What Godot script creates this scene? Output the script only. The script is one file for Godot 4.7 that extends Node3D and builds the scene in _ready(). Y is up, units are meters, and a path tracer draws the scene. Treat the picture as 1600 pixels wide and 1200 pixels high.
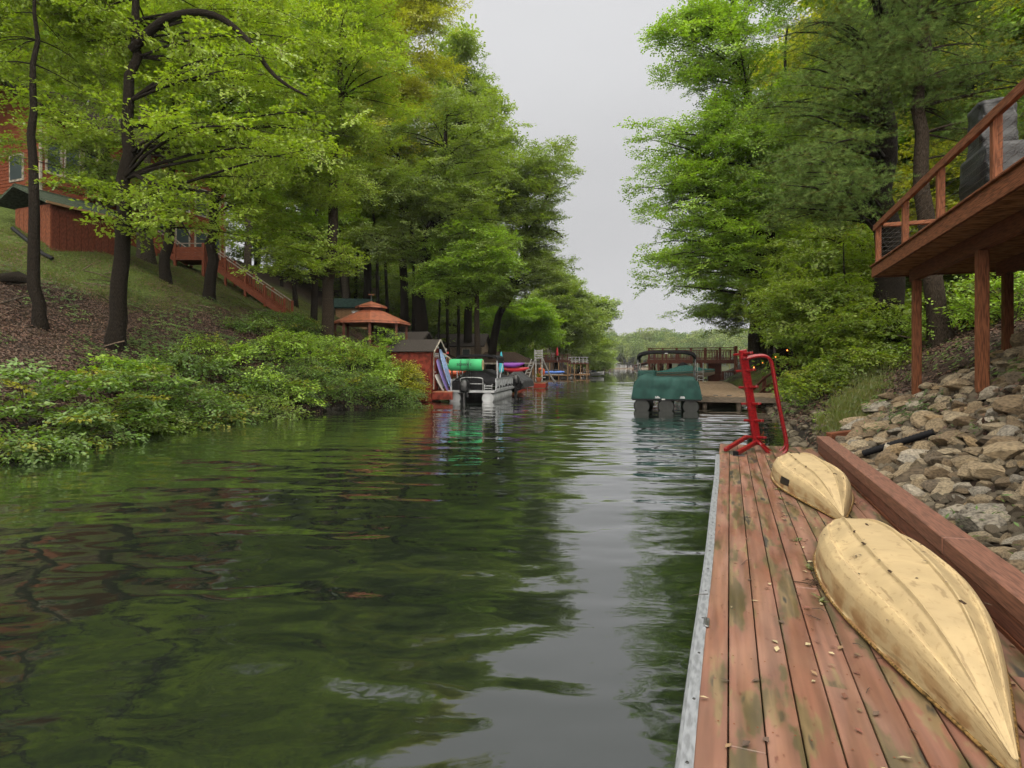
extends Node3D
# A wooded lake inlet under an overcast sky: a red dock with two upturned kayaks, docks and boats along both banks.
# Units are metres, y is up, the water is at y = 0, the lens looks along -z.

const YAW := -0.3613          # the dock, the raised deck and the house run parallel to the bank, turned by this
var rng := RandomNumberGenerator.new()
var M := {}                   # shared materials
var lump := FastNoiseLite.new()


class MB:                     # collects triangles; corners are given anticlockwise as seen from outside
	var v := PackedVector3Array()
	var n := PackedVector3Array()
	var t := PackedVector2Array()
	var k := PackedColorArray()
	var col := Color.WHITE
	var off := Vector2.ZERO

	func vert(p: Vector3, q: Vector3, u: Vector2) -> void:
		v.append(p)
		n.append(q)
		t.append(u + off)
		k.append(col)

	func tri(a: Vector3, b: Vector3, c: Vector3, ua := Vector2.ZERO, ub := Vector2.ZERO, uc := Vector2.ZERO) -> void:
		var q := (b - a).cross(c - a).normalized()
		vert(a, q, ua)
		vert(c, q, uc)
		vert(b, q, ub)

	func quad(a: Vector3, b: Vector3, c: Vector3, d: Vector3) -> void:
		var w := a.distance_to(b)
		var h := a.distance_to(d)
		if w >= h:
			tri(a, b, c, Vector2(0, 0), Vector2(w, 0), Vector2(w, h))
			tri(a, c, d, Vector2(0, 0), Vector2(w, h), Vector2(0, h))
		else:
			tri(a, b, c, Vector2(0, 0), Vector2(0, w), Vector2(h, w))
			tri(a, c, d, Vector2(0, 0), Vector2(h, w), Vector2(h, 0))

	func out_quad(a: Vector3, b: Vector3, c: Vector3, d: Vector3, ctr: Vector3) -> void:
		if (b - a).cross(c - a).dot((a + c) * 0.5 - ctr) < 0.0:
			quad(a, d, c, b)
		else:
			quad(a, b, c, d)

	func out_tri(a: Vector3, b: Vector3, c: Vector3, ctr: Vector3) -> void:
		if (b - a).cross(c - a).dot((a + b + c) / 3.0 - ctr) < 0.0:
			tri(a, c, b)
		else:
			tri(a, b, c)

	func box(x: Transform3D, size: Vector3, bev := 0.0) -> void:
		var h := size * 0.5
		var b: float = min(bev, min(h.x, min(h.y, h.z)) * 0.8)
		var c := x.origin
		var e := Vector3(b, b, b)
		for ax in 3:
			var i := (ax + 1) % 3
			var j := (ax + 2) % 3
			for s in [-1.0, 1.0]:
				var q := []
				for w in [[-1, -1], [1, -1], [1, 1], [-1, 1]]:
					var p := Vector3.ZERO
					p[ax] = s * h[ax]
					p[i] = w[0] * (h[i] - b)
					p[j] = w[1] * (h[j] - b)
					q.append(x * p)
				out_quad(q[0], q[1], q[2], q[3], c)
		if b <= 0.0:
			return
		for ax in 3:
			var i := (ax + 1) % 3
			var j := (ax + 2) % 3
			for s in [-1.0, 1.0]:
				for r in [-1.0, 1.0]:
					var q := []
					for w in [[-1, 0], [1, 0], [1, 1], [-1, 1]]:
						var p := Vector3.ZERO
						p[ax] = w[0] * (h[ax] - b)
						p[i] = s * (h[i] - (b if w[1] == 0 else 0.0))
						p[j] = r * (h[j] - (0.0 if w[1] == 0 else b))
						q.append(x * p)
					out_quad(q[0], q[1], q[2], q[3], c)
		for sx in [-1.0, 1.0]:
			for sy in [-1.0, 1.0]:
				for sz in [-1.0, 1.0]:
					var g := Vector3(sx, sy, sz)
					var i := h - e
					out_tri(x * (g * Vector3(h.x, i.y, i.z)), x * (g * Vector3(i.x, h.y, i.z)), x * (g * Vector3(i.x, i.y, h.z)), c)

	func bx(at: Vector3, size: Vector3, bev := 0.0, turn := 0.0) -> void:
		box(Transform3D(Basis(Vector3.UP, turn), at), size, bev)

	func beam(a: Vector3, b: Vector3, w: float, h: float, bev := 0.0, up := Vector3.UP) -> void:
		var f := (b - a).normalized()
		var s := f.cross(up)
		if s.length() < 0.01:
			s = f.cross(Vector3.RIGHT)
		s = s.normalized()
		var u := s.cross(f)
		box(Transform3D(Basis(s, u, -f), (a + b) * 0.5), Vector3(w, h, a.distance_to(b)), bev)

	func tube(p: Array, r: Array, sides := 8, cap := true) -> void:
		var m := p.size()
		var side := Vector3.ZERO
		var rings := []
		var nor := []
		var ln := PackedFloat32Array([0.0])
		for i in m:
			var f: Vector3 = (p[min(i + 1, m - 1)] - p[max(i - 1, 0)]).normalized()
			if side == Vector3.ZERO:
				side = f.cross(Vector3.UP if absf(f.y) < 0.9 else Vector3.RIGHT).normalized()
			side = (side - f * side.dot(f)).normalized()
			var up := side.cross(f)
			var ring := PackedVector3Array()
			var nn := PackedVector3Array()
			for j in sides + 1:
				var a := TAU * j / sides
				var q := side * cos(a) + up * sin(a)
				ring.append(p[i] + q * r[i])
				nn.append(q)
			rings.append(ring)
			nor.append(nn)
			if i:
				ln.append(ln[i - 1] + p[i].distance_to(p[i - 1]))
		for i in m - 1:
			for j in sides:
				var ca: float = TAU * r[i] / sides
				for w in [[i, j], [i, j + 1], [i + 1, j + 1], [i, j], [i + 1, j + 1], [i + 1, j]]:
					vert(rings[w[0]][w[1]], nor[w[0]][w[1]], Vector2(ln[w[0]], w[1] * ca))
		if cap:
			for j in sides:
				out_tri(rings[0][j], rings[0][j + 1], p[0], p[1])
				out_tri(rings[m - 1][j], rings[m - 1][j + 1], p[m - 1], p[m - 2])

	func sheet(rows: Array, ctr: Vector3, wrap := false) -> void:   # a smooth surface through rows of points, facing away from ctr
		var a := rows.size()
		var b: int = rows[0].size()
		var nor := []
		var sum := 0.0
		for i in a:
			var line := PackedVector3Array()
			for j in b:
				var j0: int = (j - 1 + b) % b if wrap else max(j - 1, 0)
				var j1: int = (j + 1) % b if wrap else min(j + 1, b - 1)
				if wrap and j == b - 1:
					j1 = 1
				if wrap and j == 0:
					j0 = b - 2
				var dv: Vector3 = rows[min(i + 1, a - 1)][j] - rows[max(i - 1, 0)][j]
				var du: Vector3 = rows[i][j1] - rows[i][j0]
				var q := du.cross(dv).normalized()
				sum += q.dot(rows[i][j] - ctr)
				line.append(q)
			nor.append(line)
		var g := 1.0 if sum > 0.0 else -1.0
		for i in a - 1:
			for j in b - 1:
				var w := [[i, j], [i + 1, j + 1], [i, j + 1], [i, j], [i + 1, j], [i + 1, j + 1]]
				if g < 0.0:
					w = [[i, j], [i, j + 1], [i + 1, j + 1], [i, j], [i + 1, j + 1], [i + 1, j]]
				for s in w:
					vert(rows[s[0]][s[1]], nor[s[0]][s[1]] * g, Vector2(float(s[0]) / (a - 1), float(s[1]) / (b - 1)))

	func lathe(x: Transform3D, prof: Array, seg := 16) -> void:     # prof: Vector2(radius, height)
		var rows := []
		var mid := 0.0
		for p in prof:
			mid += p.y / prof.size()
			var line := PackedVector3Array()
			for j in seg + 1:
				var a := TAU * j / seg
				line.append(x * Vector3(p.x * cos(a), p.y, p.x * sin(a)))
			rows.append(line)
		sheet(rows, x * Vector3(0, mid, 0), true)

	func commit() -> ArrayMesh:
		var a := []
		a.resize(Mesh.ARRAY_MAX)
		a[Mesh.ARRAY_VERTEX] = v
		a[Mesh.ARRAY_NORMAL] = n
		a[Mesh.ARRAY_TEX_UV] = t
		a[Mesh.ARRAY_COLOR] = k
		var m := ArrayMesh.new()
		m.add_surface_from_arrays(Mesh.PRIMITIVE_TRIANGLES, a)
		return m


func R(a: float, b: float) -> float:
	return rng.randf_range(a, b)


func lin(r: float, g: float, b: float) -> Color:
	return Color(r, g, b).linear_to_srgb()


func thing(called: String, label: String, category: String, at := Vector3.ZERO, turn := 0.0, group := "") -> Node3D:
	var o := Node3D.new()
	o.name = called
	add_child(o, true)
	o.position = at
	o.rotation.y = turn
	tag(o, label, category, group)
	return o


func tag(o: Node, label: String, category: String, group := "") -> void:
	o.set_meta("label", label)
	o.set_meta("category", category)
	if group:
		o.set_meta("group", group)


func part(called: String, mb: MB, mat: Material, parent: Node = self, kind := "", label := "") -> MeshInstance3D:
	return lay(called, mb.commit(), mat, parent, kind, label)


func lay(called: String, mesh: Mesh, mat: Material, parent: Node = self, kind := "", label := "") -> MeshInstance3D:
	var o := MeshInstance3D.new()
	o.name = called
	o.mesh = mesh
	o.material_override = mat
	if kind:
		o.set_meta("kind", kind)
	if label:
		o.set_meta("label", label)
	parent.add_child(o, true)
	return o


func box_part(called: String, at: Vector3, size: Vector3, mat: Material, parent: Node, bev := 0.0, turn := 0.0) -> MeshInstance3D:
	var b := MB.new()
	b.off = Vector2(R(0, 9), R(0, 9))
	b.bx(at, size, bev, turn)
	return part(called, b, mat, parent)


func beam_part(called: String, a: Vector3, c: Vector3, w: float, h: float, mat: Material, parent: Node, bev := 0.0, up := Vector3.UP) -> MeshInstance3D:
	var b := MB.new()
	b.off = Vector2(R(0, 9), R(0, 9))
	b.beam(a, c, w, h, bev, up)
	return part(called, b, mat, parent)


func tube_part(called: String, p: Array, r: float, mat: Material, parent: Node, sides := 8) -> MeshInstance3D:
	var b := MB.new()
	var rr := []
	for i in p.size():
		rr.append(r)
	b.tube(p, rr, sides)
	return part(called, b, mat, parent)


func bend(p: Array, steps := 5) -> Array:             # a smooth curve through the points
	var out := []
	for i in p.size() - 1:
		var a: Vector3 = p[max(i - 1, 0)]
		var d: Vector3 = p[min(i + 2, p.size() - 1)]
		for s in steps:
			out.append(p[i].cubic_interpolate(p[i + 1], a, d, float(s) / steps))
	out.append(p[-1])
	return out


func scatter(called: String, mesh: Mesh, mat: Material, parent: Node, where: Array, tint: Array, kind := "stuff") -> MultiMeshInstance3D:
	var mm := MultiMesh.new()
	mm.transform_format = MultiMesh.TRANSFORM_3D
	mm.use_colors = true
	mm.mesh = mesh
	mm.instance_count = where.size()
	for i in where.size():
		mm.set_instance_transform(i, where[i])
		mm.set_instance_color(i, tint[i])
	var o := MultiMeshInstance3D.new()
	o.name = called
	o.multimesh = mm
	o.material_override = mat
	o.set_meta("kind", kind)
	parent.add_child(o, true)
	return o


func noise_tex(freq: float, seed_: int, ramp: Array, size := 512, octaves := 4, kind := FastNoiseLite.TYPE_SIMPLEX_SMOOTH) -> NoiseTexture2D:
	var f := FastNoiseLite.new()
	f.noise_type = kind
	f.seed = seed_
	f.frequency = freq
	f.fractal_octaves = octaves
	var x := NoiseTexture2D.new()
	x.width = size
	x.height = size
	x.seamless = true
	x.noise = f
	if ramp:
		var g := Gradient.new()
		g.offsets = PackedFloat32Array(ramp[0])
		g.colors = PackedColorArray(ramp[1])
		x.color_ramp = g
	return x


func mat(c: Color, rough: float, tex: Texture2D = null, scale := Vector3.ONE, bump: Texture2D = null, depth := 0.0, tri := false, metal := 0.0) -> StandardMaterial3D:
	var m := StandardMaterial3D.new()
	m.albedo_color = c
	m.roughness = rough
	m.metallic = metal
	m.uv1_scale = scale
	m.uv1_triplanar = tri
	if tex:
		m.albedo_texture = tex
	if bump:
		m.heightmap_enabled = true
		m.heightmap_texture = bump
		m.heightmap_scale = depth
	return m


func grey(a: float, b: float, c := 1.0) -> Array:     # a ramp of greys for a noise that only varies a colour
	return [[0.25, 0.5, 0.75], [Color(a, a, a), Color(b, b, b), Color(c, c, c)]]


# ---- the shape of the land -------------------------------------------------------------------------------------------
const LEFT_SHORE := [[15.0, -9.6], [-11.0, -9.7], [-15.0, -10.3], [-21.0, -8.8], [-24.5, -6.7], [-27.6, -4.7], [-29.5, -5.0], [-34.0, -4.9], [-45.0, -3.2], [-60.0, -0.5], [-75.0, 2.5], [-90.0, 5.5], [-110.0, 10.0], [-150.0, 20.0], [-190.0, 31.0], [-205.0, 33.0], [-215.0, 28.0], [-225.0, 5.0], [-240.0, -60.0], [-260.0, -160.0]]
const RIGHT_SHORE := [[15.0, -4.3], [-9.8, 5.1], [-12.5, 6.5], [-20.0, 9.3], [-28.0, 12.2], [-38.0, 14.8], [-50.0, 17.5], [-65.0, 22.0], [-75.0, 27.0], [-85.0, 36.0], [-95.0, 60.0], [-110.0, 120.0], [-140.0, 300.0]]


func shore(table: Array, z: float) -> float:
	if z >= table[0][0]:
		return table[0][1] + (table[0][1] - table[1][1]) * (z - table[0][0]) / (table[0][0] - table[1][0])
	for i in table.size() - 1:
		if z >= table[i + 1][0]:
			return lerpf(table[i][1], table[i + 1][1], (table[i][0] - z) / (table[i][0] - table[i + 1][0]))
	return table[-1][1]


func inland(x: float, z: float) -> float:             # metres from the nearer bank, negative over the water
	return maxf((shore(LEFT_SHORE, z) - x) * 0.93, (x - shore(RIGHT_SHORE, z)) * 0.93)


func H(x: float, z: float) -> float:
	var d := inland(x, z)
	if d < 0.0:
		return maxf(-1.6, d * 0.8 - 0.03)
	var k := 0.53 if x > shore(RIGHT_SHORE, z) else 0.5
	var h: float = 0.22 * minf(d / 0.35, 1.0) + k * minf(d, 24.0) + 0.18 * maxf(d - 24.0, 0.0)
	return h + lump.get_noise_2d(x * 3.0, z * 3.0) * minf(d * 0.12, 0.3)


func on(x: float, z: float, lift := 0.0) -> Vector3:
	return Vector3(x, H(x, z) + lift, z)


func _ready() -> void:
	rng.seed = 20240917
	lump.seed = 5
	lump.frequency = 0.06
	# the lens, the sky, the light
	var cam := Camera3D.new()
	cam.name = "camera"
	cam.projection = Camera3D.PROJECTION_FRUSTUM
	cam.near = 0.05
	cam.far = 2000.0
	cam.size = 0.05 * 1200.0 / 900.0
	cam.frustum_offset = Vector2(0, -0.05 * 28.0 / 900.0)
	cam.position = Vector3(0, 1.8, 0)
	add_child(cam)
	cam.current = true
	var env := Environment.new()
	env.background_mode = Environment.BG_SKY
	env.sky = Sky.new()
	env.sky.sky_material = overcast()
	env.tonemap_mode = Environment.TONE_MAPPER_LINEAR
	env.tonemap_exposure = 6.7
	env.fog_enabled = true
	env.fog_density = 0.00014
	env.fog_light_color = Color(0.93, 0.95, 0.97)
	env.sdfgi_enabled = true
	env.ssao_enabled = true
	env.ssil_enabled = true
	var we := WorldEnvironment.new()
	we.name = "world_environment"
	we.environment = env
	add_child(we)
	var sun := DirectionalLight3D.new()
	sun.name = "sun_behind_cloud"
	sun.light_color = Color(1.0, 0.97, 0.92)
	sun.light_energy = 0.5
	sun.light_angular_distance = 125.0
	sun.shadow_enabled = true
	sun.rotation_degrees = Vector3(-52, 10, 0)
	add_child(sun)
	materials()
	ground()
	water()
	far_shore()
	woods()
	undergrowth()
	near_dock()
	rock_bank()
	raised_deck()
	right_bank_docks()
	left_bank_docks()
	hillside_houses()


func overcast() -> PanoramaSkyMaterial:
	var f := FastNoiseLite.new()
	f.seed = 11
	f.frequency = 0.9
	f.fractal_octaves = 4
	var w := 512
	var h := 256
	var im := Image.create(w, h, false, Image.FORMAT_RGBF)
	for y in h:
		var el := PI * (0.5 - (y + 0.5) / h)
		var up: float = clampf((sin(el) - 0.25) / 0.75, 0.0, 1.0)
		var base := 0.088 + 0.058 * up
		for x in w:
			var a := TAU * x / w
			var p := Vector3(cos(a) * cos(el), sin(el) * 2.6, sin(a) * cos(el))
			var c := f.get_noise_3dv(p * 1.6)
			var l := base * (1.0 + 0.075 * c)
			im.set_pixel(x, y, Color(l * 0.995, l, l * 1.02))
	var m := PanoramaSkyMaterial.new()
	m.panorama = ImageTexture.create_from_image(im)
	return m


func materials() -> void:
	var grain := noise_tex(0.02, 3, grey(0.72, 0.9), 512, 5)
	var blotch := noise_tex(0.012, 8, grey(0.7, 0.9), 512, 5)
	var rough := noise_tex(0.03, 9, [], 512, 5)
	var fine := noise_tex(0.09, 12, [], 512, 4)
	M.grain = grain
	M.blotch = blotch
	M.bumps = rough
	M.fine = fine
	var along := Vector3(0.35, 5, 1)
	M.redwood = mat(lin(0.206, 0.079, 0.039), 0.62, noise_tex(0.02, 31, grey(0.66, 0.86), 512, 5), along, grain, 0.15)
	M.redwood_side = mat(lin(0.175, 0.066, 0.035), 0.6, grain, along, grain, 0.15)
	M.under_wood = mat(lin(0.374, 0.187, 0.084), 0.8, grain, along, grain, 0.2)
	M.brown_wood = mat(lin(0.106, 0.041, 0.029), 0.7, grain, along, grain, 0.15)
	M.grey_wood = mat(lin(0.170, 0.136, 0.102), 0.85, grain, along, grain, 0.2)
	M.tan_wood = mat(lin(0.306, 0.187, 0.102), 0.8, grain, along, grain, 0.15)
	M.old_deck = mat(lin(0.281, 0.200, 0.128), 0.9, blotch, Vector3(0.5, 3, 1), fine, 0.2)
	M.house_red = mat(lin(0.244, 0.075, 0.039), 0.65, grain, Vector3(0.3, 2, 1), grain, 0.1)
	M.shed_red = mat(lin(0.12, 0.036, 0.02), 0.7, grain, Vector3(0.5, 2, 1), grain, 0.1)
	M.stair_red = mat(lin(0.235, 0.070, 0.038), 0.65, grain, along, grain, 0.1)
	M.white = mat(lin(0.398, 0.398, 0.387), 0.5, blotch, Vector3(0.6, 0.6, 1))
	M.cream = mat(lin(0.369, 0.333, 0.274), 0.6, blotch, Vector3(0.6, 0.6, 1))
	M.red_paint = mat(lin(0.205, 0.004, 0.007), 0.32, noise_tex(0.05, 17, grey(0.7, 0.92), 256, 4), Vector3(2, 2, 2))
	M.shingle = mat(lin(0.14, 0.105, 0.085), 0.95, fine, Vector3(2, 2, 1), fine, 0.6)
	M.green_shingle = mat(lin(0.05, 0.065, 0.045), 0.95, blotch, Vector3(1, 1, 1), fine, 0.6)
	M.orange_roof = mat(lin(0.30, 0.09, 0.042), 0.5, blotch, Vector3(0.5, 0.5, 1), null, 0, true)
	M.steel = mat(lin(0.304, 0.310, 0.315), 0.35, blotch, Vector3(1, 1, 1), null, 0, true, 0.85)
	M.alu = mat(lin(0.34, 0.35, 0.36), 0.5, noise_tex(0.01, 24, grey(0.8, 0.92), 256, 3), Vector3(0.4, 0.4, 0.4), null, 0, true, 0.1)
	M.edge_metal = mat(lin(0.285, 0.300, 0.324), 0.42, noise_tex(0.02, 40, grey(0.82, 0.94), 256, 3), Vector3(1.5, 6, 1), null, 0, false, 0.45)
	M.rust = mat(lin(0.16, 0.07, 0.04), 0.8)
	M.dark_metal = mat(lin(0.05, 0.05, 0.05), 0.45, null, Vector3.ONE, null, 0, false, 0.5)
	M.cable = mat(lin(0.12, 0.12, 0.12), 0.4, null, Vector3.ONE, null, 0, false, 0.6)
	M.black_cloth = mat(lin(0.012, 0.012, 0.0135), 0.62, blotch, Vector3(1.5, 1.5, 1.5), fine, 0.3, true)
	M.grey_cloth = mat(lin(0.06, 0.06, 0.063), 0.6, blotch, Vector3(1.5, 1.5, 1.5), fine, 0.3, true)
	M.grill_cloth = mat(lin(0.006, 0.0063, 0.0073), 0.5, blotch, Vector3(2, 2, 2), rough, 0.6, true)
	M.green_cloth = mat(lin(0.021, 0.058, 0.05), 0.7, noise_tex(0.008, 23, grey(0.8, 0.92), 256, 3), Vector3(0.5, 0.5, 0.5), fine, 0.15, true)
	M.teal_cloth = mat(lin(0.026, 0.095, 0.083), 0.65, blotch, Vector3(0.9, 0.9, 0.9), null, 0, true)
	M.green_foam = mat(lin(0.05, 0.32, 0.13), 0.55, noise_tex(0.006, 25, grey(0.86, 0.94), 256, 3), Vector3(0.4, 0.4, 0.4), null, 0, true)
	M.cream_foam = mat(lin(0.65, 0.50, 0.30), 0.6)
	M.black = mat(lin(0.006, 0.006, 0.007), 0.35)
	M.black_print = mat(lin(0.02, 0.04, 0.03), 0.6)
	M.rubber = mat(lin(0.009, 0.009, 0.01), 0.55)
	M.orange_plastic = mat(lin(0.62, 0.11, 0.03), 0.4)
	M.purple = mat(lin(0.20, 0.05, 0.34), 0.35)
	M.red_plastic = mat(lin(0.42, 0.02, 0.03), 0.35)
	M.blue_plastic = mat(lin(0.05, 0.16, 0.55), 0.35)
	M.pale_blue = mat(lin(0.28, 0.40, 0.66), 0.4, blotch, Vector3(1, 1, 1), null, 0, true)
	M.lilac = mat(lin(0.20, 0.15, 0.38), 0.4)
	M.off_white = mat(lin(0.393, 0.375, 0.345), 0.4)
	M.turquoise = mat(lin(0.06, 0.36, 0.44), 0.65)
	M.hull_tan = mat(lin(0.34, 0.27, 0.2), 0.35)
	M.dirt = mat(lin(0.07, 0.05, 0.035), 0.95, blotch, Vector3(0.8, 0.8, 0.8), fine, 1.5, true)
	M.bank_soil = mat(Color.WHITE, 0.95, noise_tex(0.02, 14, grey(0.5, 0.8), 1024, 6), Vector3(0.35, 0.35, 0.35), rough, 2.5, true)
	M.bank_soil.vertex_color_use_as_albedo = true
	M.plant_pot = mat(lin(0.34, 0.10, 0.05), 0.8)
	M.alu_dark = mat(lin(0.012, 0.014, 0.012), 0.5, blotch, Vector3(0.7, 0.7, 0.7), null, 0, true, 0.3)
	M.alu_white = mat(lin(0.470, 0.489, 0.517), 0.45, blotch, Vector3(0.4, 0.4, 0.4), null, 0, true)
	M.shed_front = mat(lin(0.17, 0.032, 0.02), 0.6, blotch, Vector3(0.5, 0.5, 1))
	M.shed_red_end = mat(lin(0.16, 0.055, 0.028), 0.7, grain, Vector3(0.5, 2, 1), grain, 0.1)
	M.tan_red = mat(lin(0.357, 0.162, 0.093), 0.75, grain, along, grain, 0.1)
	M.dock_red = mat(lin(0.30, 0.035, 0.02), 0.6, grain, along, grain, 0.1)
	M.shingle_grey = mat(lin(0.15, 0.13, 0.115), 0.95, fine, Vector3(2, 2, 1), fine, 0.6)
	M.brown_shingle = mat(lin(0.272, 0.184, 0.136), 0.95, fine, Vector3(2, 2, 1), fine, 0.6)
	M.pale_rail = mat(lin(0.350, 0.294, 0.252), 0.55, grain, along)
	M.dark_green = mat(lin(0.03, 0.06, 0.055), 0.6, blotch, Vector3(0.5, 0.5, 1))
	M.cottage = mat(lin(0.22, 0.17, 0.12), 0.8, grain, Vector3(0.3, 2, 1), grain, 0.1)
	M.stone_dark = mat(Color.WHITE, 0.92, noise_tex(0.03, 90, grey(0.6, 0.85), 256, 4), Vector3(2, 2, 2), rough, 1.5, true)
	M.stone_dark.vertex_color_use_as_albedo = true
	M.rust_dark = mat(lin(0.045, 0.028, 0.018), 0.7)
	M.kayak_rim = mat(lin(0.28, 0.17, 0.06), 0.55, noise_tex(0.05, 19, grey(0.4, 0.8), 256, 4), Vector3(3, 3, 3), null, 0, true)
	M.orange_pipe = mat(lin(0.45, 0.13, 0.025), 0.5)
	var g := mat(Color(0.06, 0.07, 0.07, 0.25), 0.06)
	g.transparency = BaseMaterial3D.TRANSPARENCY_ALPHA
	M.window_glass = mat(lin(0.05, 0.065, 0.07), 0.05)
	M.window_glass.metallic_specular = 0.9
	# bark: narrow upright ridges
	var bark := noise_tex(0.035, 21, [[0.3, 0.5, 0.72], [Color(0.45, 0.44, 0.42), Color(0.75, 0.74, 0.72), Color(1, 1, 1)]], 512, 5)
	var ridges := noise_tex(0.035, 21, [], 512, 5)
	var bs := Vector3(2.6, 0.45, 2.6)
	M.bark_dark = mat(lin(0.026, 0.021, 0.016), 0.95, bark, bs, ridges, 4.0, true)
	M.bark_grey = mat(lin(0.115, 0.098, 0.078), 0.95, bark, bs, ridges, 4.0, true)
	M.bark_brown = mat(lin(0.06, 0.046, 0.034), 0.95, bark, bs, ridges, 4.0, true)
	for k in M:
		if M[k] is StandardMaterial3D and M[k].roughness > 0.54 and M[k].metallic < 0.05:
			M[k].metallic_specular = 0.22      # dry, rough things have little gloss
	# leaves: the tint comes from each leaf and each spray; light comes through
	M.leaf = leaf_mat(0.4, Color(0.95, 1.0, 0.35))
	M.leaf_thick = leaf_mat(0.5, Color(0.55, 0.65, 0.3))
	M.needle = leaf_mat(0.55, Color(0.3, 0.35, 0.25))
	M.far_leaf = leaf_mat(1.0, Color(0.3, 0.35, 0.2))
	M.far_leaf.metallic_specular = 0.0
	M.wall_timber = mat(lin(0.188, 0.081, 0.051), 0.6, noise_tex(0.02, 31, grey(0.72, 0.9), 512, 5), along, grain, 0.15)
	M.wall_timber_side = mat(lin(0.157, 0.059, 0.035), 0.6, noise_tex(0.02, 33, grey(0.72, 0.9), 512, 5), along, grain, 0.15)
	M.needle.metallic_specular = 0.2
	M.needle.roughness = 0.9
	M.dry_leaf = leaf_mat(0.8, Color(0.25, 0.2, 0.15))


func leaf_mat(rough: float, through: Color) -> StandardMaterial3D:
	var m := StandardMaterial3D.new()
	m.vertex_color_use_as_albedo = true
	m.roughness = rough
	m.backlight_enabled = true
	m.backlight = through
	m.cull_mode = BaseMaterial3D.CULL_DISABLED
	return m


# ---- land and water --------------------------------------------------------------------------------------------------
func lawn(x: float, z: float) -> float:               # how much of the ground is mown grass there
	var d := inland(x, z)
	var wob := lump.get_noise_2d(x * 2.0 + 50.0, z * 2.0)
	if x < shore(LEFT_SHORE, z):
		return clampf((d - 8.6 - 2.5 * wob) * 0.5, 0.0, 1.0) * clampf((26.0 - d) * 0.3, 0.0, 1.0) * clampf((z + 52.0) * 0.2, 0.0, 1.0)
	return clampf((-23.0 - z) * 0.4, 0.0, 1.0) * clampf((z + 46.0) * 0.3, 0.0, 1.0) * clampf((5.0 - d + wob) * 0.7, 0.0, 1.0)


func ground() -> void:
	var b := MB.new()
	var xs := []
	var x := -95.0
	while x < 110.0:
		xs.append(x)
		x += 0.6 if x > -26.0 and x < 24.0 else 2.5
	var zs := []
	var z := 14.0
	while z > -250.0:
		zs.append(z)
		z -= 0.6 if z > -48.0 else (2.0 if z > -110.0 else 5.0)
	var soil := Color(0.045, 0.032, 0.023)
	var turf := Color(0.10, 0.135, 0.034)
	var wet := Color(0.03, 0.027, 0.02)
	var hs := []
	var cs := []
	for zz in zs:
		var line := PackedFloat32Array()
		var tint := PackedColorArray()
		for xx in xs:
			line.append(H(xx, zz))
			var d := inland(xx, zz)
			var c := soil.lerp(turf, lawn(xx, zz)) * (1.0 + 0.35 * lump.get_noise_2d(xx * 9.0, zz * 9.0))
			tint.append(c.lerp(wet, clampf(1.0 - d / 0.8, 0.0, 1.0)))
		hs.append(line)
		cs.append(tint)
	var nr := []
	for i in zs.size():
		var line := PackedVector3Array()
		for j in xs.size():
			var j0: int = max(j - 1, 0)
			var j1: int = min(j + 1, xs.size() - 1)
			var i0: int = max(i - 1, 0)
			var i1: int = min(i + 1, zs.size() - 1)
			line.append(Vector3(-(hs[i][j1] - hs[i][j0]) / (xs[j1] - xs[j0]), 1.0, -(hs[i1][j] - hs[i0][j]) / (zs[i1] - zs[i0])).normalized())
		nr.append(line)
	for i in zs.size() - 1:
		for j in xs.size() - 1:
			if maxf(maxf(hs[i][j], hs[i + 1][j + 1]), maxf(hs[i][j + 1], hs[i + 1][j])) < -1.2:
				continue
			for w in [[i, j], [i, j + 1], [i + 1, j + 1], [i, j], [i + 1, j + 1], [i + 1, j]]:
				b.col = cs[w[0]][w[1]]
				b.vert(Vector3(xs[w[1]], hs[w[0]][w[1]], zs[w[0]]), nr[w[0]][w[1]], Vector2.ZERO)
	# rows run away from the lens (z falls), so this order is anticlockwise from above reversed: turn it over
	for i in range(0, b.v.size(), 3):
		var p := b.v[i + 1]
		b.v[i + 1] = b.v[i + 2]
		b.v[i + 2] = p
		var q := b.n[i + 1]
		b.n[i + 1] = b.n[i + 2]
		b.n[i + 2] = q
		var c := b.k[i + 1]
		b.k[i + 1] = b.k[i + 2]
		b.k[i + 2] = c
	flip_if_down(b)
	part("ground", b, M.bank_soil, self, "structure")
	var f := MB.new()
	f.quad(Vector3(-900, -1.7, 300), Vector3(900, -1.7, 300), Vector3(900, -1.7, -1200), Vector3(-900, -1.7, -1200))
	flip_if_down(f)
	part("lake_bed", f, M.dirt, self, "structure")


func flip_if_down(b: MB) -> void:                     # Godot's front faces run clockwise: (b-a) x (c-a) must point against the normal
	var q := (b.v[1] - b.v[0]).cross(b.v[2] - b.v[0])
	if q.dot(b.n[0]) > 0.0:
		for i in range(0, b.v.size(), 3):
			var p := b.v[i + 1]
			b.v[i + 1] = b.v[i + 2]
			b.v[i + 2] = p
			p = b.n[i + 1]
			b.n[i + 1] = b.n[i + 2]
			b.n[i + 2] = p
			var u := b.t[i + 1]
			b.t[i + 1] = b.t[i + 2]
			b.t[i + 2] = u
			var c := b.k[i + 1]
			b.k[i + 1] = b.k[i + 2]
			b.k[i + 2] = c


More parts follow.
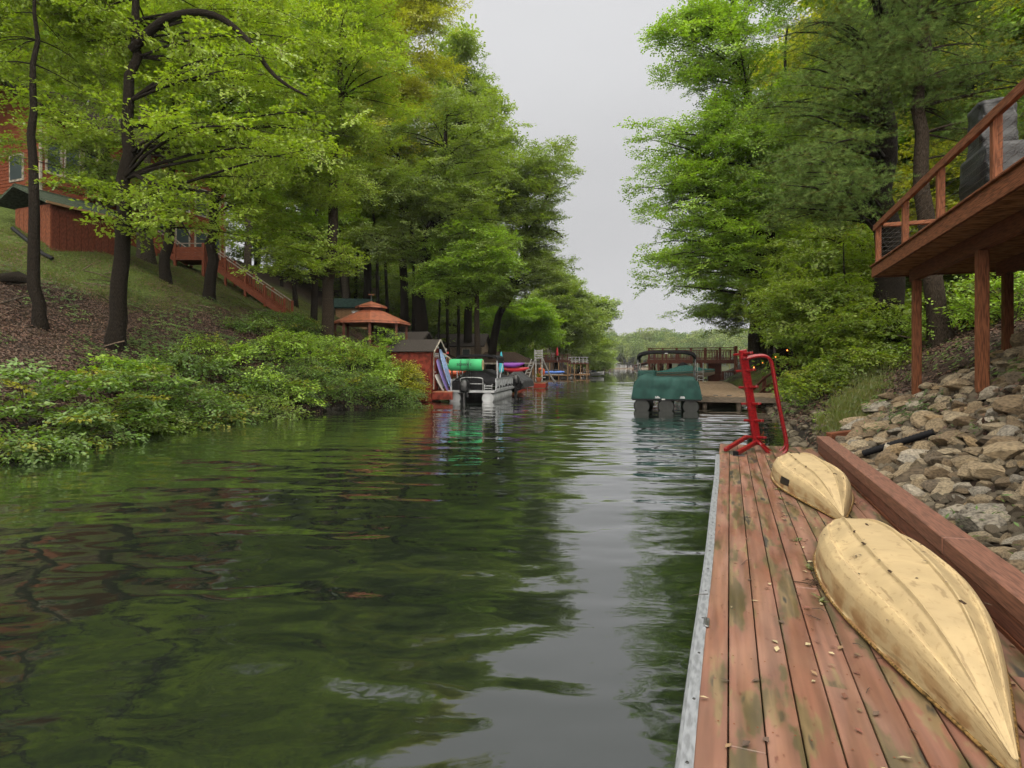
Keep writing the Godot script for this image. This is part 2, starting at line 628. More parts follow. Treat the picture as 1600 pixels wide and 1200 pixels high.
func water() -> void:
	var wm := StandardMaterial3D.new()
	wm.albedo_color = lin(0.0075, 0.0105, 0.0075)
	wm.roughness = 0.035
	wm.metallic_specular = 0.7
	wm.clearcoat_enabled = true
	wm.clearcoat = 0.75
	wm.clearcoat_roughness = 0.03
	wm.normal_enabled = true
	var nt := noise_tex(0.013, 77, [], 1024, 3)
	nt.as_normal_map = true
	nt.bump_strength = 3.0
	wm.normal_texture = nt
	wm.normal_scale = 0.22
	wm.uv1_scale = Vector3(0.2, 0.34, 1)
	# ripples: many small wave trains, mostly running down the inlet
	var waves := []
	for i in 32:
		var l := 0.24 * pow(9.0, i / 31.0) * R(0.9, 1.1)
		var a := R(-0.5, 0.5) + PI * 0.5 if i % 5 != 4 else R(0, TAU)
		var kk := TAU / l
		waves.append([cos(a) * kk, sin(a) * kk, R(0, TAU), R(0.0085, 0.018) / kk, l])
	var patch := FastNoiseLite.new()
	patch.seed = 3
	patch.frequency = 0.11
	var fields := [[-13.0, 9.0, 0.08, 3.0, -20.0, 0.075, 0.0], [-14.0, 22.0, 0.25, -20.0, -64.0, 0.22, 0.62], [-14.0, 60.0, 2.0, -64.0, -236.0, 2.0, 9.0]]
	var holder := Node3D.new()
	holder.name = "water"
	holder.set_meta("kind", "structure")
	add_child(holder)
	for f in fields:
		var nx := int((f[1] - f[0]) / f[2])
		var nz := int((f[3] - f[4]) / f[5])
		var P := []
		var N := []
		for i in nz + 1:
			var lp := PackedVector3Array()
			var ln := PackedVector3Array()
			for j in nx + 1:
				var x: float = lerpf(f[0], f[1], float(j) / nx)
				var z: float = lerpf(f[3], f[4], float(i) / nz)
				var y := 0.0
				var gx := 0.0
				var gz := 0.0
				var am := 0.75 + 0.9 * patch.get_noise_2d(x, z * 0.7)
				am = maxf(am, 0.18)
				for w in waves:
					if w[4] < f[6]:
						continue
					var ph: float = w[0] * x + w[1] * z + w[2]
					var c: float = cos(ph) * w[3]
					y += sin(ph) * w[3]
					gx += c * w[0]
					gz += c * w[1]
				lp.append(Vector3(x, y * am, z))
				ln.append(Vector3(-gx * am, 1.0, -gz * am).normalized())
			P.append(lp)
			N.append(ln)
		var b := MB.new()
		for i in nz:
			for j in nx:
				for w in [[i, j], [i + 1, j], [i + 1, j + 1], [i, j], [i + 1, j + 1], [i, j + 1]]:
					var p: Vector3 = P[w[0]][w[1]]
					b.vert(p, N[w[0]][w[1]], Vector2(p.x, p.z))
		flip_if_down(b)
		part("water_surface", b, wm, holder, "structure")
	var o := MB.new()
	for r in [[-900.0, 900.0, -236.0, -900.0], [-60.0, 60.0, 60.0, 3.0], [60.0, 900.0, -60.0, -236.0], [-400.0, -14.0, -200.0, -236.0]]:
		var b := MB.new()
		for c in [[0, 2], [0, 3], [1, 3], [0, 2], [1, 3], [1, 2]]:
			b.vert(Vector3(r[c[0]], 0, r[c[1]]), Vector3.UP, Vector2(r[c[0]], r[c[1]]))
		flip_if_down(b)
		part("water_surface", b, wm, holder, "structure")


func far_shore() -> void:
	var rows := []
	for i in 14:
		var line := PackedVector3Array()
		for j in 61:
			var x := -500.0 + j * 20.0
			var f := i / 13.0
			var y := -0.6 + 9.5 * pow(f, 0.8) * (1.0 + 0.5 * lump.get_noise_2d(x * 0.12, 3.0)) + (6.0 * smoothstep(20.0, 130.0, x) * f)
			line.append(Vector3(x, y, -395.0 - 90.0 * f + 12.0 * lump.get_noise_2d(x * 0.3, 0.0)))
		rows.append(line)
	var b := MB.new()
	b.col = Color(0.09, 0.10, 0.04)
	b.sheet(rows, Vector3(0, -2000, 0))
	part("far_hill", b, M.bank_soil, self, "structure")
	var where := []
	var tint := []
	for k in 1500:
		var x := R(-130, 210)
		var f := pow(R(0, 1), 0.7)
		var j := clampi(int((x + 500.0) / 20.0), 0, 59)
		var p: Vector3 = rows[int(f * 13.0)][j]
		var s := R(0.75, 1.35)
		where.append(Transform3D(Basis(Vector3.UP, R(0, TAU)).scaled(Vector3(s, s * R(0.9, 1.3), s)), Vector3(x, p.y - 0.5 + R(0, 1), p.z + R(-4, 4))))
		var c := Color(0.13, 0.185, 0.05).lerp(Color(0.07, 0.125, 0.04), R(0, 1)).lerp(Color(0.22, 0.235, 0.06), R(0, 0.5))
		tint.append(c)
	var w := scatter("far_woods", far_tree_mesh(), M.far_leaf, self, where, tint)
	w.set_meta("label", "hazy wooded hill across the open lake")
	w.set_meta("category", "woods")
	# houses and boathouses along the far waterline
	var spots := [[68.82, -392, 9.0, 3.2, 0], [74.97, -390, 11.0, 3.4, 1], [80.81, -391, 7.0, 2.6, 2], [86.89, -391, 8.0, 2.8, 0], [62.56, -391, 8.0, 3.0, 2]]
	var said := ["pale low boathouse on the far shore left of the white domed boat roof", "white domed boat roof on the far shore of the lake", "brown boathouse on the far shore right of the white domed roof", "grey boathouse on the far shore nearest the green covered pontoon boat", "grey lakeside house at the left end of the far shore"]
	for i in spots.size():
		var s = spots[i]
		var t := thing("far_boathouse", said[i], "boathouse", Vector3(s[0], 0, s[1]), 0.0, "buildings along the far shore")
		var m: Material = [M.grey_wood, M.white, M.brown_wood][s[4]]
		var rm: Material = [M.alu, M.white, M.shingle][s[4]]
		box_part("platform", Vector3(0, 0.3, 0), Vector3(s[2] + 2.0, 0.6, 7), M.grey_wood, t)
		for c in [-0.46, -0.15, 0.15, 0.46]:
			box_part("post", Vector3(c * s[2], 0.6 + s[3] * 0.3, 2.5), Vector3(0.35, s[3] * 0.6, 0.35), m, t)
		box_part("back_wall", Vector3(0, 0.6 + s[3] * 0.3, -2.6), Vector3(s[2], s[3] * 0.6, 0.3), m, t)
		var r := MB.new()
		if s[4] == 1:
			var q := []
			for z in [3.2, -3.2]:
				var line := PackedVector3Array()
				for a in 13:
					var g := PI * a / 12.0
					line.append(Vector3(cos(g) * s[2] * 0.54, 2.2 + sin(g) * 2.3, z))
				q.append(line)
			r.sheet(q, Vector3(0, 0, 0))
		else:
			for g in [-1.0, 1.0]:
				r.beam(Vector3(g * s[2] * 0.28, 0.6 + s[3] * 0.78, 3.4), Vector3(g * s[2] * 0.28, 0.6 + s[3] * 0.78, -3.4), s[2] * 0.6, 0.2, 0.0, Vector3(-g * 0.35 * -1.0, 1, 0))
		part("roof", r, rm, t)


func far_tree_mesh() -> ArrayMesh:                    # a broad crown seen from far off: some three hundred leaf masses over a stem
	var b := MB.new()
	b.col = Color(0.5, 0.4, 0.3)
	b.tube([Vector3(0, -1, 0), Vector3(0.2, 5, 0), Vector3(0, 10, 0.2)], [0.5, 0.35, 0.1], 5, false)
	var lobes := []
	for i in 9:
		lobes.append([Vector3(R(-2.6, 2.6), R(6, 12.5), R(-2.6, 2.6)), R(1.8, 3.0)])
	for i in 900:
		var l = lobes[i % 9]
		var d := Vector3(R(-1, 1), R(-0.7, 1), R(-1, 1)).normalized()
		leaf(b, l[0] + d * l[1] * R(0.6, 1.05), (d + Vector3(R(-1, 1), R(-1, 1), R(-1, 1)) * 0.7).normalized(), (d + Vector3(0, 1.2, 0)).normalized(), R(0.55, 0.95), R(0.4, 0.7), Color.WHITE * R(0.8, 1.15))
	return b.commit()


# ---- trees -----------------------------------------------------------------------------------------------------------
func leaf(b: MB, p: Vector3, dir: Vector3, up: Vector3, l: float, w: float, c: Color) -> void:
	# one leaf: two triangles folded along the midrib
	var s := dir.cross(up)
	if s.length() < 0.05:
		s = dir.cross(Vector3(0.3, 0.2, 1))
	s = s.normalized()
	var u := s.cross(dir).normalized()
	b.col = c
	var tip := p + dir * l
	var mid := p + dir * l * 0.48
	b.tri(p, mid + s * w * 0.5 + u * w * 0.14, tip)
	b.tri(p, tip, mid - s * w * 0.5 + u * w * 0.14)


func leaf_c(odd: float) -> Color:
	var g := R(0.72, 1.28)
	var c := Color(g * R(0.9, 1.15), g, g * R(0.8, 1.1))
	if R(0, 1) < odd:
		c = Color(3.6, 1.25, 0.6)
	c.a = 1.0
	return c


func spray_mesh(leaves: int, radius: float, flat: float, l: float, w: float, odd := 0.006) -> ArrayMesh:
	# a leafy branchlet: a few twigs fanning out from the middle, leaves along each
	var b := MB.new()
	var twigs := 6
	for i in twigs:
		var a := TAU * (i + R(-0.3, 0.3)) / twigs
		var out := Vector3(cos(a), R(-0.5, 0.6) * flat, sin(a)).normalized()
		var r := radius * R(0.7, 1.1)
		var bow := Vector3(0, R(-0.1, 0.12) * radius, 0)
		var end := out * r + Vector3(0, -0.12 * r, 0)
		b.col = Color(0.35, 0.22, 0.3)
		b.tube([Vector3.ZERO, end * 0.5 + bow, end], [0.009, 0.006, 0.003], 3, false)
		var n := int(leaves / float(twigs))
		for k in n:
			var f := R(0.15, 1.0)
			var base := (end * 0.5 + bow) * (f * 2.0) if f < 0.5 else (end * 0.5 + bow).lerp(end, f * 2.0 - 1.0)
			base += Vector3(R(-1, 1), R(-1, 1) * flat, R(-1, 1)) * radius * 0.2
			var dir := (out + Vector3(R(-1, 1), R(-0.75, 0.3), R(-1, 1)) * 0.9).normalized()
			leaf(b, base, dir, Vector3(R(-0.6, 0.6), 1, R(-0.6, 0.6)).normalized(), l * R(0.5, 1.3), w * R(0.6, 1.2), leaf_c(odd))
	return b.commit()


func needle_mesh() -> ArrayMesh:
	# a pine branchlet: bundles of long thin needles in starry tufts
	var b := MB.new()
	for i in 9:
		var a := TAU * i / 9.0 + R(-0.3, 0.3)
		var end := Vector3(cos(a), R(-0.15, 0.3), sin(a)) * R(0.25, 0.5)
		b.col = Color(0.55, 0.36, 0.3)
		b.tube([Vector3.ZERO, end], [0.006, 0.003], 3, false)
		for k in 34:
			var d := (end.normalized() * 0.8 + Vector3(R(-1, 1), R(-0.8, 1), R(-1, 1))).normalized()
			var p := end * R(0.7, 1.05)
			var s := d.cross(Vector3(R(-1, 1), R(-1, 1), R(-1, 1))).normalized() * 0.0028
			var g := R(0.7, 1.3)
			b.col = Color(g, g, g * R(0.85, 1.15)) if R(0, 1) > 0.05 else Color(2.4, 1.2, 0.8)
			b.tri(p - s, p + s, p + d * R(0.09, 0.15))
	return b.commit()


var sprays := {}
const TONES := {
	"maple": [Color(0.125, 0.18, 0.03), Color(0.205, 0.265, 0.045)],
	"yellow": [Color(0.18, 0.205, 0.03), Color(0.27, 0.265, 0.038)],
	"bright": [Color(0.13, 0.205, 0.034), Color(0.20, 0.30, 0.05)],
	"oak": [Color(0.10, 0.145, 0.04), Color(0.165, 0.215, 0.06)],
	"beech": [Color(0.085, 0.135, 0.024), Color(0.155, 0.20, 0.032)],
	"dark": [Color(0.07, 0.115, 0.026), Color(0.125, 0.175, 0.036)],
	"pine": [Color(0.075, 0.135, 0.03), Color(0.14, 0.205, 0.055)],
	"shrub": [Color(0.075, 0.135, 0.036), Color(0.135, 0.21, 0.058)],
}


func tone(kind: String) -> Color:
	var t = TONES[kind]
	var c: Color = t[0].lerp(t[1], R(0, 1)) * R(0.85, 1.15) * (1.4 if kind == "shrub" else 1.15 if kind == "pine" else 1.7)
	c.a = 1.0
	return c


# a tree: base on the ground, path = points the stem passes through (the first is the base), lobes = [centre, radii, boughs]
func tree(called: String, label: String, base: Vector3, path: Array, r0: float, bark: Material, kind: String, mesh: Mesh, lobes: Array, size := 1.0, group := "trees on the wooded banks", limbs := [], per := 8) -> Node3D:
	var t := thing(called, label, "tree", base, 0.0, group)
	var pts := [Vector3(0, -0.6, 0), Vector3.ZERO]
	for p in path:
		pts.append(p - base)
	pts = bend(pts, 4)
	for i in range(6, pts.size()):
		pts[i] += Vector3(lump.get_noise_2d(base.x * 40.0 + i * 17.0, 1.0), 0, lump.get_noise_2d(base.x * 40.0, i * 17.0)) * r0 * 0.8
	var top: float = pts[-1].y
	var rr := []
	for p in pts:
		var f: float = clampf(p.y / top, 0.0, 1.0)
		rr.append(r0 * (1.0 - 0.82 * pow(f, 1.25)) * (1.0 + 0.35 * exp(-maxf(p.y, 0.0) / (r0 * 1.3))))
	var b := MB.new()
	b.tube(pts, rr, 12, false)
	for g in limbs:
		var lp := []
		var lr := []
		for i in g[1].size():
			lp.append(g[1][i] - base)
		lp = bend(lp, 4)
		for i in lp.size():
			lr.append(g[0] * (1.0 - 0.8 * i / (lp.size() - 1.0)))
		b.tube(lp, lr, 7, false)
	var where := []
	var tint := []
	var mat_: Material = M.needle if kind == "pine" else M.leaf
	for l in lobes:
		var c: Vector3 = l[0] - base
		for k in l[2]:
			var d := Vector3(R(-1, 1), R(-1, 1), R(-1, 1))
			while d.length() > 1.0:
				d = Vector3(R(-1, 1), R(-1, 1), R(-1, 1))
			d = d.normalized() * pow(d.length(), 0.55)
			var p: Vector3 = c + d * l[1]
			# where its bough leaves the stem
			var want: float = clampf(p.y - Vector2(p.x - c.x * 0.3, p.z - c.z * 0.3).length() * R(-0.12, 0.26) - 0.2, top * 0.12, top * 0.97)
			var ai := 1
			while ai < pts.size() - 1 and pts[ai].y < want:
				ai += 1
			var a: Vector3 = pts[ai]
			var ln := a.distance_to(p)
			var m := a.lerp(p, 0.5) + Vector3(R(-0.1, 0.1) * ln, R(0.04, 0.24) * ln, R(-0.1, 0.1) * ln)
			var ra: float = minf(rr[ai] * 0.36, 0.011 * ln + 0.012)
			var bo := []
			for s in 6:
				var f := s / 5.0
				bo.append(a.lerp(m, f).lerp(m.lerp(p, f), f))
			b.tube(bo, [ra, ra * 0.8, ra * 0.6, ra * 0.45, ra * 0.3, 0.006], 5, false)
			var side: Vector3 = (p - a).cross(Vector3.UP).normalized()
			var hue := tone(kind)
			for s in per:
				var f := R(0.42, 1.04)
				var q: Vector3 = a.lerp(m, f).lerp(m.lerp(p, f), f)
				q += side * rng.randfn(0, 1) * size * 0.62 + Vector3(rng.randfn(0, 1), rng.randfn(0, 0.45), rng.randfn(0, 1)) * size * 0.38
				var bs := Basis(Vector3.UP, R(0, TAU)) * Basis(Vector3.RIGHT, rng.randfn(0, 0.45))
				where.append(Transform3D(bs.scaled(Vector3.ONE * size * R(0.75, 1.3)), q))
				var cc := hue.lerp(tone(kind), 0.5)
				tint.append(cc)
	part("trunk", b, bark, t)
	if where.size():
		scatter("crown", mesh, mat_, t, where, tint)
	return t


func woods() -> void:
	var near_spray := spray_mesh(96, 0.62, 0.35, 0.125, 0.085, 0.008)
	var mid_spray := spray_mesh(100, 0.85, 0.5, 0.16, 0.105, 0.006)
	var far_spray := spray_mesh(110, 1.1, 0.8, 0.26, 0.17, 0.004)
	var pine_spray := needle_mesh()
	sprays = {"near": near_spray, "mid": mid_spray, "far": far_spray, "pine": pine_spray}
	var up := Vector3(0, 1, 0)
	# -- left bank, near
	var b := on(-13.78, -20)
	tree("maple_tree", "large dark-trunked maple on the left bank with one long arching limb", b, [Vector3(-13.64, 4.73, -20), Vector3(-13.42, 8.29, -20), Vector3(-13.22, 11.84, -20), Vector3(-13.26, 14.7, -20.3), Vector3(-13.35, 18.47, -20.5)], 0.27, M.bark_dark, "maple", near_spray,
		[[Vector3(-11.49, 14.8, -22), Vector3(5, 3, 2.6), 36], [Vector3(-8.23, 10.08, -19.5), Vector3(3.2, 2.6, 2.6), 22], [Vector3(-17.25, 15.35, -22.5), Vector3(3, 2.4, 2.4), 17], [Vector3(-9.92, 6.49, -19), Vector3(2.2, 0.8, 1.8), 7], [Vector3(-12.67, 17.84, -20), Vector3(6, 4, 6), 20]], 0.95, "trees on the wooded banks",
		[[0.16, [Vector3(-13.2, 12.78, -20), Vector3(-11.98, 13.47, -19.6), Vector3(-10.67, 13.58, -19.2), Vector3(-9.55, 13.22, -18.9), Vector3(-8.47, 12.26, -18.6), Vector3(-7.73, 11.23, -18.3), Vector3(-7.06, 10.6, -18), Vector3(-6.33, 10.15, -17.8)]], [0.09, [Vector3(-13.24, 8.56, -20), Vector3(-12.13, 7.95, -19.5), Vector3(-10.88, 7.69, -19.2), Vector3(-9.71, 7.52, -19)]], [0.08, [Vector3(-13.29, 7.73, -20), Vector3(-12.2, 7.57, -19.6), Vector3(-11.2, 6.86, -19.2), Vector3(-10.5, 5.94, -18.9)]]])
	b = on(-15.56, -19)
	tree("maple_tree", "slim straight-trunked maple at the left edge of the left bank", b, [Vector3(-15.75, 5.01, -19), Vector3(-15.79, 8.6, -19), Vector3(-15.75, 11.76, -19), Vector3(-15.73, 14.72, -19)], 0.19, M.bark_dark, "maple", near_spray,
		[[Vector3(-17.97, 13.51, -21), Vector3(2.6, 2.2, 2), 17], [Vector3(-15.33, 10.51, -20), Vector3(1.8, 0.8, 1.2), 3], [Vector3(-16.47, 15.14, -19), Vector3(4, 3, 4), 14]], 0.95)
	b = on(-16.86, -28)
	tree("maple_tree", "thin dark maple left of the red stair landing", b, [Vector3(-16.74, 7.77, -28), Vector3(-16.55, 11.82, -28), Vector3(-16.43, 17.73, -28)], 0.24, M.bark_dark, "maple", mid_spray, [[Vector3(-15.3, 14.46, -27), Vector3(4, 4, 3), 24], [Vector3(-17.73, 18.35, -28), Vector3(4, 3, 4), 12]], 0.9)
	b = on(-15.27, -29)
	tree("maple_tree", "dark crooked maple just below the red stairs", b, [Vector3(-15.08, 7.99, -29), Vector3(-14.89, 10.89, -29), Vector3(-14.66, 15.4, -29), Vector3(-14.89, 17.33, -29), Vector3(-14.76, 20.88, -29)], 0.27, M.bark_dark, "maple", mid_spray, [[Vector3(-12.44, 15.86, -28), Vector3(4.5, 4.5, 3.5), 31], [Vector3(-11.61, 11.03, -27.5), Vector3(3.5, 2.4, 3), 21], [Vector3(-13.38, 19.6, -28), Vector3(5, 3, 4), 15]], 0.9)
	b = on(-21.61, -34)
	tree("oak_tree", "thick pale grey trunk standing on the lawn behind the red shed", b, [Vector3(-21.68, 12.08, -34), Vector3(-21.72, 18.88, -34), Vector3(-21.76, 26.43, -34)], 0.42, M.bark_grey, "maple", mid_spray, [[Vector3(-22.67, 22.28, -34), Vector3(6, 4, 5), 24]])
	b = on(-23.32, -33)
	tree("oak_tree", "slender pale grey trunk behind the right end of the red shed", b, [Vector3(-23.39, 13.61, -33), Vector3(-23.47, 19.84, -33), Vector3(-23.39, 25.71, -33)], 0.3, M.bark_grey, "oak", mid_spray, [[Vector3(-24.93, 20.57, -33), Vector3(5, 4, 4), 21], [Vector3(-22.23, 12.66, -29), Vector3(3.8, 2.0, 1.4), 13], [Vector3(-19, 11.2, -30), Vector3(2.6, 1.4, 1.4), 6]])
	b = on(-18.77, -41)
	tree("oak_tree", "pale bare trunk beside the lower red stairs", b, [Vector3(-18.86, 11.46, -41), Vector3(-18.77, 18.75, -41), Vector3(-18.68, 26.49, -41)], 0.27, M.bark_grey, "maple", mid_spray, [[Vector3(-17.78, 21.44, -40), Vector3(6, 5, 4), 28]])
	b = on(-10.31, -32)
	tree("maple_tree", "leaning grey maple above the shrubs left of the orange gazebo", b, [Vector3(-10.1, 6.49, -32), Vector3(-9.88, 10.76, -32), Vector3(-9.67, 15.74, -32), Vector3(-9.46, 20, -32), Vector3(-9.32, 24.27, -32)], 0.34, M.bark_brown, "maple", mid_spray, [[Vector3(-8.27, 17.71, -31), Vector3(4, 5, 3.5), 36], [Vector3(-10.17, 12.71, -30.5), Vector3(3.6, 3, 3), 24], [Vector3(-9.24, 23.56, -32), Vector3(5, 3, 4), 14], [Vector3(-11, 7.53, -30), Vector3(2.6, 1.6, 2.4), 14]], 0.9)
	b = on(-12.4, -36)
	tree("maple_tree", "thin straight dark trunk left of the leaning grey maple", b, [Vector3(-12.28, 9.48, -36), Vector3(-12.16, 16.68, -36), Vector3(-12.32, 23.88, -36)], 0.22, M.bark_dark, "bright", mid_spray, [[Vector3(-12.44, 19.38, -35), Vector3(4.5, 5, 4), 33], [Vector3(-13.22, 10.94, -34), Vector3(3.4, 2.4, 3), 18]])
	# -- left bank, middle
	b = on(-7.25, -45)
	tree("oak_tree", "big dark oak behind the red boat shed with a forked trunk", b, [Vector3(-7, 8.4, -45), Vector3(-6.4, 12.4, -45), Vector3(-5.5, 15.9, -45), Vector3(-5, 21.4, -45)], 0.55, M.bark_dark, "oak", mid_spray, [[Vector3(-4.89, 17.54, -44), Vector3(6.5, 6, 5), 50], [Vector3(-8.6, 13.36, -43), Vector3(5, 4, 4), 31], [Vector3(-2.87, 11.93, -43), Vector3(4, 4, 4), 31]], 1.05, "trees on the wooded banks", [[0.26, [Vector3(-6.9, 9.4, -45), Vector3(-7.75, 11.9, -45), Vector3(-8.31, 15.1, -44), Vector3(-8.7, 18.03, -44)]]])
	b = on(-8.77, -47)
	tree("oak_tree", "dark upright trunk left of the big forked oak", b, [Vector3(-8.88, 10.78, -47), Vector3(-8.98, 21.23, -47), Vector3(-8.77, 31.67, -47)], 0.36, M.bark_dark, "yellow", mid_spray, [[Vector3(-8.18, 27.97, -46), Vector3(4.4, 6, 4.5), 57], [Vector3(-7.41, 32.06, -46), Vector3(3.4, 4, 4), 28], [Vector3(-10, 20.4, -45), Vector3(4.5, 4, 4), 28]], 1.05)
	b = on(-13.93, -55)
	tree("maple_tree", "dark trunk behind the orange gazebo roof", b, [Vector3(-13.81, 13.53, -55), Vector3(-13.69, 25.76, -55), Vector3(-13.44, 36.76, -55)], 0.4, M.bark_dark, "maple", far_spray, [[Vector3(-14.4, 28.32, -54), Vector3(6, 8, 5), 50], [Vector3(-12.13, 15.78, -52), Vector3(5, 4, 4), 25]])
	b = on(-16.63, -58)
	tree("maple_tree", "dark trunk beside the green roofed hut", b, [Vector3(-16.76, 14.17, -58), Vector3(-16.88, 27.06, -58), Vector3(-17.01, 38.66, -58)], 0.4, M.bark_dark, "dark", far_spray, [[Vector3(-17.73, 25.36, -57), Vector3(6, 9, 5), 50]])
	b = on(-2.64, -44)
	tree("oak_tree", "bare brown trunk rising behind the black covered pontoon boat", b, [Vector3(-2.64, 5.32, -44), Vector3(-2.84, 9.23, -44), Vector3(-3.13, 15.1, -44)], 0.27, M.bark_brown, "bright", mid_spray, [[Vector3(-3.11, 9.78, -43), Vector3(4.2, 3.2, 3.2), 38], [Vector3(-5.13, 7.96, -42), Vector3(3.2, 1.8, 2.6), 14]], 1.0)
	b = on(-2.08, -52)
	tree("oak_tree", "oak leaning out over the water behind the brown boathouse roof", b, [Vector3(-1.39, 5.38, -52), Vector3(-0.12, 8.56, -52), Vector3(1.02, 12.11, -51), Vector3(1.44, 16.91, -50)], 0.42, M.bark_dark, "oak", mid_spray, [[Vector3(1.91, 17.15, -49), Vector3(3.6, 4.6, 4), 43], [Vector3(2.67, 11.51, -48), Vector3(2.8, 3.4, 3.4), 27], [Vector3(-0.54, 10.08, -49), Vector3(3.8, 3, 3.5), 25], [Vector3(-1.11, 16.91, -50), Vector3(3, 3.5, 3.5), 24], [Vector3(3.66, 18.61, -48.5), Vector3(2, 2.4, 2.5), 11]], 1.0, "trees on the wooded banks", [[0.2, [Vector3(0, 8.85, -52), Vector3(1.67, 12.47, -50), Vector3(3.38, 13.34, -49), Vector3(4.27, 12.47, -48)]], [0.18, [Vector3(0.68, 10.98, -51), Vector3(2.48, 15.11, -49.5), Vector3(3.7, 17.7, -49)]]])
	b = on(-4.67, -60)
	tree("oak_tree", "tall green oak behind the big forked oak, its crown against the sky", b, [Vector3(-4.33, 13.27, -60), Vector3(-4, 22.6, -60), Vector3(-3.67, 29.93, -60)], 0.45, M.bark_dark, "oak", far_spray, [[Vector3(-3.93, 24.22, -59), Vector3(4.6, 6, 5), 47], [Vector3(-6.56, 30.78, -59), Vector3(4, 6, 5), 36], [Vector3(-1.93, 19.33, -58), Vector3(3.4, 4, 4), 23]])
	b = on(1.17, -70)
	tree("willow_tree", "soft pale green tree behind the white dock slide", b, [Vector3(1.4, 7.4, -70), Vector3(1.56, 12.07, -70)], 0.35, M.bark_dark, "bright", far_spray, [[Vector3(1.66, 6.33, -68), Vector3(4.5, 3.4, 4), 40], [Vector3(-1.51, 8, -68), Vector3(3.6, 3, 3.5), 24]])
	b = on(7.62, -98)
	tree("oak_tree", "dark oak behind the two-storey docks", b, [Vector3(7.84, 9.64, -98), Vector3(8.71, 16.17, -98)], 0.5, M.bark_dark, "oak", far_spray, [[Vector3(7.47, 10.55, -96), Vector3(6, 7, 5), 54], [Vector3(11.2, 7.35, -96), Vector3(4.5, 4.5, 4.5), 28]], 1.3)
	b = on(15.17, -130)
	tree("oak_tree", "spreading oak at the tip of the left bank, leaning over the lake", b, [Vector3(16.61, 9.31, -130), Vector3(18.78, 13.64, -130)], 0.55, M.bark_dark, "oak", far_spray, [[Vector3(18.2, 13.18, -128), Vector3(5.2, 4.5, 5), 40], [Vector3(16.8, 5.58, -126), Vector3(5, 4, 5), 31], [Vector3(13, 12.2, -130), Vector3(5, 6, 5), 28]], 1.4)
	b = on(25.67, -165)
	tree("oak_tree", "low leafy tree at the very end of the left bank", b, [Vector3(25.3, 5.83, -165), Vector3(24.93, 7.67, -165)], 0.4, M.bark_dark, "oak", far_spray, [[Vector3(24.63, 3.61, -163), Vector3(4, 3.4, 4), 24]], 1.5)
	# -- right bank
	b = on(13.07, -20)
	tree("pine_tree", "massive dark pine trunk beyond the raised deck with grey-green needle boughs", b, [Vector3(13.02, 5.62, -20), Vector3(12.93, 10.07, -20), Vector3(12.84, 14.51, -20), Vector3(12.8, 17.84, -20)], 0.5, M.bark_dark, "pine", pine_spray,
		[[Vector3(9.2, 10.44, -18), Vector3(2.0, 2.2, 2.2), 32], [Vector3(8.98, 7.38, -17.5), Vector3(1.5, 1.2, 2), 18], [Vector3(15.16, 14.32, -22), Vector3(3, 2.2, 1.6), 26], [Vector3(7.93, 6.94, -17), Vector3(1.8, 0.8, 1.8), 12], [Vector3(11.31, 14.79, -18.5), Vector3(4, 2, 3), 22]], 0.75, "trees on the wooded banks", [], 18)
	b = on(12.66, -17)
	tree("pine_tree", "slim pine leaning behind the raised deck railing", b, [Vector3(12.32, 4.67, -17), Vector3(12.11, 7.88, -17), Vector3(12.09, 11.09, -17), Vector3(12.09, 14.87, -17)], 0.27, M.bark_brown, "pine", pine_spray,
		[[Vector3(12.65, 11.19, -16.5), Vector3(2.4, 1.8, 1.6), 26], [Vector3(14.36, 9.39, -17), Vector3(1.8, 1.4, 1.6), 18], [Vector3(11.38, 13.39, -16), Vector3(3.4, 2, 3), 14]], 0.75, "trees on the wooded banks", [], 18)
	b = on(16.06, -34)
	tree("maple_tree", "bright green maple on the right bank arching far out over the water", b, [Vector3(15.68, 6.79, -34), Vector3(14.7, 11.92, -33.5), Vector3(13.57, 16.54, -33), Vector3(12.83, 21.31, -33), Vector3(12.47, 26.44, -33)], 0.36, M.bark_dark, "bright", mid_spray,
		[[Vector3(11.73, 18.94, -32), Vector3(4.2, 4.4, 4), 50], [Vector3(9.8, 13.07, -31.5), Vector3(2.8, 3, 3.4), 33], [Vector3(12.25, 12.72, -31.5), Vector3(3.4, 3, 3), 33], [Vector3(13.93, 24.97, -33), Vector3(6, 4, 5), 28], [Vector3(9.82, 8.41, -31), Vector3(2.6, 1.9, 3), 24], [Vector3(7.75, 11.17, -31), Vector3(1.5, 1.6, 2.4), 12], [Vector3(8.09, 6.86, -31), Vector3(1.4, 1, 2), 9], [Vector3(7.23, 13.65, -31), Vector3(0.9, 0.9, 1.6), 5], [Vector3(9.42, 20, -32), Vector3(1.6, 2.2, 2.5), 11]], 0.85, "trees on the wooded banks",
		[[0.13, [Vector3(13.93, 14.71, -33), Vector3(12.64, 20.29, -32.5), Vector3(11.02, 21.43, -32)]], [0.1, [Vector3(14.47, 12.64, -33.4), Vector3(12.64, 11.26, -32.5), Vector3(10.25, 11.23, -31.8)]]])
	b = on(19.27, -46)
	tree("maple_tree", "left one of two close grey trunks behind the red dock ladder", b, [Vector3(19.32, 7.52, -46), Vector3(19.22, 15.7, -46), Vector3(18.91, 24.9, -46)], 0.42, M.bark_grey, "bright", mid_spray, [[Vector3(15.64, 9.23, -44), Vector3(3.6, 3, 3.5), 31], [Vector3(18, 15.4, -45), Vector3(4.5, 5, 4), 36], [Vector3(14.18, 6.79, -44), Vector3(2.6, 1.2, 2.5), 11]])
	b = on(20.15, -46.5)
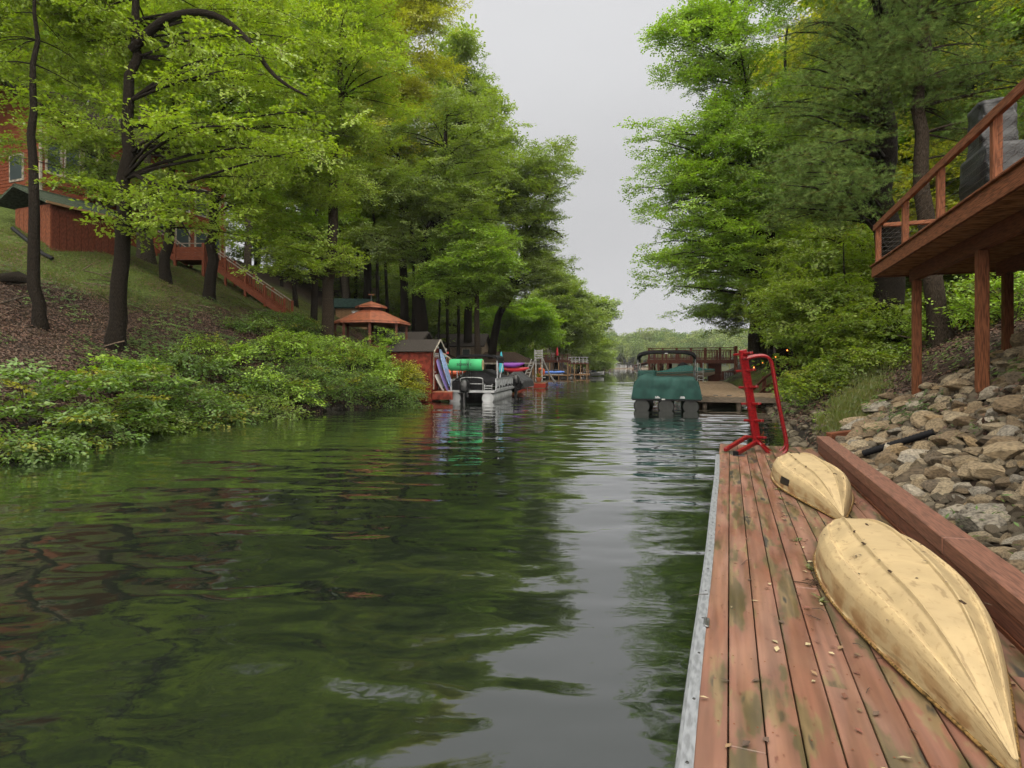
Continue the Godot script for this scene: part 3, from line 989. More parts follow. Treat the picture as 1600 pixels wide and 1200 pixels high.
	tree("maple_tree", "right one of two close grey trunks behind the red dock ladder", b, [Vector3(20.3, 7.59, -46.5), Vector3(20.56, 15.85, -46.5), Vector3(20.93, 25.15, -46.5)], 0.38, M.bark_grey, "oak", mid_spray, [[Vector3(21, 13.9, -45), Vector3(4.5, 4, 4), 31], [Vector3(16, 5.4, -45), Vector3(2.6, 1.1, 2.5), 12]])
	b = on(18.58, -38)
	tree("maple_tree", "dark trunk up the slope right of the two grey trunks", b, [Vector3(18.41, 7.37, -38), Vector3(18.16, 15.82, -38), Vector3(18.07, 24.26, -38)], 0.33, M.bark_dark, "bright", mid_spray, [[Vector3(18.5, 15.86, -37), Vector3(4, 5, 4), 38], [Vector3(17.6, 7.88, -36), Vector3(3, 2.2, 3), 18]])
	b = on(16.12, -31)
	tree("beech_tree", "pale beech with low flat sprays in the right bank thicket", b, [Vector3(15.91, 4.97, -31), Vector3(15.78, 9.1, -31), Vector3(15.71, 12.89, -31)], 0.24, M.bark_grey, "beech", mid_spray, [[Vector3(14.18, 5.73, -29), Vector3(3.2, 1.8, 2.6), 28], [Vector3(15.41, 8.75, -29.5), Vector3(3.2, 2, 3), 24]], 0.8)
	b = on(14.5, -25)
	tree("beech_tree", "thin dark beech sapling left of the massive pine trunk", b, [Vector3(14.39, 4.36, -25), Vector3(14.22, 7.13, -25), Vector3(14.17, 9.91, -25)], 0.13, M.bark_dark, "beech", near_spray, [[Vector3(12.52, 4.15, -23), Vector3(2.4, 1.3, 2), 34], [Vector3(13.33, 6.65, -24), Vector3(2.2, 1.4, 2), 20], [Vector3(11.75, 3.23, -22.5), Vector3(1.6, 0.8, 1.6), 14]], 0.95)
	b = on(13.32, -22)
	tree("beech_tree", "young beech spreading low over the right bank slope", b, [Vector3(12.72, 3.53, -21.6), Vector3(12.36, 5.18, -21.4), Vector3(12.32, 6.37, -21.4)], 0.08, M.bark_dark, "beech", near_spray, [[Vector3(11.33, 3.18, -20), Vector3(1.9, 1, 1.4), 28], [Vector3(10.89, 2.07, -20), Vector3(1.3, 0.7, 1.3), 14], [Vector3(12.3, 4.12, -20.5), Vector3(1.4, 0.8, 1.3), 9], [Vector3(10.27, 4.18, -21), Vector3(1.3, 0.8, 1.4), 10]], 0.85)
	b = on(21.96, -26)
	tree("maple_tree", "yellow-green maple on the slope behind the raised deck", b, [Vector3(21.52, 9.66, -26), Vector3(21.23, 15.44, -26), Vector3(21.09, 20.06, -26)], 0.26, M.bark_dark, "yellow", mid_spray, [[Vector3(20, 14.08, -25), Vector3(4.5, 4, 4), 31], [Vector3(18.06, 8.52, -25), Vector3(3.2, 2.6, 3), 21]])
	# -- slim trunks between the big ones
	for k in 14:
		var right := k > 8
		var px: Vector3 = [Vector3(-16.52, 5.32, -44), Vector3(-16.88, 6.76, -62), Vector3(-11.67, 5.8, -50), Vector3(-12.29, 6.36, -57), Vector3(-10.27, 6.6, -60), Vector3(-6.44, 5.8, -50), Vector3(-6.44, 6.44, -58), Vector3(-5.04, 6.12, -54), Vector3(-20.8, 5.96, -52), Vector3(18, 5, -40), Vector3(21.57, 5.48, -46), Vector3(21.09, 5.16, -42), Vector3(15.79, 4.12, -29), Vector3(19.73, 4.44, -33)][k]
		var q := on(px.x, px.z)
		var hh := R(13, 19)
		tree("slim_tree", "slim dark trunk standing in the thicket of the right bank" if right else "slim dark trunk in the woods behind the orange gazebo and the boats", q, [q + Vector3(R(-0.4, 0.4), hh * 0.4, 0), q + Vector3(R(-0.8, 0.8), hh * 0.75, 0), q + Vector3(R(-0.6, 0.6), hh, 0)], R(0.11, 0.2), M.bark_dark, ["maple", "bright", "oak"][k % 3], mid_spray, [[q + Vector3(0, hh * 0.8, 0), Vector3(2.6, hh * 0.22, 2.6), 16]], 1.0, "slim trunks in the right bank thicket" if right else "slim trunks in the woods behind the gazebo")
	# -- background: a few models, copied through the woods behind
	var stock := []
	for k in 5:
		var h := 20.0 + 2.0 * k
		var kind: String = ["maple", "oak", "bright", "dark", "yellow"][k]
		var t := tree("forest_tree", "tall leafy tree in the woods behind the left bank houses", Vector3.ZERO, [Vector3(0.3, h * 0.35, 0), Vector3(-0.3, h * 0.7, 0.3), Vector3(0, h, 0)], 0.3, [M.bark_dark, M.bark_brown, M.bark_dark, M.bark_grey, M.bark_dark][k], kind, far_spray,
			[[Vector3(0, h * 0.68, 0), Vector3(4.6, h * 0.3, 4.6), 34], [Vector3(0.5, h * 0.4, 0), Vector3(4, h * 0.14, 4), 16]], 1.05, "trees in the woods behind the left bank")
		stock.append(t)
	var spots := []
	for k in 46:
		spots.append([-1, R(0, 1), k])
	for k in 34:
		spots.append([1, R(0, 1), k])
	var used := 0
	var looks := ["fresh green tree with a dark trunk", "dull green tree with a brown trunk", "light green tree with a dark trunk", "deep green tree with a pale grey trunk", "yellowing tree with a dark trunk"]
	for s in spots:
		var z: float
		var x: float
		if s[0] < 0:
			z = -30.0 - 130.0 * pow(s[2] / 46.0, 1.3)
			x = shore(LEFT_SHORE, z) - (R(24, 46) if z > -52.0 else R(7, 40))
		else:
			z = -24.0 - 54.0 * s[2] / 34.0
			x = shore(RIGHT_SHORE, z) + R(7, 30)
		var o: Node3D
		if used < 5:
			o = stock[used]
		else:
			o = stock[used % 5].duplicate()
			o.name = "forest_tree"
			add_child(o, true)
		used += 1
		o.position = on(x, z, -0.2)
		o.rotation.y = R(0, TAU)
		o.scale = Vector3.ONE * R(0.85, 1.2)
		if s[0] > 0:
			tag(o, looks[(used - 1) % 5] + " in the woods up the right bank", "tree", "trees in the woods up the right bank")
		else:
			tag(o, looks[(used - 1) % 5] + " in the woods behind the left bank", "tree", "trees in the woods behind the left bank")


# ---- shrubs, seedlings, litter ---------------------------------------------------------------------------------------
func shrub(called: String, label: String, base: Vector3, r: Vector3, n: int, kind: String, mesh: Mesh, size: float, group: String) -> void:
	var t := thing(called, label, "shrub", base, 0.0, group)
	var b := MB.new()
	var where := []
	var tint := []
	for k in n:
		var d := Vector3(R(-1, 1), R(0.05, 1), R(-1, 1))
		while Vector3(d.x, d.y, d.z).length() > 1.0:
			d = Vector3(R(-1, 1), R(0.05, 1), R(-1, 1))
		d = d.normalized() * pow(d.length(), 0.5)
		var p := d * r
		if k % 3 == 0:
			b.tube([Vector3(d.x * 0.2, -0.25, d.z * 0.2), p * Vector3(0.4, 0.6, 0.4), p], [0.022, 0.014, 0.005], 4, false)
		where.append(Transform3D((Basis(Vector3.UP, R(0, TAU)) * Basis(Vector3.RIGHT, rng.randfn(0, 0.3))).scaled(Vector3.ONE * size * R(0.75, 1.25)), p))
		tint.append(tone(kind) if k % 5 else tone(["yellow", "oak", "dark"][k % 3]) * 0.7)
	part("stem", b, M.bark_brown, t)
	scatter("foliage", mesh, M.leaf, t, where, tint)


func undergrowth() -> void:
	var broad := spray_mesh(60, 0.58, 0.2, 0.15, 0.105, 0.0)
	var small := spray_mesh(90, 0.5, 0.6, 0.075, 0.05, 0.01)
	var bushy := spray_mesh(90, 0.55, 0.6, 0.11, 0.07, 0.008)
	# left bank, broad leaves near the lens
	var list := [
		["broad-leaved bush at the left edge of the picture low over the water", -10.64, -12.6, Vector3(1.2, 1.25, 0.9), 30, "shrub", broad, 0.8],
		["broad-leaved bush overhanging the water with flat pale sprays, left of the large maple", -10.71, -14.6, Vector3(1.5, 1.5, 1.0), 38, "shrub", broad, 0.85],
		["pale broad-leaved bush directly below the large maple", -10.61, -16.6, Vector3(1.4, 1.5, 1.0), 34, "shrub", broad, 0.85],
		["green bush leaning to the water right of the large maple", -9.67, -17.4, Vector3(1.5, 1.3, 1.0), 40, "shrub", bushy, 1.0],
		["feathery dark bush trailing into the water at the bend of the left bank", -9.04, -19.6, Vector3(1.6, 1.1, 1.1), 46, "dark", small, 1.1],
		["low shrub behind the feathery dark bush", -10.62, -21, Vector3(1.6, 1.0, 1.1), 34, "shrub", bushy, 1.0],
		["leafy bush on the bank below the thin dark maple", -11.67, -20.6, Vector3(1.3, 0.9, 1.0), 26, "shrub", bushy, 1.0],
		["light green bush at the waterline left of the yellowing bush", -8.51, -23.2, Vector3(1.7, 1.5, 1.3), 56, "shrub", small, 1.2],
		["bright green bush on the slope beneath the leaning grey maple", -9.78, -25.5, Vector3(1.9, 1.4, 1.4), 56, "bright", bushy, 1.0],
		["tall bright green bush right of the leaning grey maple trunk", -7.51, -26.5, Vector3(1.8, 2.0, 1.3), 66, "bright", bushy, 1.0],
		["low dense bush at the waterline left of the red boat shed", -7.11, -24.6, Vector3(1.7, 1.2, 1.2), 54, "shrub", small, 1.2],
		["yellowing bush beside the red boat shed", -5.15, -27.6, Vector3(0.85, 1.6, 0.7), 56, "yellow", small, 1.2],
		["leafy bush at the water's edge under the yellowing bush", -5.39, -26.2, Vector3(1.6, 1.1, 1.1), 50, "shrub", small, 1.2],
		["low bush trailing into the water at the left edge of the picture", -9.73, -11.3, Vector3(1.0, 0.7, 0.7), 26, "shrub", bushy, 0.9],
		["low bush trailing into the water under the overhanging pale sprays", -10.12, -13.2, Vector3(1.1, 0.7, 0.7), 28, "shrub", bushy, 0.9],
		["dark low bush at the waterline below the large maple", -10.27, -15.4, Vector3(1.1, 0.75, 0.7), 30, "dark", bushy, 0.95],
		["leafy tangle hanging over the water right of the dark low bush", -9.89, -16.8, Vector3(1.1, 0.8, 0.7), 30, "shrub", small, 1.1],
		["tall loose bush on the slope just above the pale broad-leaved bush", -11.75, -22.5, Vector3(1.4, 1.1, 1.0), 30, "bright", bushy, 1.0],
		["bright bush between the feathery dark bush and the light green one", -9, -21.6, Vector3(1.3, 1.2, 1.0), 40, "bright", bushy, 1.0],
		["bright low bush under the trunk of the large maple", -12.03, -17.6, Vector3(1.2, 0.8, 0.8), 22, "bright", broad, 0.8],
		["lush green bush hiding the posts of the orange gazebo", -7.92, -32.4, Vector3(1.3, 1.3, 0.8), 40, "bright", bushy, 1.0],
		["low bush left of the lush bush below the gazebo", -9.53, -28.6, Vector3(1.5, 1.1, 1.0), 40, "bright", small, 1.2],
		["dull green bush on the slope halfway up to the red stairs", -12.1, -33, Vector3(1.6, 1.0, 1.2), 34, "shrub", small, 1.3],
		["leafy bush pressed against the left wall of the red boat shed", -5.07, -28.5, Vector3(0.6, 1.8, 0.45), 34, "yellow", small, 1.1],
		["upright light green sapling in front of the orange gazebo", -6.43, -30, Vector3(0.9, 3.1, 0.9), 50, "bright", bushy, 0.9],
		["rounded bush behind the yellowing bush", -5.42, -30.5, Vector3(1.2, 1.4, 1.0), 40, "shrub", small, 1.2],
		["bush on the slope between the leaning grey maple and the gazebo", -8.27, -31, Vector3(1.6, 1.3, 1.2), 44, "shrub", small, 1.2],
		["small bush under the dark crooked maple", -11.78, -26.5, Vector3(1.5, 0.8, 1.3), 32, "shrub", small, 1.2],
		["spreading bush on the slope below the foot of the red stairs", -12.33, -30, Vector3(2.0, 1.0, 1.4), 40, "shrub", small, 1.3],
	]
	for s in list:
		shrub("shrub", s[0], on(s[1], s[2], -0.05), s[3] * Vector3(1.2, 1.02, 1.15), int(s[4] * 1.2), s[5], s[6], s[7], "shrubs along the left bank")
	list = [
		["leafy bush at the waterline beside the end of the red dock", 9.53, -17.5, Vector3(1.1, 1.3, 1.0), 34, "beech", bushy, 0.9],
		["bush overhanging the water beyond the end of the red dock", 10.94, -21.5, Vector3(0.9, 1.1, 0.9), 36, "bright", bushy, 0.95],
		["dark bush below the massive pine trunk", 11.2, -18.5, Vector3(1.3, 1.2, 1.0), 36, "beech", bushy, 0.9],
		["yellow-green bush left of the near deck post", 10.66, -16.4, Vector3(1.0, 0.8, 0.9), 24, "beech", bushy, 0.9],
		["bright green bush seen under the raised deck", 13.61, -17.5, Vector3(1.5, 1.5, 1.2), 44, "bright", bushy, 0.95],
		["leafy bush under the raised deck at the right edge", 13.52, -15.5, Vector3(1.4, 1.5, 1.2), 40, "bright", bushy, 0.95],
		["bush on the slope above the timber stair rail", 16.67, -30, Vector3(1.6, 1.4, 1.3), 44, "bright", bushy, 1.0],
		["bush in the thicket right of the timber stair rail", 14.72, -25, Vector3(1.6, 1.6, 1.3), 46, "beech", bushy, 1.0],
		["small seedling bush on the grassy edge left of the rock bank", 7.33, -13.2, Vector3(0.35, 0.35, 0.35), 7, "bright", bushy, 0.5],
		["low bush between the pine trunk and the near deck post", 13.44, -20, Vector3(1.3, 1.2, 1.1), 34, "dark", bushy, 1.0],
	]
	for s in list:
		shrub("shrub", s[0], on(s[1], s[2], -0.05), s[3], s[4], s[5], s[6], s[7], "shrubs along the right bank")
	# the brushwood that closes off the view under the crowns, far back on both slopes
	for side in [-1, 1]:
		var w0 := []
		var c0 := []
		for k in 3000:
			var z := R(-120, -26) if side < 0 else R(-80, -24)
			var x := shore(LEFT_SHORE, z) - R(17, 44) if side < 0 else shore(RIGHT_SHORE, z) + R(7, 30)
			if side < 0 and z > -56.0 and x > -34.0:
				x -= 22.0
			if side < 0 and z < -60.0:
				x += 12.0
			w0.append(Transform3D(Basis(Vector3.UP, R(0, TAU)).scaled(Vector3.ONE * R(0.9, 1.5)), on(x, z, R(0.3, 6.5))))
			c0.append(tone(["dark", "maple", "oak", "beech"][k % 4]) * 0.8)
		var th := scatter("brushwood", sprays.far, M.leaf, self, w0, c0)
		th.set_meta("label", "leafy brushwood under the trees far up the left slope" if side < 0 else "leafy brushwood under the trees far up the right slope")
		th.set_meta("category", "undergrowth")
	# fallen leaves, seedlings and grass
	var litter := MB.new()
	for k in 46:
		var a := R(0, TAU)
		var p := Vector3(cos(a), 0, sin(a)) * sqrt(R(0, 1)) * 0.6 + Vector3(0, R(0.005, 0.04), 0)
		var d := Vector3(R(-1, 1), R(-0.25, 0.35), R(-1, 1)).normalized()
		var g := R(0.5, 1.5)
		leaf(litter, p, d, Vector3(R(-0.5, 0.5), 1, R(-0.5, 0.5)), R(0.05, 0.1), R(0.03, 0.06), Color(g, g * R(0.75, 1.0), g * R(0.6, 1.0)))
	var sow := MB.new()
	for k in 26:
		var a := R(0, TAU)
		var p := Vector3(cos(a), 0, sin(a)) * sqrt(R(0, 1)) * 0.5
		var h := R(0.05, 0.22)
		for s in 3:
			var q := TAU * s / 3.0 + a
			leaf(sow, p + Vector3(0, h, 0), Vector3(cos(q), R(-0.3, 0.3), sin(q)).normalized(), Vector3.UP, R(0.06, 0.11), R(0.04, 0.07), leaf_c(0.0))
	var turf := MB.new()
	for k in 90:
		var p := Vector3(R(-0.35, 0.35), 0, R(-0.35, 0.35))
		var d := Vector3(R(-0.6, 0.6), 1, R(-0.6, 0.6)).normalized()
		var s := d.cross(Vector3(R(-1, 1), 0, R(-1, 1))).normalized() * 0.006
		turf.col = Color.WHITE * R(0.75, 1.25)
		turf.tri(p - s, p + s, p + d * R(0.04, 0.10))
	var w1 := []
	var c1 := []
	var w2 := []
	var c2 := []
	var w3 := []
	var c3 := []
	for k in 9000:
		var z := R(-48, -7)
		var left := k % 4 != 0
		var x := shore(LEFT_SHORE, z) - R(0.1, 17.0) if left else shore(RIGHT_SHORE, z) + R(0.2, 11.0)
		var d := inland(x, z)
		if not left and z > -11.5 and d < 1.0:
			continue
		var y := H(x, z)
		var q := Vector3(H(x - 0.3, z) - H(x + 0.3, z), 0.6, H(x, z - 0.3) - H(x, z + 0.3)).normalized()
		var e := q.cross(Vector3.FORWARD).normalized()
		var bs := Basis(e, q, e.cross(q)) * Basis(Vector3.UP, R(0, TAU))
		var g := lawn(x, z)
		var tr := Transform3D(bs.scaled(Vector3.ONE * R(0.8, 1.3)), Vector3(x, y, z))
		if R(0, 1) < g:
			w3.append(tr)
			c3.append(Color(0.115, 0.16, 0.04).lerp(Color(0.17, 0.19, 0.06), R(0, 1)))
			if R(0, 1) < 0.3:
				w1.append(tr)
				c1.append(Color(0.12, 0.075, 0.045))
		else:
			w1.append(tr)
			c1.append(Color(0.055, 0.034, 0.022).lerp(Color(0.12, 0.068, 0.045), pow(R(0, 1), 1.6)))
			if R(0, 1) < (0.34 if d < 5.0 or not left else 0.1) * (0.2 + 0.8 * clampf((-17.0 - z) * 0.12, 0.0, 1.0)):
				w2.append(tr)
				c2.append(tone("shrub") * R(0.5, 0.9))
	# a thin grassy strip at the left edge of the rocks
	for k in 260:
		var z := R(-16.5, -11.0)
		var x := shore(RIGHT_SHORE, z) + R(0.3, 1.2) + (-11.0 - z) * 0.35 * R(0.6, 1.0)
		w3.append(Transform3D(Basis(Vector3.UP, R(0, TAU)).scaled(Vector3.ONE * R(0.8, 1.5)), on(x, z)))
		c3.append(Color(0.12, 0.17, 0.045).lerp(Color(0.19, 0.18, 0.07), R(0, 1)))
	for row in [["fallen_leaves", litter, M.dry_leaf, w1, c1, "brown fallen leaves covering the slopes", "fallen leaves"], ["ground_cover", sow, M.leaf, w2, c2, "low green seedlings over the slopes", "ground cover"], ["grass", turf, M.leaf, w3, c3, "short grass of the lawns on both banks", "grass"]]:
		var o := scatter(row[0], row[1].commit(), row[2], self, row[3], row[4])
		o.set_meta("label", row[5])
		o.set_meta("category", row[6])
	# twigs and sticks dropped on the slopes
	var stick := MB.new()
	stick.col = Color(1, 1, 1)
	stick.tube(bend([Vector3(-0.5, 0.02, 0), Vector3(-0.1, 0.06, 0.05), Vector3(0.5, 0.03, -0.04)], 3), [0.016, 0.016, 0.015, 0.014, 0.012, 0.01, 0.007], 5)
	stick.tube([Vector3(0.0, 0.05, 0.03), Vector3(0.25, 0.09, 0.2)], [0.009, 0.004], 4)
	var w5 := []
	var c5 := []
	for k in 420:
		var z := R(-36, -8)
		var x := shore(LEFT_SHORE, z) - R(0.6, 13.0) if k % 3 else shore(RIGHT_SHORE, z - 4.0) + R(2.5, 9.0)
		w5.append(Transform3D(Basis(Vector3.UP, R(0, TAU)) * Basis(Vector3.FORWARD, R(-0.4, 0.4)) * Basis.from_scale(Vector3.ONE * R(0.4, 1.6)), on(x, z)))
		c5.append(Color(0.10, 0.075, 0.055) * R(0.5, 2.0))
	var so := scatter("fallen_twigs", stick.commit(), M.stone_dark, self, w5, c5)
	so.set_meta("label", "broken twigs and sticks lying on the wooded slopes")
	so.set_meta("category", "twigs")
	# stones at the left waterline
	var t := thing("shore_stones", "small dark stones along the left waterline below the broad-leaved bushes", "shore stones")
	var w4 := []
	var c4 := []
	for k in 420:
		var z := -10.0 - 22.0 * R(0, 1)
		var x := shore(LEFT_SHORE, z) - R(-0.25, 0.7)
		var s := R(0.05, 0.17)
		w4.append(Transform3D((Basis(Vector3.UP, R(0, TAU)) * Basis(Vector3.RIGHT, R(-0.5, 0.5))).scaled(Vector3(s * 1.3, s * 0.8, s)), Vector3(x, maxf(H(x, z), 0.0) + s * 0.2, z)))
		c4.append(Color(0.05, 0.046, 0.036) * R(0.5, 1.3))
	scatter("stones", stone_mesh(), M.stone_dark, t, w4, c4)
	t = thing("shore_stones", "tan stones along the right waterline beyond the end of the red dock", "shore stones")
	w4 = []
	c4 = []
	for k in 300:
		var z := -10.6 - 17.0 * pow(R(0, 1), 1.3)
		var x := shore(RIGHT_SHORE, z) + R(-0.25, 0.9)
		var s := R(0.05, 0.16)
		w4.append(Transform3D((Basis(Vector3.UP, R(0, TAU)) * Basis(Vector3.RIGHT, R(-0.5, 0.5))).scaled(Vector3(s * 1.4, s * 0.8, s * 1.1)), Vector3(x, maxf(H(x, z), 0.0) + s * 0.2, z)))
		c4.append(Color(0.2, 0.17, 0.12) * R(0.5, 1.3))
	scatter("stones", stone_mesh(), M.stone_dark, t, w4, c4)


func stone_mesh() -> ArrayMesh:                       # an angular stone: a ball of 80 facets cut by a few planes
	var ph := (1.0 + sqrt(5.0)) / 2.0
	var c := []
	for a in [-1.0, 1.0]:
		for g in [-ph, ph]:
			c.append_array([Vector3(0, a, g).normalized(), Vector3(a, g, 0).normalized(), Vector3(g, 0, a).normalized()])
	var faces := []
	for i in 12:
		for j in range(i + 1, 12):
			for l in range(j + 1, 12):
				if c[i].distance_to(c[j]) < 1.1 and c[j].distance_to(c[l]) < 1.1 and c[i].distance_to(c[l]) < 1.1:
					faces.append([c[i], c[j], c[l]])
	var cuts := []
	for k in 11:
		cuts.append([Vector3(R(-1, 1), R(-1, 1), R(-1, 1)).normalized(), R(0.36, 0.74)])
	var b := MB.new()
	var put := func(p: Vector3) -> Vector3:
		var q := p.normalized() * (1.0 + 0.12 * lump.get_noise_3dv(p * 40.0 + cuts[0][0] * 90.0))
		for w in cuts:
			var over: float = q.dot(w[0]) - w[1]
			if over > 0.0:
				q -= w[0] * over
		return q
	for f in faces:
		var ab: Vector3 = f[0] + f[1]
		var bc: Vector3 = f[1] + f[2]
		var ca: Vector3 = f[2] + f[0]
		for g in [[f[0], ab, ca], [ab, f[1], bc], [ca, bc, f[2]], [ab, bc, ca]]:
			b.out_tri(put.call(g[0]), put.call(g[1]), put.call(g[2]), Vector3.ZERO)
	return b.commit()


# ---- the red dock, its ladder and the kayaks -------------------------------------------------------------------------
# these stand in the dock's own frame: x across it from the water to the bank, -z along it away from the lens
const SEAMS := [-0.17, -0.006, 0.132, 0.265, 0.402, 0.54, 0.678, 0.816, 0.953, 1.09, 1.228, 1.385]


func plank_texture() -> ImageTexture:                 # brick-red paint, worn through to weathered wood along some boards
	var w := 2048
	var h := 512
	var f := FastNoiseLite.new()
	f.fractal_octaves = 5
	f.seed = 41
	f.frequency = 0.012
	var wear := f.get_image(1024, h)
	wear.resize(w, h, Image.INTERPOLATE_CUBIC)
	f.seed = 42
	f.frequency = 0.05
	var grain := f.get_image(192, h)
	grain.resize(w, h, Image.INTERPOLATE_CUBIC)
	f.seed = 43
	f.frequency = 0.006
	var shade := f.get_image(w, h)
	f.seed = 44
	f.frequency = 0.055
	var specks := f.get_image(w, h)
	f.seed = 45
	f.frequency = 0.02
	var mould := f.get_image(700, h)
	mould.resize(w, h, Image.INTERPOLATE_CUBIC)
	var dw := wear.get_data()
	var dg := grain.get_data()
	var ds := shade.get_data()
	var dk := specks.get_data()
	var dm := mould.get_data()
	var st := dw.size() / (w * h)
	var bias := [-0.10, 0.14, -0.03, 0.10, -0.06, 0.06, 0.02, 0.10, 0.13, 0.12, 0.12]
	var out := PackedByteArray()
	out.resize(w * h * 3)
	var paint := Vector3(105, 71, 57)
	var pale := Vector3(114, 84, 69)
	var wood := Vector3(112, 94, 68)
	var wood_d := Vector3(72, 60, 44)
	var algae := Vector3(74, 66, 42)
	var black := Vector3(38, 36, 33)
	for y in h:
		var t := -0.2 + 1.7 * y / h
		var i := 0
		while i < 10 and t > SEAMS[i + 1]:
			i += 1
		var edge: float = minf(absf(t - SEAMS[i]), absf(SEAMS[i + 1] - t))
		var eb := 0.10 * exp(-edge / 0.008)
		var shift := i * 331
		for x in w:
			var p := y * w + x
			var xs := (x + shift) % w
			var q := y * w + xs
			var a: float = dw[q * st] / 255.0 + bias[i] + eb
			var g := clampf((dg[q * st] / 255.0 - 0.5) * 1.5 + 0.5, 0.0, 1.0)
			var k := dk[p * st] / 255.0
			var c := paint.lerp(pale, clampf(ds[p * st] / 127.0 - 0.5, 0.0, 1.0)) * (0.88 + 0.2 * g)
			var bare := clampf((a + 0.22 * (g - 0.5) + 0.2 * (k - 0.5) - 0.59) * 11.0, 0.0, 1.0)
			if bare > 0.0:
				var b := wood_d.lerp(wood, clampf(g * 2.0 - 0.4, 0.0, 1.0))
				b = b.lerp(algae, clampf((dm[p * st] / 255.0 - 0.45) * 4.0, 0.0, 0.75))
				c = c.lerp(b, bare * 0.92)
			c *= 1.04 - 0.3 * clampf((dm[p * st] / 255.0 - 0.4) * 2.2, 0.0, 1.0) * clampf(a * 1.6 - 0.3, 0.0, 1.0)
			var film := clampf((a - 0.55) * 3.0, 0.0, 0.4)
			c = c.lerp(algae, film * 0.6)
			if a > 0.7 and dm[p * st] < 104:
				c = c.lerp(black, clampf((104 - dm[p * st]) / 18.0, 0.0, 0.8) * clampf((a - 0.7) * 10.0, 0.0, 1.0))
			if k > 0.80:
				c = c.lerp(Vector3(84, 50, 40), clampf((k - 0.80) * 9.0, 0.0, 0.7))
			out[p * 3] = clampi(int(c.x), 0, 255)
			out[p * 3 + 1] = clampi(int(c.y), 0, 255)
			out[p * 3 + 2] = clampi(int(c.z), 0, 255)
	return ImageTexture.create_from_image(Image.create_from_data(w, h, false, Image.FORMAT_RGB8, out))


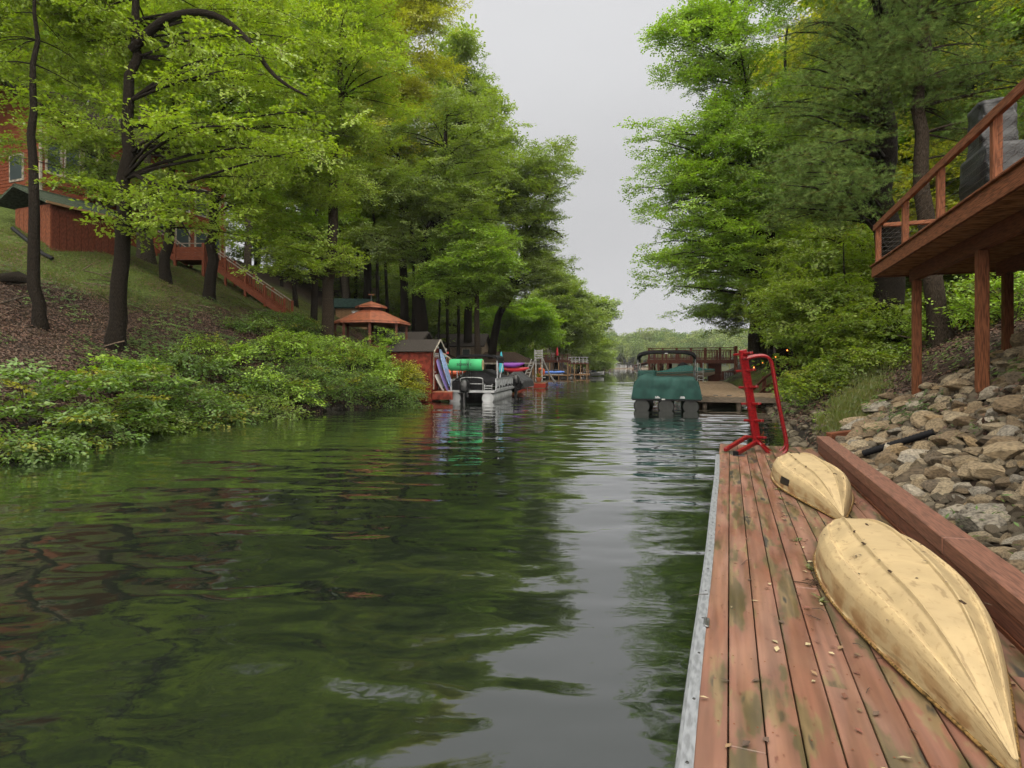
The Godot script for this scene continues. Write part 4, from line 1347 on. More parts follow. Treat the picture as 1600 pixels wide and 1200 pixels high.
func near_dock() -> void:
	var pm := mat(Color.WHITE, 0.55, plank_texture(), Vector3.ONE)
	pm.roughness_texture = noise_tex(0.02, 61, [[0.3, 0.7], [Color(0.55, 0.55, 0.55), Color(1, 1, 1)]], 512, 5)
	var t := thing("wooden_dock", "worn brick-red plank dock with a metal edge, in the right foreground", "dock", Vector3(0, 0, 0), YAW)
	for i in SEAMS.size() - 1:
		var cuts := [-1.6, 11.47]
		if i % 3 == 1:
			cuts = [-1.6, [2.35, 0, 0, 4.2, 0, 0, 6.9, 0, 0, 5.2, 0][i - 1], 11.47]
		elif i % 3 == 2:
			cuts = [-1.6, 7.3 + 0.4 * (i % 2), 11.47]
		for k in cuts.size() - 1:
			var b := MB.new()
			var a: float = cuts[k] + (0.002 if k else 0.0)
			var e: float = cuts[k + 1] - 0.002
			if cuts[k + 1] == 11.47:
				e += R(-0.012, 0.008)
			b.bx(Vector3((SEAMS[i] + SEAMS[i + 1]) * 0.5, 0.331 + R(-0.0015, 0.0015), -(a + e) * 0.5), Vector3(SEAMS[i + 1] - SEAMS[i] - R(0.005, 0.008), 0.038, e - a), 0.003)
			for j in b.v.size():
				b.t[j] = Vector2(-b.v[j].z / 13.2 + 0.13, (b.v[j].x + 0.2) / 1.7)
			part("plank", b, pm, t)
	# nails: a pair at each joist on every board, too small to pick apart
	var nails := MB.new()
	for i in SEAMS.size() - 1:
		for k in 21:
			var s := -0.4 + k * 0.58
			for f in [0.2, 0.8]:
				var p := Vector3(lerpf(SEAMS[i], SEAMS[i + 1], f) + R(-0.006, 0.006), 0.3528, -s + R(-0.01, 0.01))
				for q in 6:
					var a0 := TAU * q / 6.0
					var a1 := TAU * (q + 1) / 6.0
					nails.tri(p, p + Vector3(sin(a0), 0, cos(a0)) * 0.0045, p + Vector3(sin(a1), 0, cos(a1)) * 0.0045)
	flip_if_down(nails)
	part("nails", nails, M.rust, t, "stuff")
	# frame under the boards
	box_part("edge_beam", Vector3(-0.14, 0.2, -4.9), Vector3(0.05, 0.22, 12.9), M.redwood_side, t)
	box_part("end_beam", Vector3(0.6, 0.2, -11.43), Vector3(1.5, 0.22, 0.05), M.redwood_side, t)
	for k in 6:
		tube_part("pile", [Vector3(-0.05, 0.3, -0.5 - k * 2.15), Vector3(-0.05, -1.6, -0.5 - k * 2.15)], 0.08, M.grey_wood, t)
	# the strip: a flat cap on the boards and a drop edge, curving off towards the far end
	var sp := []
	for k in 41:
		var s := -1.6 + 11.6 * k / 40.0
		sp.append([-0.168 - 0.03 * smoothstep(6.0, 11.0, s) + 0.004 * sin(s * 1.7), s])
	var e := MB.new()
	for k in 40:
		var a = sp[k]
		var c = sp[k + 1]
		var prof := [Vector2(0.048, 0.3535), Vector2(0.0, 0.3555), Vector2(-0.014, 0.349), Vector2(-0.018, 0.335), Vector2(-0.018, 0.255)]
		for j in 4:
			e.off = Vector2(a[1], 0)
			e.quad(Vector3(a[0] + prof[j].x, prof[j].y, -a[1]), Vector3(c[0] + prof[j].x, prof[j].y, -c[1]), Vector3(c[0] + prof[j + 1].x, prof[j + 1].y, -c[1]), Vector3(a[0] + prof[j + 1].x, prof[j + 1].y, -a[1]))
	part("metal_edge", e, M.edge_metal, t)
	for k in 22:
		var s := 0.9 + k * 0.43
		var b := MB.new()
		b.lathe(Transform3D(Basis(), Vector3(-0.145 - 0.03 * smoothstep(6.0, 11.0, s), 0.3545, -s)), [Vector2(0.007, 0.0), Vector2(0.006, 0.003), Vector2(0.0, 0.0035)], 7)
		part("screw", b, M.dark_metal, t)
	# a small hinge plate on the strip
	var hg := MB.new()
	hg.bx(Vector3(-0.118, 0.358, -3.42), Vector3(0.022, 0.008, 0.11), 0.003)
	hg.tube([Vector3(-0.128, 0.36, -3.37), Vector3(-0.128, 0.36, -3.47)], [0.009, 0.009], 6)
	part("hinge", hg, M.steel, t)
	timber_wall()
	dock_ladder()
	kayak("yellow kayak lying upside down nearest the camera on the red dock", Vector3(0.955, 0.355, -3.95).rotated(Vector3.UP, YAW), YAW + 0.012, 2.9, false)
	kayak("small yellow kayak lying upside down behind the nearer one, by the ladder", Vector3(0.92, 0.355, -7.5).rotated(Vector3.UP, YAW), YAW + 0.06, 2.95, true)
	# leaves, twigs and seed heads dropped on the boards
	var b := MB.new()
	for k in 330:
		var s := 1.6 + 9.6 * pow(R(0, 1), 1.1)
		var x := R(-0.15, 1.36)
		if k % 3 == 0:
			x = lerpf(0.45, 0.62, R(0, 1)) + (s - 4.0) * 0.01
		if k % 7 == 0:
			x = R(1.22, 1.38)
		var d := Vector3(R(-1, 1), R(-0.06, 0.16), R(-1, 1)).normalized()
		if k % 5 == 0:
			b.col = Color(0.05, 0.035, 0.025)
			var l := R(0.04, 0.16)
			b.tube([Vector3(x, 0.357, -s), Vector3(x, 0.36, -s) + d * l * 0.5 + Vector3(0, 0.004, 0), Vector3(x, 0.357, -s) + Vector3(d.x, 0, d.z) * l], [0.0022, 0.002, 0.001], 4)
		else:
			var c: Color = [Color(0.10, 0.055, 0.03), Color(0.16, 0.10, 0.05), Color(0.07, 0.045, 0.03), Color(0.28, 0.23, 0.13), Color(0.13, 0.05, 0.03)][k % 5]
			leaf(b, Vector3(x, 0.358, -s), d, Vector3(R(-0.3, 0.3), 1, R(-0.3, 0.3)), R(0.018, 0.052), R(0.012, 0.03), c * R(0.7, 1.3))
	var o := thing("dock_litter", "dead leaves and twigs scattered over the red dock boards", "leaf litter", Vector3.ZERO, YAW)
	o.set_meta("kind", "stuff")
	part("leaves", b, M.dry_leaf, o, "stuff")
	# the seedlings that grow from the seams
	var g := MB.new()
	for s in [4.0, 4.6, 5.3, 6.9, 7.4]:
		for k in 9:
			var a := R(0, TAU)
			leaf(g, Vector3(0.53 + R(-0.02, 0.02), 0.357, -s + R(-0.04, 0.04)), Vector3(cos(a), R(0.1, 0.5), sin(a)).normalized(), Vector3.UP, R(0.03, 0.06), R(0.015, 0.028), Color(0.14, 0.16, 0.05) * R(0.7, 1.2))
	var gs := thing("seam_weeds", "tiny green weeds growing from the dock seams beside the kayaks", "weeds", Vector3.ZERO, YAW)
	gs.set_meta("kind", "stuff")
	part("leaves", g, M.leaf, gs, "stuff")
	# a blackened twig with wet seed strings by the near kayak's bow
	var tw := thing("wet_twig", "dark twig with a clump of wet catkins lying against the near kayak", "twig", Vector3.ZERO, YAW)
	var tb := MB.new()
	tb.tube(bend([Vector3(0.40, 0.36, -4.27), Vector3(0.49, 0.367, -4.25), Vector3(0.58, 0.362, -4.28)]), [0.004, 0.004, 0.004, 0.004, 0.0035, 0.003, 0.003, 0.003, 0.002, 0.002, 0.001], 5)
	for k in 26:
		var p := Vector3(R(0.5, 0.61), 0.36, -4.26 + R(-0.09, 0.07))
		var d := Vector3(R(-1, 1), 0, R(-1, 1)).normalized() * R(0.03, 0.1)
		tb.tube([p, p + d * 0.5 + Vector3(0, 0.008, 0), p + d], [0.003, 0.003, 0.001], 4)
	part("catkins", tb, M.rust_dark, tw)


func timber_wall() -> void:
	var t := thing("timber_retaining_wall", "low brick-red timber wall between the red dock and the rocks", "wall", Vector3.ZERO, YAW)
	var x := 1.4
	for c in [[-1.6, 4.86], [4.868, 7.3], [7.308, 11.15]]:
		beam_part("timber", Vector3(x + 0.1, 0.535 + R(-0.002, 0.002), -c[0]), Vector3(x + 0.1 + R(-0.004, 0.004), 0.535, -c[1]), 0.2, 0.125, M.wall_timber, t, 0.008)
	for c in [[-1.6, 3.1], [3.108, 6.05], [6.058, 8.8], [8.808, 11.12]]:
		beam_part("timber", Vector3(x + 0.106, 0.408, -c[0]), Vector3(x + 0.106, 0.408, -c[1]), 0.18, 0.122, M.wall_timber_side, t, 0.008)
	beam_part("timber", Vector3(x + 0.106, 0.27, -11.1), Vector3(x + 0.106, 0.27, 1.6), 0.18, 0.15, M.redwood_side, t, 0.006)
	beam_part("timber", Vector3(x + 0.25, 0.55, -11.6), Vector3(x + 0.95, 0.62, -11.95), 0.14, 0.12, M.redwood_side, t, 0.008)


func dock_ladder() -> void:
	var t := thing("dock_ladder", "red flip-up metal dock ladder standing at the far end of the red dock", "ladder")
	var p0: Vector3 = Vector3(4.21, 0.5, -9.9)
	var p1: Vector3 = Vector3(3.96, 2.08, -9.9)
	var near := Vector3(-0.123, 0, 0.327)             # half a metre back along the dock, towards the lens
	var ax := (p1 - p0).normalized()
	var rail := MB.new()
	rail.beam(p0 - ax * 0.05, p1, 0.08, 0.125, 0.01, Vector3.RIGHT)
	part("rail", rail, M.red_paint, t)
	for k in 6:
		var c := p0 + ax * (0.08 + 0.29 * k)
		var b := MB.new()
		var d := Vector3(0.16, 0.03, 0.42).normalized()
		b.beam(c - d * 0.21, c + d * 0.21, 0.06, 0.04, 0.008)
		part("step", b, M.red_paint, t)
	var foot := Vector3(Vector3(3.62, 0.35, -9.3))
	foot.y = 0.39
	beam_part("foot", p0, foot, 0.065, 0.065, M.red_paint, t, 0.008)
	beam_part("foot", p0 + Vector3(-0.05, 0.05, -0.3), foot + Vector3(-0.03, 0.0, -0.4), 0.065, 0.065, M.red_paint, t, 0.008)
	var cap := MB.new()
	cap.beam(foot, foot + (foot - p0).normalized() * 0.03, 0.084, 0.084, 0.004)
	part("foot_cap", cap, M.rubber, t)
	box_part("foot_plate", Vector3(foot.x + 0.05, 0.356, foot.z - 0.05), Vector3(0.16, 0.01, 0.2), M.dark_metal, t, 0.003)
	var loop := bend([Vector3(3.98, 1.93, -9.9), Vector3(4.18, 1.98, -9.9), Vector3(4.34, 1.98, -9.9), Vector3(4.43, 1.91, -9.9), Vector3(4.47, 1.77, -9.9), Vector3(4.55, 1.27, -9.9), Vector3(4.63, 0.89, -9.9), Vector3(4.7, 0.5, -9.9), Vector3(4.64, 0.36, -9.9), Vector3(4.5, 0.31, -9.9), Vector3(4.37, 0.39, -9.9), Vector3(4.22, 0.55, -9.9)], 5)
	tube_part("grab_rail", loop, 0.025, M.red_paint, t, 10)
	var second := []
	for p in loop:
		second.append(p + near * 0.9 + Vector3(0, -0.02, 0))
	second[0] = p1 - ax * 0.14
	second[-1] = p0 + ax * 0.02
	tube_part("grab_rail", second, 0.025, M.red_paint, t, 10)


func hull_at(f: float, v: float, ln: float) -> Vector3:
	# a sit-in kayak's bottom turned to the sky: f runs from the pointed bow (0, near) to the blunt stern (1), v across
	var g := clampf(f / 0.57, 0.0, 1.0)
	var w := 0.37 * (0.55 * pow(g, 1.2) * (1.5 - 0.5 * g * g) + 0.45 * (1.0 - pow(1.0 - g, 1.6))) / 1.0 + 0.01
	w = minf(w, 0.375)
	if f > 0.57:
		w = 0.37 * pow(maxf(1.0 - pow((f - 0.57) / 0.43, 2.5), 0.0), 0.6) + 0.01
	var hh := 0.30 * (1.0 - 0.78 * pow(maxf(0.0, (0.36 - f) / 0.36), 1.8) - 0.34 * pow(maxf(0.0, (f - 0.72) / 0.28), 2.2))
	var sec := [[0.0, 1.0], [0.32, 0.985], [0.345, 1.045], [0.375, 1.05], [0.41, 0.965], [0.60, 0.875], [0.70, 0.835], [0.745, 0.845], [0.775, 0.79], [0.86, 0.70], [0.93, 0.56], [0.955, 0.50], [0.99, 0.28], [1.0, 0.10], [1.03, 0.085], [1.03, 0.04], [0.99, 0.02]]
	var a := absf(v)
	var m := a * (sec.size() - 1)
	var i: int = mini(int(m), sec.size() - 2)
	var q: float = m - i
	var x: float = lerpf(sec[i][0], sec[i + 1][0], q)
	var y: float = lerpf(sec[i][1], sec[i + 1][1], q)
	var ridge := clampf(minf(f * 6.0, (1.0 - f) * 9.0), 0.0, 1.0)
	if a < 0.42:
		y = lerpf(0.97, y, ridge)
	# long hollows beside the keel
	if a > 0.27 and a < 0.5:
		y -= 0.075 * sin((a - 0.27) / 0.23 * PI) * ridge
	return Vector3(x * w * signf(v) - 0.035 * pow((f - 0.5) * 2.0, 2.0), y * hh, -(f - 0.5) * ln)


func kayak(label: String, at: Vector3, turn: float, ln: float, marked: bool) -> void:
	var t := thing("kayak", label, "kayak", at, turn, "yellow kayaks upside down on the red dock")
	var rows := []
	for i in 65:
		var f := 0.5 - 0.5 * cos(PI * i / 64.0)
		f = lerpf(i / 64.0, f, 0.6)
		var line := PackedVector3Array()
		for j in 151:
			line.append(hull_at(f, -1.0 + 2.0 * j / 150.0, ln))
		if i == 0 or i == 64:
			for j in 151:
				line[j].x = -0.035
		rows.append(line)
	var b := MB.new()
	b.sheet(rows, Vector3(0, -0.4, 0))
	if not M.has("kayak"):
		M.kayak = mat(lin(0.455, 0.34, 0.175), 0.72, kayak_texture(), Vector3.ONE, M.fine, 0.08)
	part("hull", b, M.kayak, t)
	# seam and rim
	for s in [-1.0, 1.0]:
		var p := []
		var r := []
		for i in range(1, 64):
			var f := i / 64.0
			p.append(hull_at(f, s * 0.93, ln) + Vector3(0, 0.004, 0))
			r.append(0.009)
		var c := MB.new()
		c.tube(p, r, 6)
		part("rim", c, M.kayak_rim, t)
	# drain slots and scraps of leaf on the bottom
	for d in [[0.30, 0.19], [0.42, -0.2], [0.60, -0.2], [0.66, 0.2], [0.70, -0.2], [0.80, 0.0]]:
		var p := hull_at(d[0], d[1], ln)
		var g := MB.new()
		g.box(Transform3D(Basis(Vector3.UP, R(-0.5, 0.5)), p + Vector3(0, 0.001, 0)), Vector3(0.016, 0.008, R(0.03, 0.06)), 0.003)
		part("drain_slot", g, M.rust_dark, t)
	var lv := MB.new()
	for k in 26:
		var f := R(0.12, 0.93)
		var v := R(-0.62, 0.62)
		var p := hull_at(f, v, ln) + Vector3(0, 0.004, 0)
		leaf(lv, p, Vector3(R(-1, 1), R(-0.1, 0.05), R(-1, 1)).normalized(), Vector3(v * 0.5, 1, 0).normalized(), R(0.012, 0.05), R(0.006, 0.018), Color(0.07, 0.05, 0.03) * R(0.6, 1.8))
	part("leaf_scraps", lv, M.dry_leaf, t, "stuff")
	if marked:
		var q := []
		for i in 7:
			var line := PackedVector3Array()
			for j in 5:
				var a := hull_at(0.40 + 0.10 * i / 6.0, -0.66 - 0.09 * j / 4.0 - 0.02 * (i / 6.0), ln)
				line.append(a + Vector3(-0.003, 0.001, 0))
			q.append(line)
		var c := MB.new()
		c.sheet(q, Vector3(0.5, 0, 0))
		part("sticker", c, M.black, t)


func kayak_texture() -> ImageTexture:                 # u along the hull, v across: scuffs, scratches, brown grime along the rim
	var w := 1024
	var h := 512
	var f := FastNoiseLite.new()
	f.fractal_octaves = 5
	f.seed = 71
	f.frequency = 0.012
	var big := f.get_image(w, h).get_data()
	f.seed = 72
	f.frequency = 0.06
	var fine := f.get_image(w, h).get_data()
	f.seed = 73
	f.frequency = 0.04
	var im := f.get_image(160, h)
	im.resize(w, h, Image.INTERPOLATE_CUBIC)
	var scr := im.get_data()
	var out := PackedByteArray()
	out.resize(w * h * 3)
	for y in h:
		var v := absf(-1.0 + 2.0 * y / h)
		var rim := smoothstep(0.58, 0.9, v)
		var chine: float = exp(-pow((v - 0.44) / 0.10, 2.0))
		for x in w:
			var p := y * w + x
			var a := big[p] / 255.0
			var g := fine[p] / 255.0
			var s := scr[p] / 255.0
			var c := Vector3(244, 244, 244) * (0.93 + 0.12 * (a - 0.5))
			c = c.lerp(Vector3(255, 255, 252), clampf((a - 0.42) * 2.4, 0.0, 1.0) * chine * 0.75)
			c = c.lerp(Vector3(150, 132, 118), clampf((g - 0.66) * 4.0, 0.0, 0.35) * (0.4 + chine))
			c = c.lerp(Vector3(120, 108, 96), clampf((absf(s - 0.5) - 0.30) * 6.0, 0.0, 0.3))
			c = c.lerp(Vector3(128, 84, 46), rim * clampf((a * 0.7 + s * 0.5 - 0.5) * 3.0, 0.0, 0.7))
			out[p * 3] = clampi(int(c.x), 0, 255)
			out[p * 3 + 1] = clampi(int(c.y), 0, 255)
			out[p * 3 + 2] = clampi(int(c.z), 0, 255)
	return ImageTexture.create_from_image(Image.create_from_data(w, h, false, Image.FORMAT_RGB8, out))


# ---- the bank of rocks ------------------------------------------------------------------------------------------------
func rock_bank() -> void:
	var t := thing("rock_bank", "bank of tan and grey broken stones rising beside the red dock", "rock bank")
	var shapes := []
	for k in 16:
		shapes.append(stone_mesh())
	var u := Vector3(0.3535, 0, -0.9354)
	var v := Vector3(0.9354, 0, 0.3535)
	var placed := []
	var grid := {}
	for k in 36000:
		var s := R(-0.4, 15.0)
		var x := R(1.66, 7.2)
		if x > 2.9 + maxf(14.2 - s, 0.0) * 1.1 + R(-0.4, 0.4) or s > 14.4:
			continue
		if s > 11.2 and x < 1.7 + (s - 11.2) * 0.35:
			continue
		var z := u.z * s + v.z * x
		var xx := u.x * s + v.x * x
		var r := 0.045 + 0.125 * pow(R(0, 1), 2.2) + 0.02 * clampf((x - 2.0) * 0.6, 0.0, 1.5)
		if s < 6.5 and x < 2.7:
			r *= 0.8
		var ok := true
		var gx := int(floor(xx))
		var gz := int(floor(z))
		for a in [-1, 0, 1]:
			for c in [-1, 0, 1]:
				for o in grid.get(Vector2i(gx + a, gz + c), []):
					if Vector2(o[0] - xx, o[1] - z).length() < (o[2] + r) * 0.7:
						ok = false
						break
				if not ok:
					break
			if not ok:
				break
		if not ok:
			continue
		var key := Vector2i(gx, gz)
		if not grid.has(key):
			grid[key] = []
		grid[key].append([xx, z, r])
		placed.append([xx, z, r])
	var small := []
	for p in placed:
		var px: float = 800.0 + 900.0 * p[0] / -p[1]
		p.append(p[2] / -p[1] if p[1] < -1.0 and px < 1640.0 and px > 1200.0 else 0.0)
	placed.sort_custom(func(a, c): return a[3] > c[3])
	var tones := [lin(0.37, 0.28, 0.165), lin(0.43, 0.345, 0.22), lin(0.26, 0.185, 0.105), lin(0.37, 0.33, 0.26), lin(0.38, 0.265, 0.135), lin(0.19, 0.145, 0.095), lin(0.49, 0.425, 0.32)]
	var mats := []
	for k in 7:
		mats.append(mat(tones[k], 0.9, noise_tex(0.014, 80 + k, grey(0.62, 0.85), 256, 5), Vector3(1.3, 1.3, 1.3), M.bumps, 2.0, true))
	var where := []
	var tint := []
	for i in placed.size():
		var p = placed[i]
		var s: float = p[2]
		var q := Vector3(R(-0.35, 0.15), 1, R(-0.25, 0.25)).normalized()
		var e := q.cross(Vector3.FORWARD).normalized()
		var bs := Basis(e, q, e.cross(q)) * Basis(Vector3.UP, R(0, TAU)) * Basis(Vector3.RIGHT, R(-0.45, 0.45))
		var tr := Transform3D(bs * Basis.from_scale(Vector3(s * R(1.5, 2.2), s * R(0.75, 1.25), s * R(1.2, 1.7))), on(p[0], p[1], s * R(0.1, 0.6)))
		if i < 300:
			var o := lay("stone", shapes[i % 16], mats[[0, 1, 2, 0, 3, 4, 5, 1, 0, 6, 2, 1][rng.randi() % 12]], t)
			o.transform = tr
		else:
			where.append(tr)
			tint.append(Color(0.27, 0.23, 0.165).lerp(Color(0.20, 0.17, 0.125), R(0, 1)) * R(0.75, 1.3))
	# small stones that fill the gaps
	for k in 4200:
		var s := R(-0.4, 14.6)
		var x := R(1.64, 6.0)
		if x > 2.7 + maxf(14.2 - s, 0.0) * 0.7:
			continue
		var xx := u.x * s + v.x * x
		var z := u.z * s + v.z * x
		var r := R(0.03, 0.085)
		where.append(Transform3D((Basis(Vector3.UP, R(0, TAU)) * Basis(Vector3.RIGHT, R(-0.5, 0.5))) * Basis.from_scale(Vector3(r * 1.3, r * 0.8, r)), on(xx, z, r * 0.3)))
		tint.append(Color(0.25, 0.21, 0.15).lerp(Color(0.14, 0.11, 0.08), R(0, 1)) * R(0.7, 1.3))
	scatter("small_stones", shapes[3], M.stone_dark, t, where, tint)
	# weeds between the stones
	var w := MB.new()
	for c in [[1.85, 4.2], [2.1, 4.5], [2.0, 4.9], [2.4, 4.7], [2.7, 5.0], [2.3, 5.2], [3.0, 4.9], [2.9, 10.3], [2.6, 8.4], [2.2, 11.2], [1.8, 5.6], [3.3, 7.2]]:
		for k in 34:
			var p := on(u.x * c[1] + v.x * c[0] + R(-0.25, 0.25), u.z * c[1] + v.z * c[0] + R(-0.25, 0.25), 0.05)
			var a := R(0, TAU)
			var g := R(0.7, 1.2)
			leaf(w, p + Vector3(0, R(0, 0.14), 0), Vector3(cos(a), R(-0.2, 0.7), sin(a)).normalized(), Vector3(R(-0.4, 0.4), 1, R(-0.4, 0.4)).normalized(), R(0.04, 0.1), R(0.012, 0.026), Color(0.11 * g, 0.19 * g, 0.05 * g))
	var wt := thing("rock_weeds", "bright green weeds growing between the stones of the bank", "weeds")
	wt.set_meta("kind", "stuff")
	part("leaves", w, M.leaf, wt, "stuff")
	# drain pipes among the stones
	var pipe := thing("drain_pipe", "orange plastic drain pipe poking out between the stones near the timber wall", "pipe")
	var a0 := on(u.x * 4.1 + v.x * 1.72, u.z * 4.1 + v.z * 1.72, 0.16)
	var a1 := on(u.x * 4.75 + v.x * 2.35, u.z * 4.75 + v.z * 2.35, 0.1)
	tube_part("pipe", [a0, a1], 0.035, M.orange_pipe, pipe, 10)
	pipe = thing("drain_pipe", "black corrugated drain pipe among the stones at the far end of the timber wall", "pipe")
	a0 = on(u.x * 9.3 + v.x * 1.75, u.z * 9.3 + v.z * 1.75, 0.12)
	a1 = on(u.x * 9.0 + v.x * 2.5, u.z * 9.0 + v.z * 2.5, 0.1)
	var pp := []
	var pr := []
	for k in 40:
		pp.append(a0.lerp(a1, k / 39.0))
		pr.append(0.05 if k % 2 else 0.043)
	var pb := MB.new()
	pb.tube(pp, pr, 10)
	part("pipe", pb, M.rubber, pipe)


# ---- the raised deck on the right ---------------------------------------------------------------------------------------
func raised_deck() -> void:
	var t := thing("raised_deck", "reddish-brown raised wooden deck on tall posts at the right edge", "deck", Vector3.ZERO, YAW)
	var e := 2.95
	var back := 8.6
	beam_part("fascia", Vector3(e, 3.86, 2.0), Vector3(e, 3.86, -14.7), 0.045, 0.235, M.redwood, t, 0.005)
	beam_part("fascia", Vector3(e + 0.03, 3.86, -14.68), Vector3(back, 3.86, -14.68), 0.045, 0.235, M.redwood, t, 0.005)
	beam_part("trim", Vector3(e + 0.02, 3.995, 2.0), Vector3(e + 0.02, 3.995, -14.7), 0.15, 0.032, M.redwood, t, 0.006)
	for k in 40:
		var x := e + 0.18 + k * 0.1425
		if x > back:
			break
		beam_part("deck_board", Vector3(x, 3.96, 2.0), Vector3(x, 3.96, -14.64), 0.136, 0.036, M.redwood, t)
	for k in 41:
		var s := -1.8 + k * 0.406
		beam_part("joist", Vector3(e + 0.026, 3.845, -s), Vector3(back, 3.845, -s), 0.04, 0.19, M.under_wood, t)
	for x in [3.45, 4.75, 7.2]:
		for g in [-0.027, 0.027]:
			beam_part("beam", Vector3(x + g, 3.62, 2.0), Vector3(x + g, 3.62, -(13.75 if x < 4 else 13.4)), 0.05, 0.255, M.redwood_side, t, 0.005)
	for q in [[3.45, 13.45], [3.45, 10.3], [3.45, 6.7], [3.45, 3.0], [4.75, 13.05], [4.75, 9.6], [4.75, 6.0], [7.2, 13.2], [7.2, 9.5]]:
		var w := Vector3(q[0], 0, -q[1]).rotated(Vector3.UP, YAW)
		var y0 := H(w.x, w.z) - 0.3
		beam_part("post", Vector3(q[0], y0, -q[1]), Vector3(q[0], 3.49, -q[1]), 0.14, 0.14, M.redwood, t, 0.008, Vector3.FORWARD)
	# railing
	var stops := [14.52, 12.46, 10.57, 8.6, 6.65, 4.7, 2.7]
	for s in stops:
		beam_part("rail_post", Vector3(e + 0.07, 3.9, -s), Vector3(e + 0.07, 4.83, -s), 0.1, 0.1, M.redwood, t, 0.006, Vector3.FORWARD)
	for x in [4.7, 6.5, 8.4]:
		beam_part("rail_post", Vector3(x, 3.98, -14.52), Vector3(x, 4.83, -14.52), 0.1, 0.1, M.redwood, t, 0.006, Vector3.FORWARD)
	beam_part("handrail", Vector3(e + 0.07, 4.868, 2.0), Vector3(e + 0.07, 4.868, -14.62), 0.15, 0.04, M.redwood, t, 0.006)
	beam_part("handrail", Vector3(e + 0.0, 4.795, 2.0), Vector3(e + 0.0, 4.795, -14.6), 0.038, 0.09, M.redwood, t, 0.005)
	beam_part("handrail", Vector3(e + 0.15, 4.85, -14.52), Vector3(back, 4.85, -14.52), 0.12, 0.08, M.redwood, t, 0.006)
	for k in 7:
		var y := 4.1 + k * 0.095
		tube_part("rail_cable", [Vector3(e + 0.07, y, 2.0), Vector3(e + 0.07, y, -14.5)], 0.002, M.cable, t, 5)
		tube_part("rail_cable", [Vector3(e + 0.07, y, -14.5), Vector3(back, y, -14.5)], 0.002, M.cable, t, 5)
	# the barbecue under its cover
	var g := thing("covered_grill", "barbecue grill under a dark grey wrinkled cover on the raised deck", "grill", Vector3(3.72, 3.98, -10.55).rotated(Vector3.UP, YAW), YAW)
	part("cover_skirt", crumpled(Vector3(0, 0.49, 0), Vector3(0.66, 0.96, 1.12), 0.035, 4.0), M.grill_cloth, g)
	part("cover_hood", crumpled(Vector3(-0.04, 1.34, -0.1), Vector3(0.44, 0.78, 0.56), 0.04, 5.0), M.grill_cloth, g)


func crumpled(c: Vector3, size: Vector3, amp: float, fq: float) -> MB:   # a cloth-covered box: rounded, creased, sagging a little
	var b := MB.new()
	var rows := []
	var m := 22
	for i in m + 1:
		var line := PackedVector3Array()
		for j in 49:
			var a := TAU * j / 48.0
			var sx := signf(cos(a)) * pow(absf(cos(a)), 0.28)
			var sz := signf(sin(a)) * pow(absf(sin(a)), 0.28)
			var f: float = i / float(m - 5)
			var r := 1.0
			var y := -0.5 + f
			if i > m - 5:
				var q := (i - (m - 5)) / 5.0
				r = 1.0 - q
				y = 0.5 + 0.02 * q - 0.03 * q * (1.0 - q)
				f = 1.0
			var flare := 1.0 + 0.05 * (1.0 - f)
			var p := Vector3(sx * 0.5 * r * flare * size.x, y * size.y, sz * 0.5 * r * flare * size.z)
			var w := lump.get_noise_3dv(p * fq * 14.0) + 0.5 * lump.get_noise_3dv(Vector3(p.x, p.y * 0.35, p.z) * fq * 38.0)
			p += Vector3(sx, 0.5 if r < 1.0 else 0.0, sz) * w * amp
			line.append(c + p)
		rows.append(line)
	b.sheet(rows, c, true)
	return b


# ---- docks and boats ----------------------------------------------------------------------------------------------------
func loft(sections: Array, ctr: Vector3) -> MB:
	var b := MB.new()
	b.sheet(sections, ctr)
	return b


func pontoon(t: Node3D, x: float, r: float, z0: float, z1: float, m: Material) -> void:
	var b := MB.new()
	b.tube([Vector3(x, r * 0.55, z0), Vector3(x, r * 0.55, z0 - 0.02), Vector3(x, r * 0.55, z1 + 1.0), Vector3(x, r * 0.6, z1 + 0.45), Vector3(x, r * 0.75, z1)], [r * 0.9, r, r, r * 0.75, r * 0.15], 16)
	part("pontoon", b, m, t)
	box_part("pontoon_bracket", Vector3(x, r * 1.62, (z0 + z1) * 0.5), Vector3(0.22, 0.14, z0 - z1 - 1.2), m, t)


func draped(w0: float, w1: float, y0: float, y1: float, z0: float, z1: float, ridge: float, sag := 0.05) -> MB:
	# a boat cover: steep sides, a roof rising to a ridge along the middle, slack between the bows under it
	var rows := []
	for i in 25:
		var f := i / 24.0
		var end := clampf(minf(f, 1.0 - f) * 9.0, 0.0, 1.0)
		var z := lerpf(z0, z1, f)
		var line := PackedVector3Array()
		var slack := sag * (0.5 + 0.5 * cos(f * TAU * 3.0))
		for j in 29:
			var a := -1.0 + 2.0 * j / 28.0
			var s := absf(a)
			var p := Vector3.ZERO
			if s > 0.66:
				var q := (1.0 - s) / 0.34
				p = Vector3(signf(a) * lerpf(w0, w1, q), lerpf(y0, lerpf(y0 + 0.3, y1, end), q), z)
			else:
				var q := 1.0 - s / 0.66
				p = Vector3(signf(a) * w1 * (1.0 - q), lerpf(y1, ridge, pow(q, 0.9)) - slack * sin(q * PI), z)
				p.y = lerpf(y0 + 0.3, p.y, end)
			p += Vector3(1, 1, 1) * lump.get_noise_3dv(p * 34.0) * 0.03
			line.append(p)
		rows.append(line)
	var b := MB.new()
	b.sheet(rows, Vector3(0, y0 - 0.5, (z0 + z1) * 0.5))
	return b


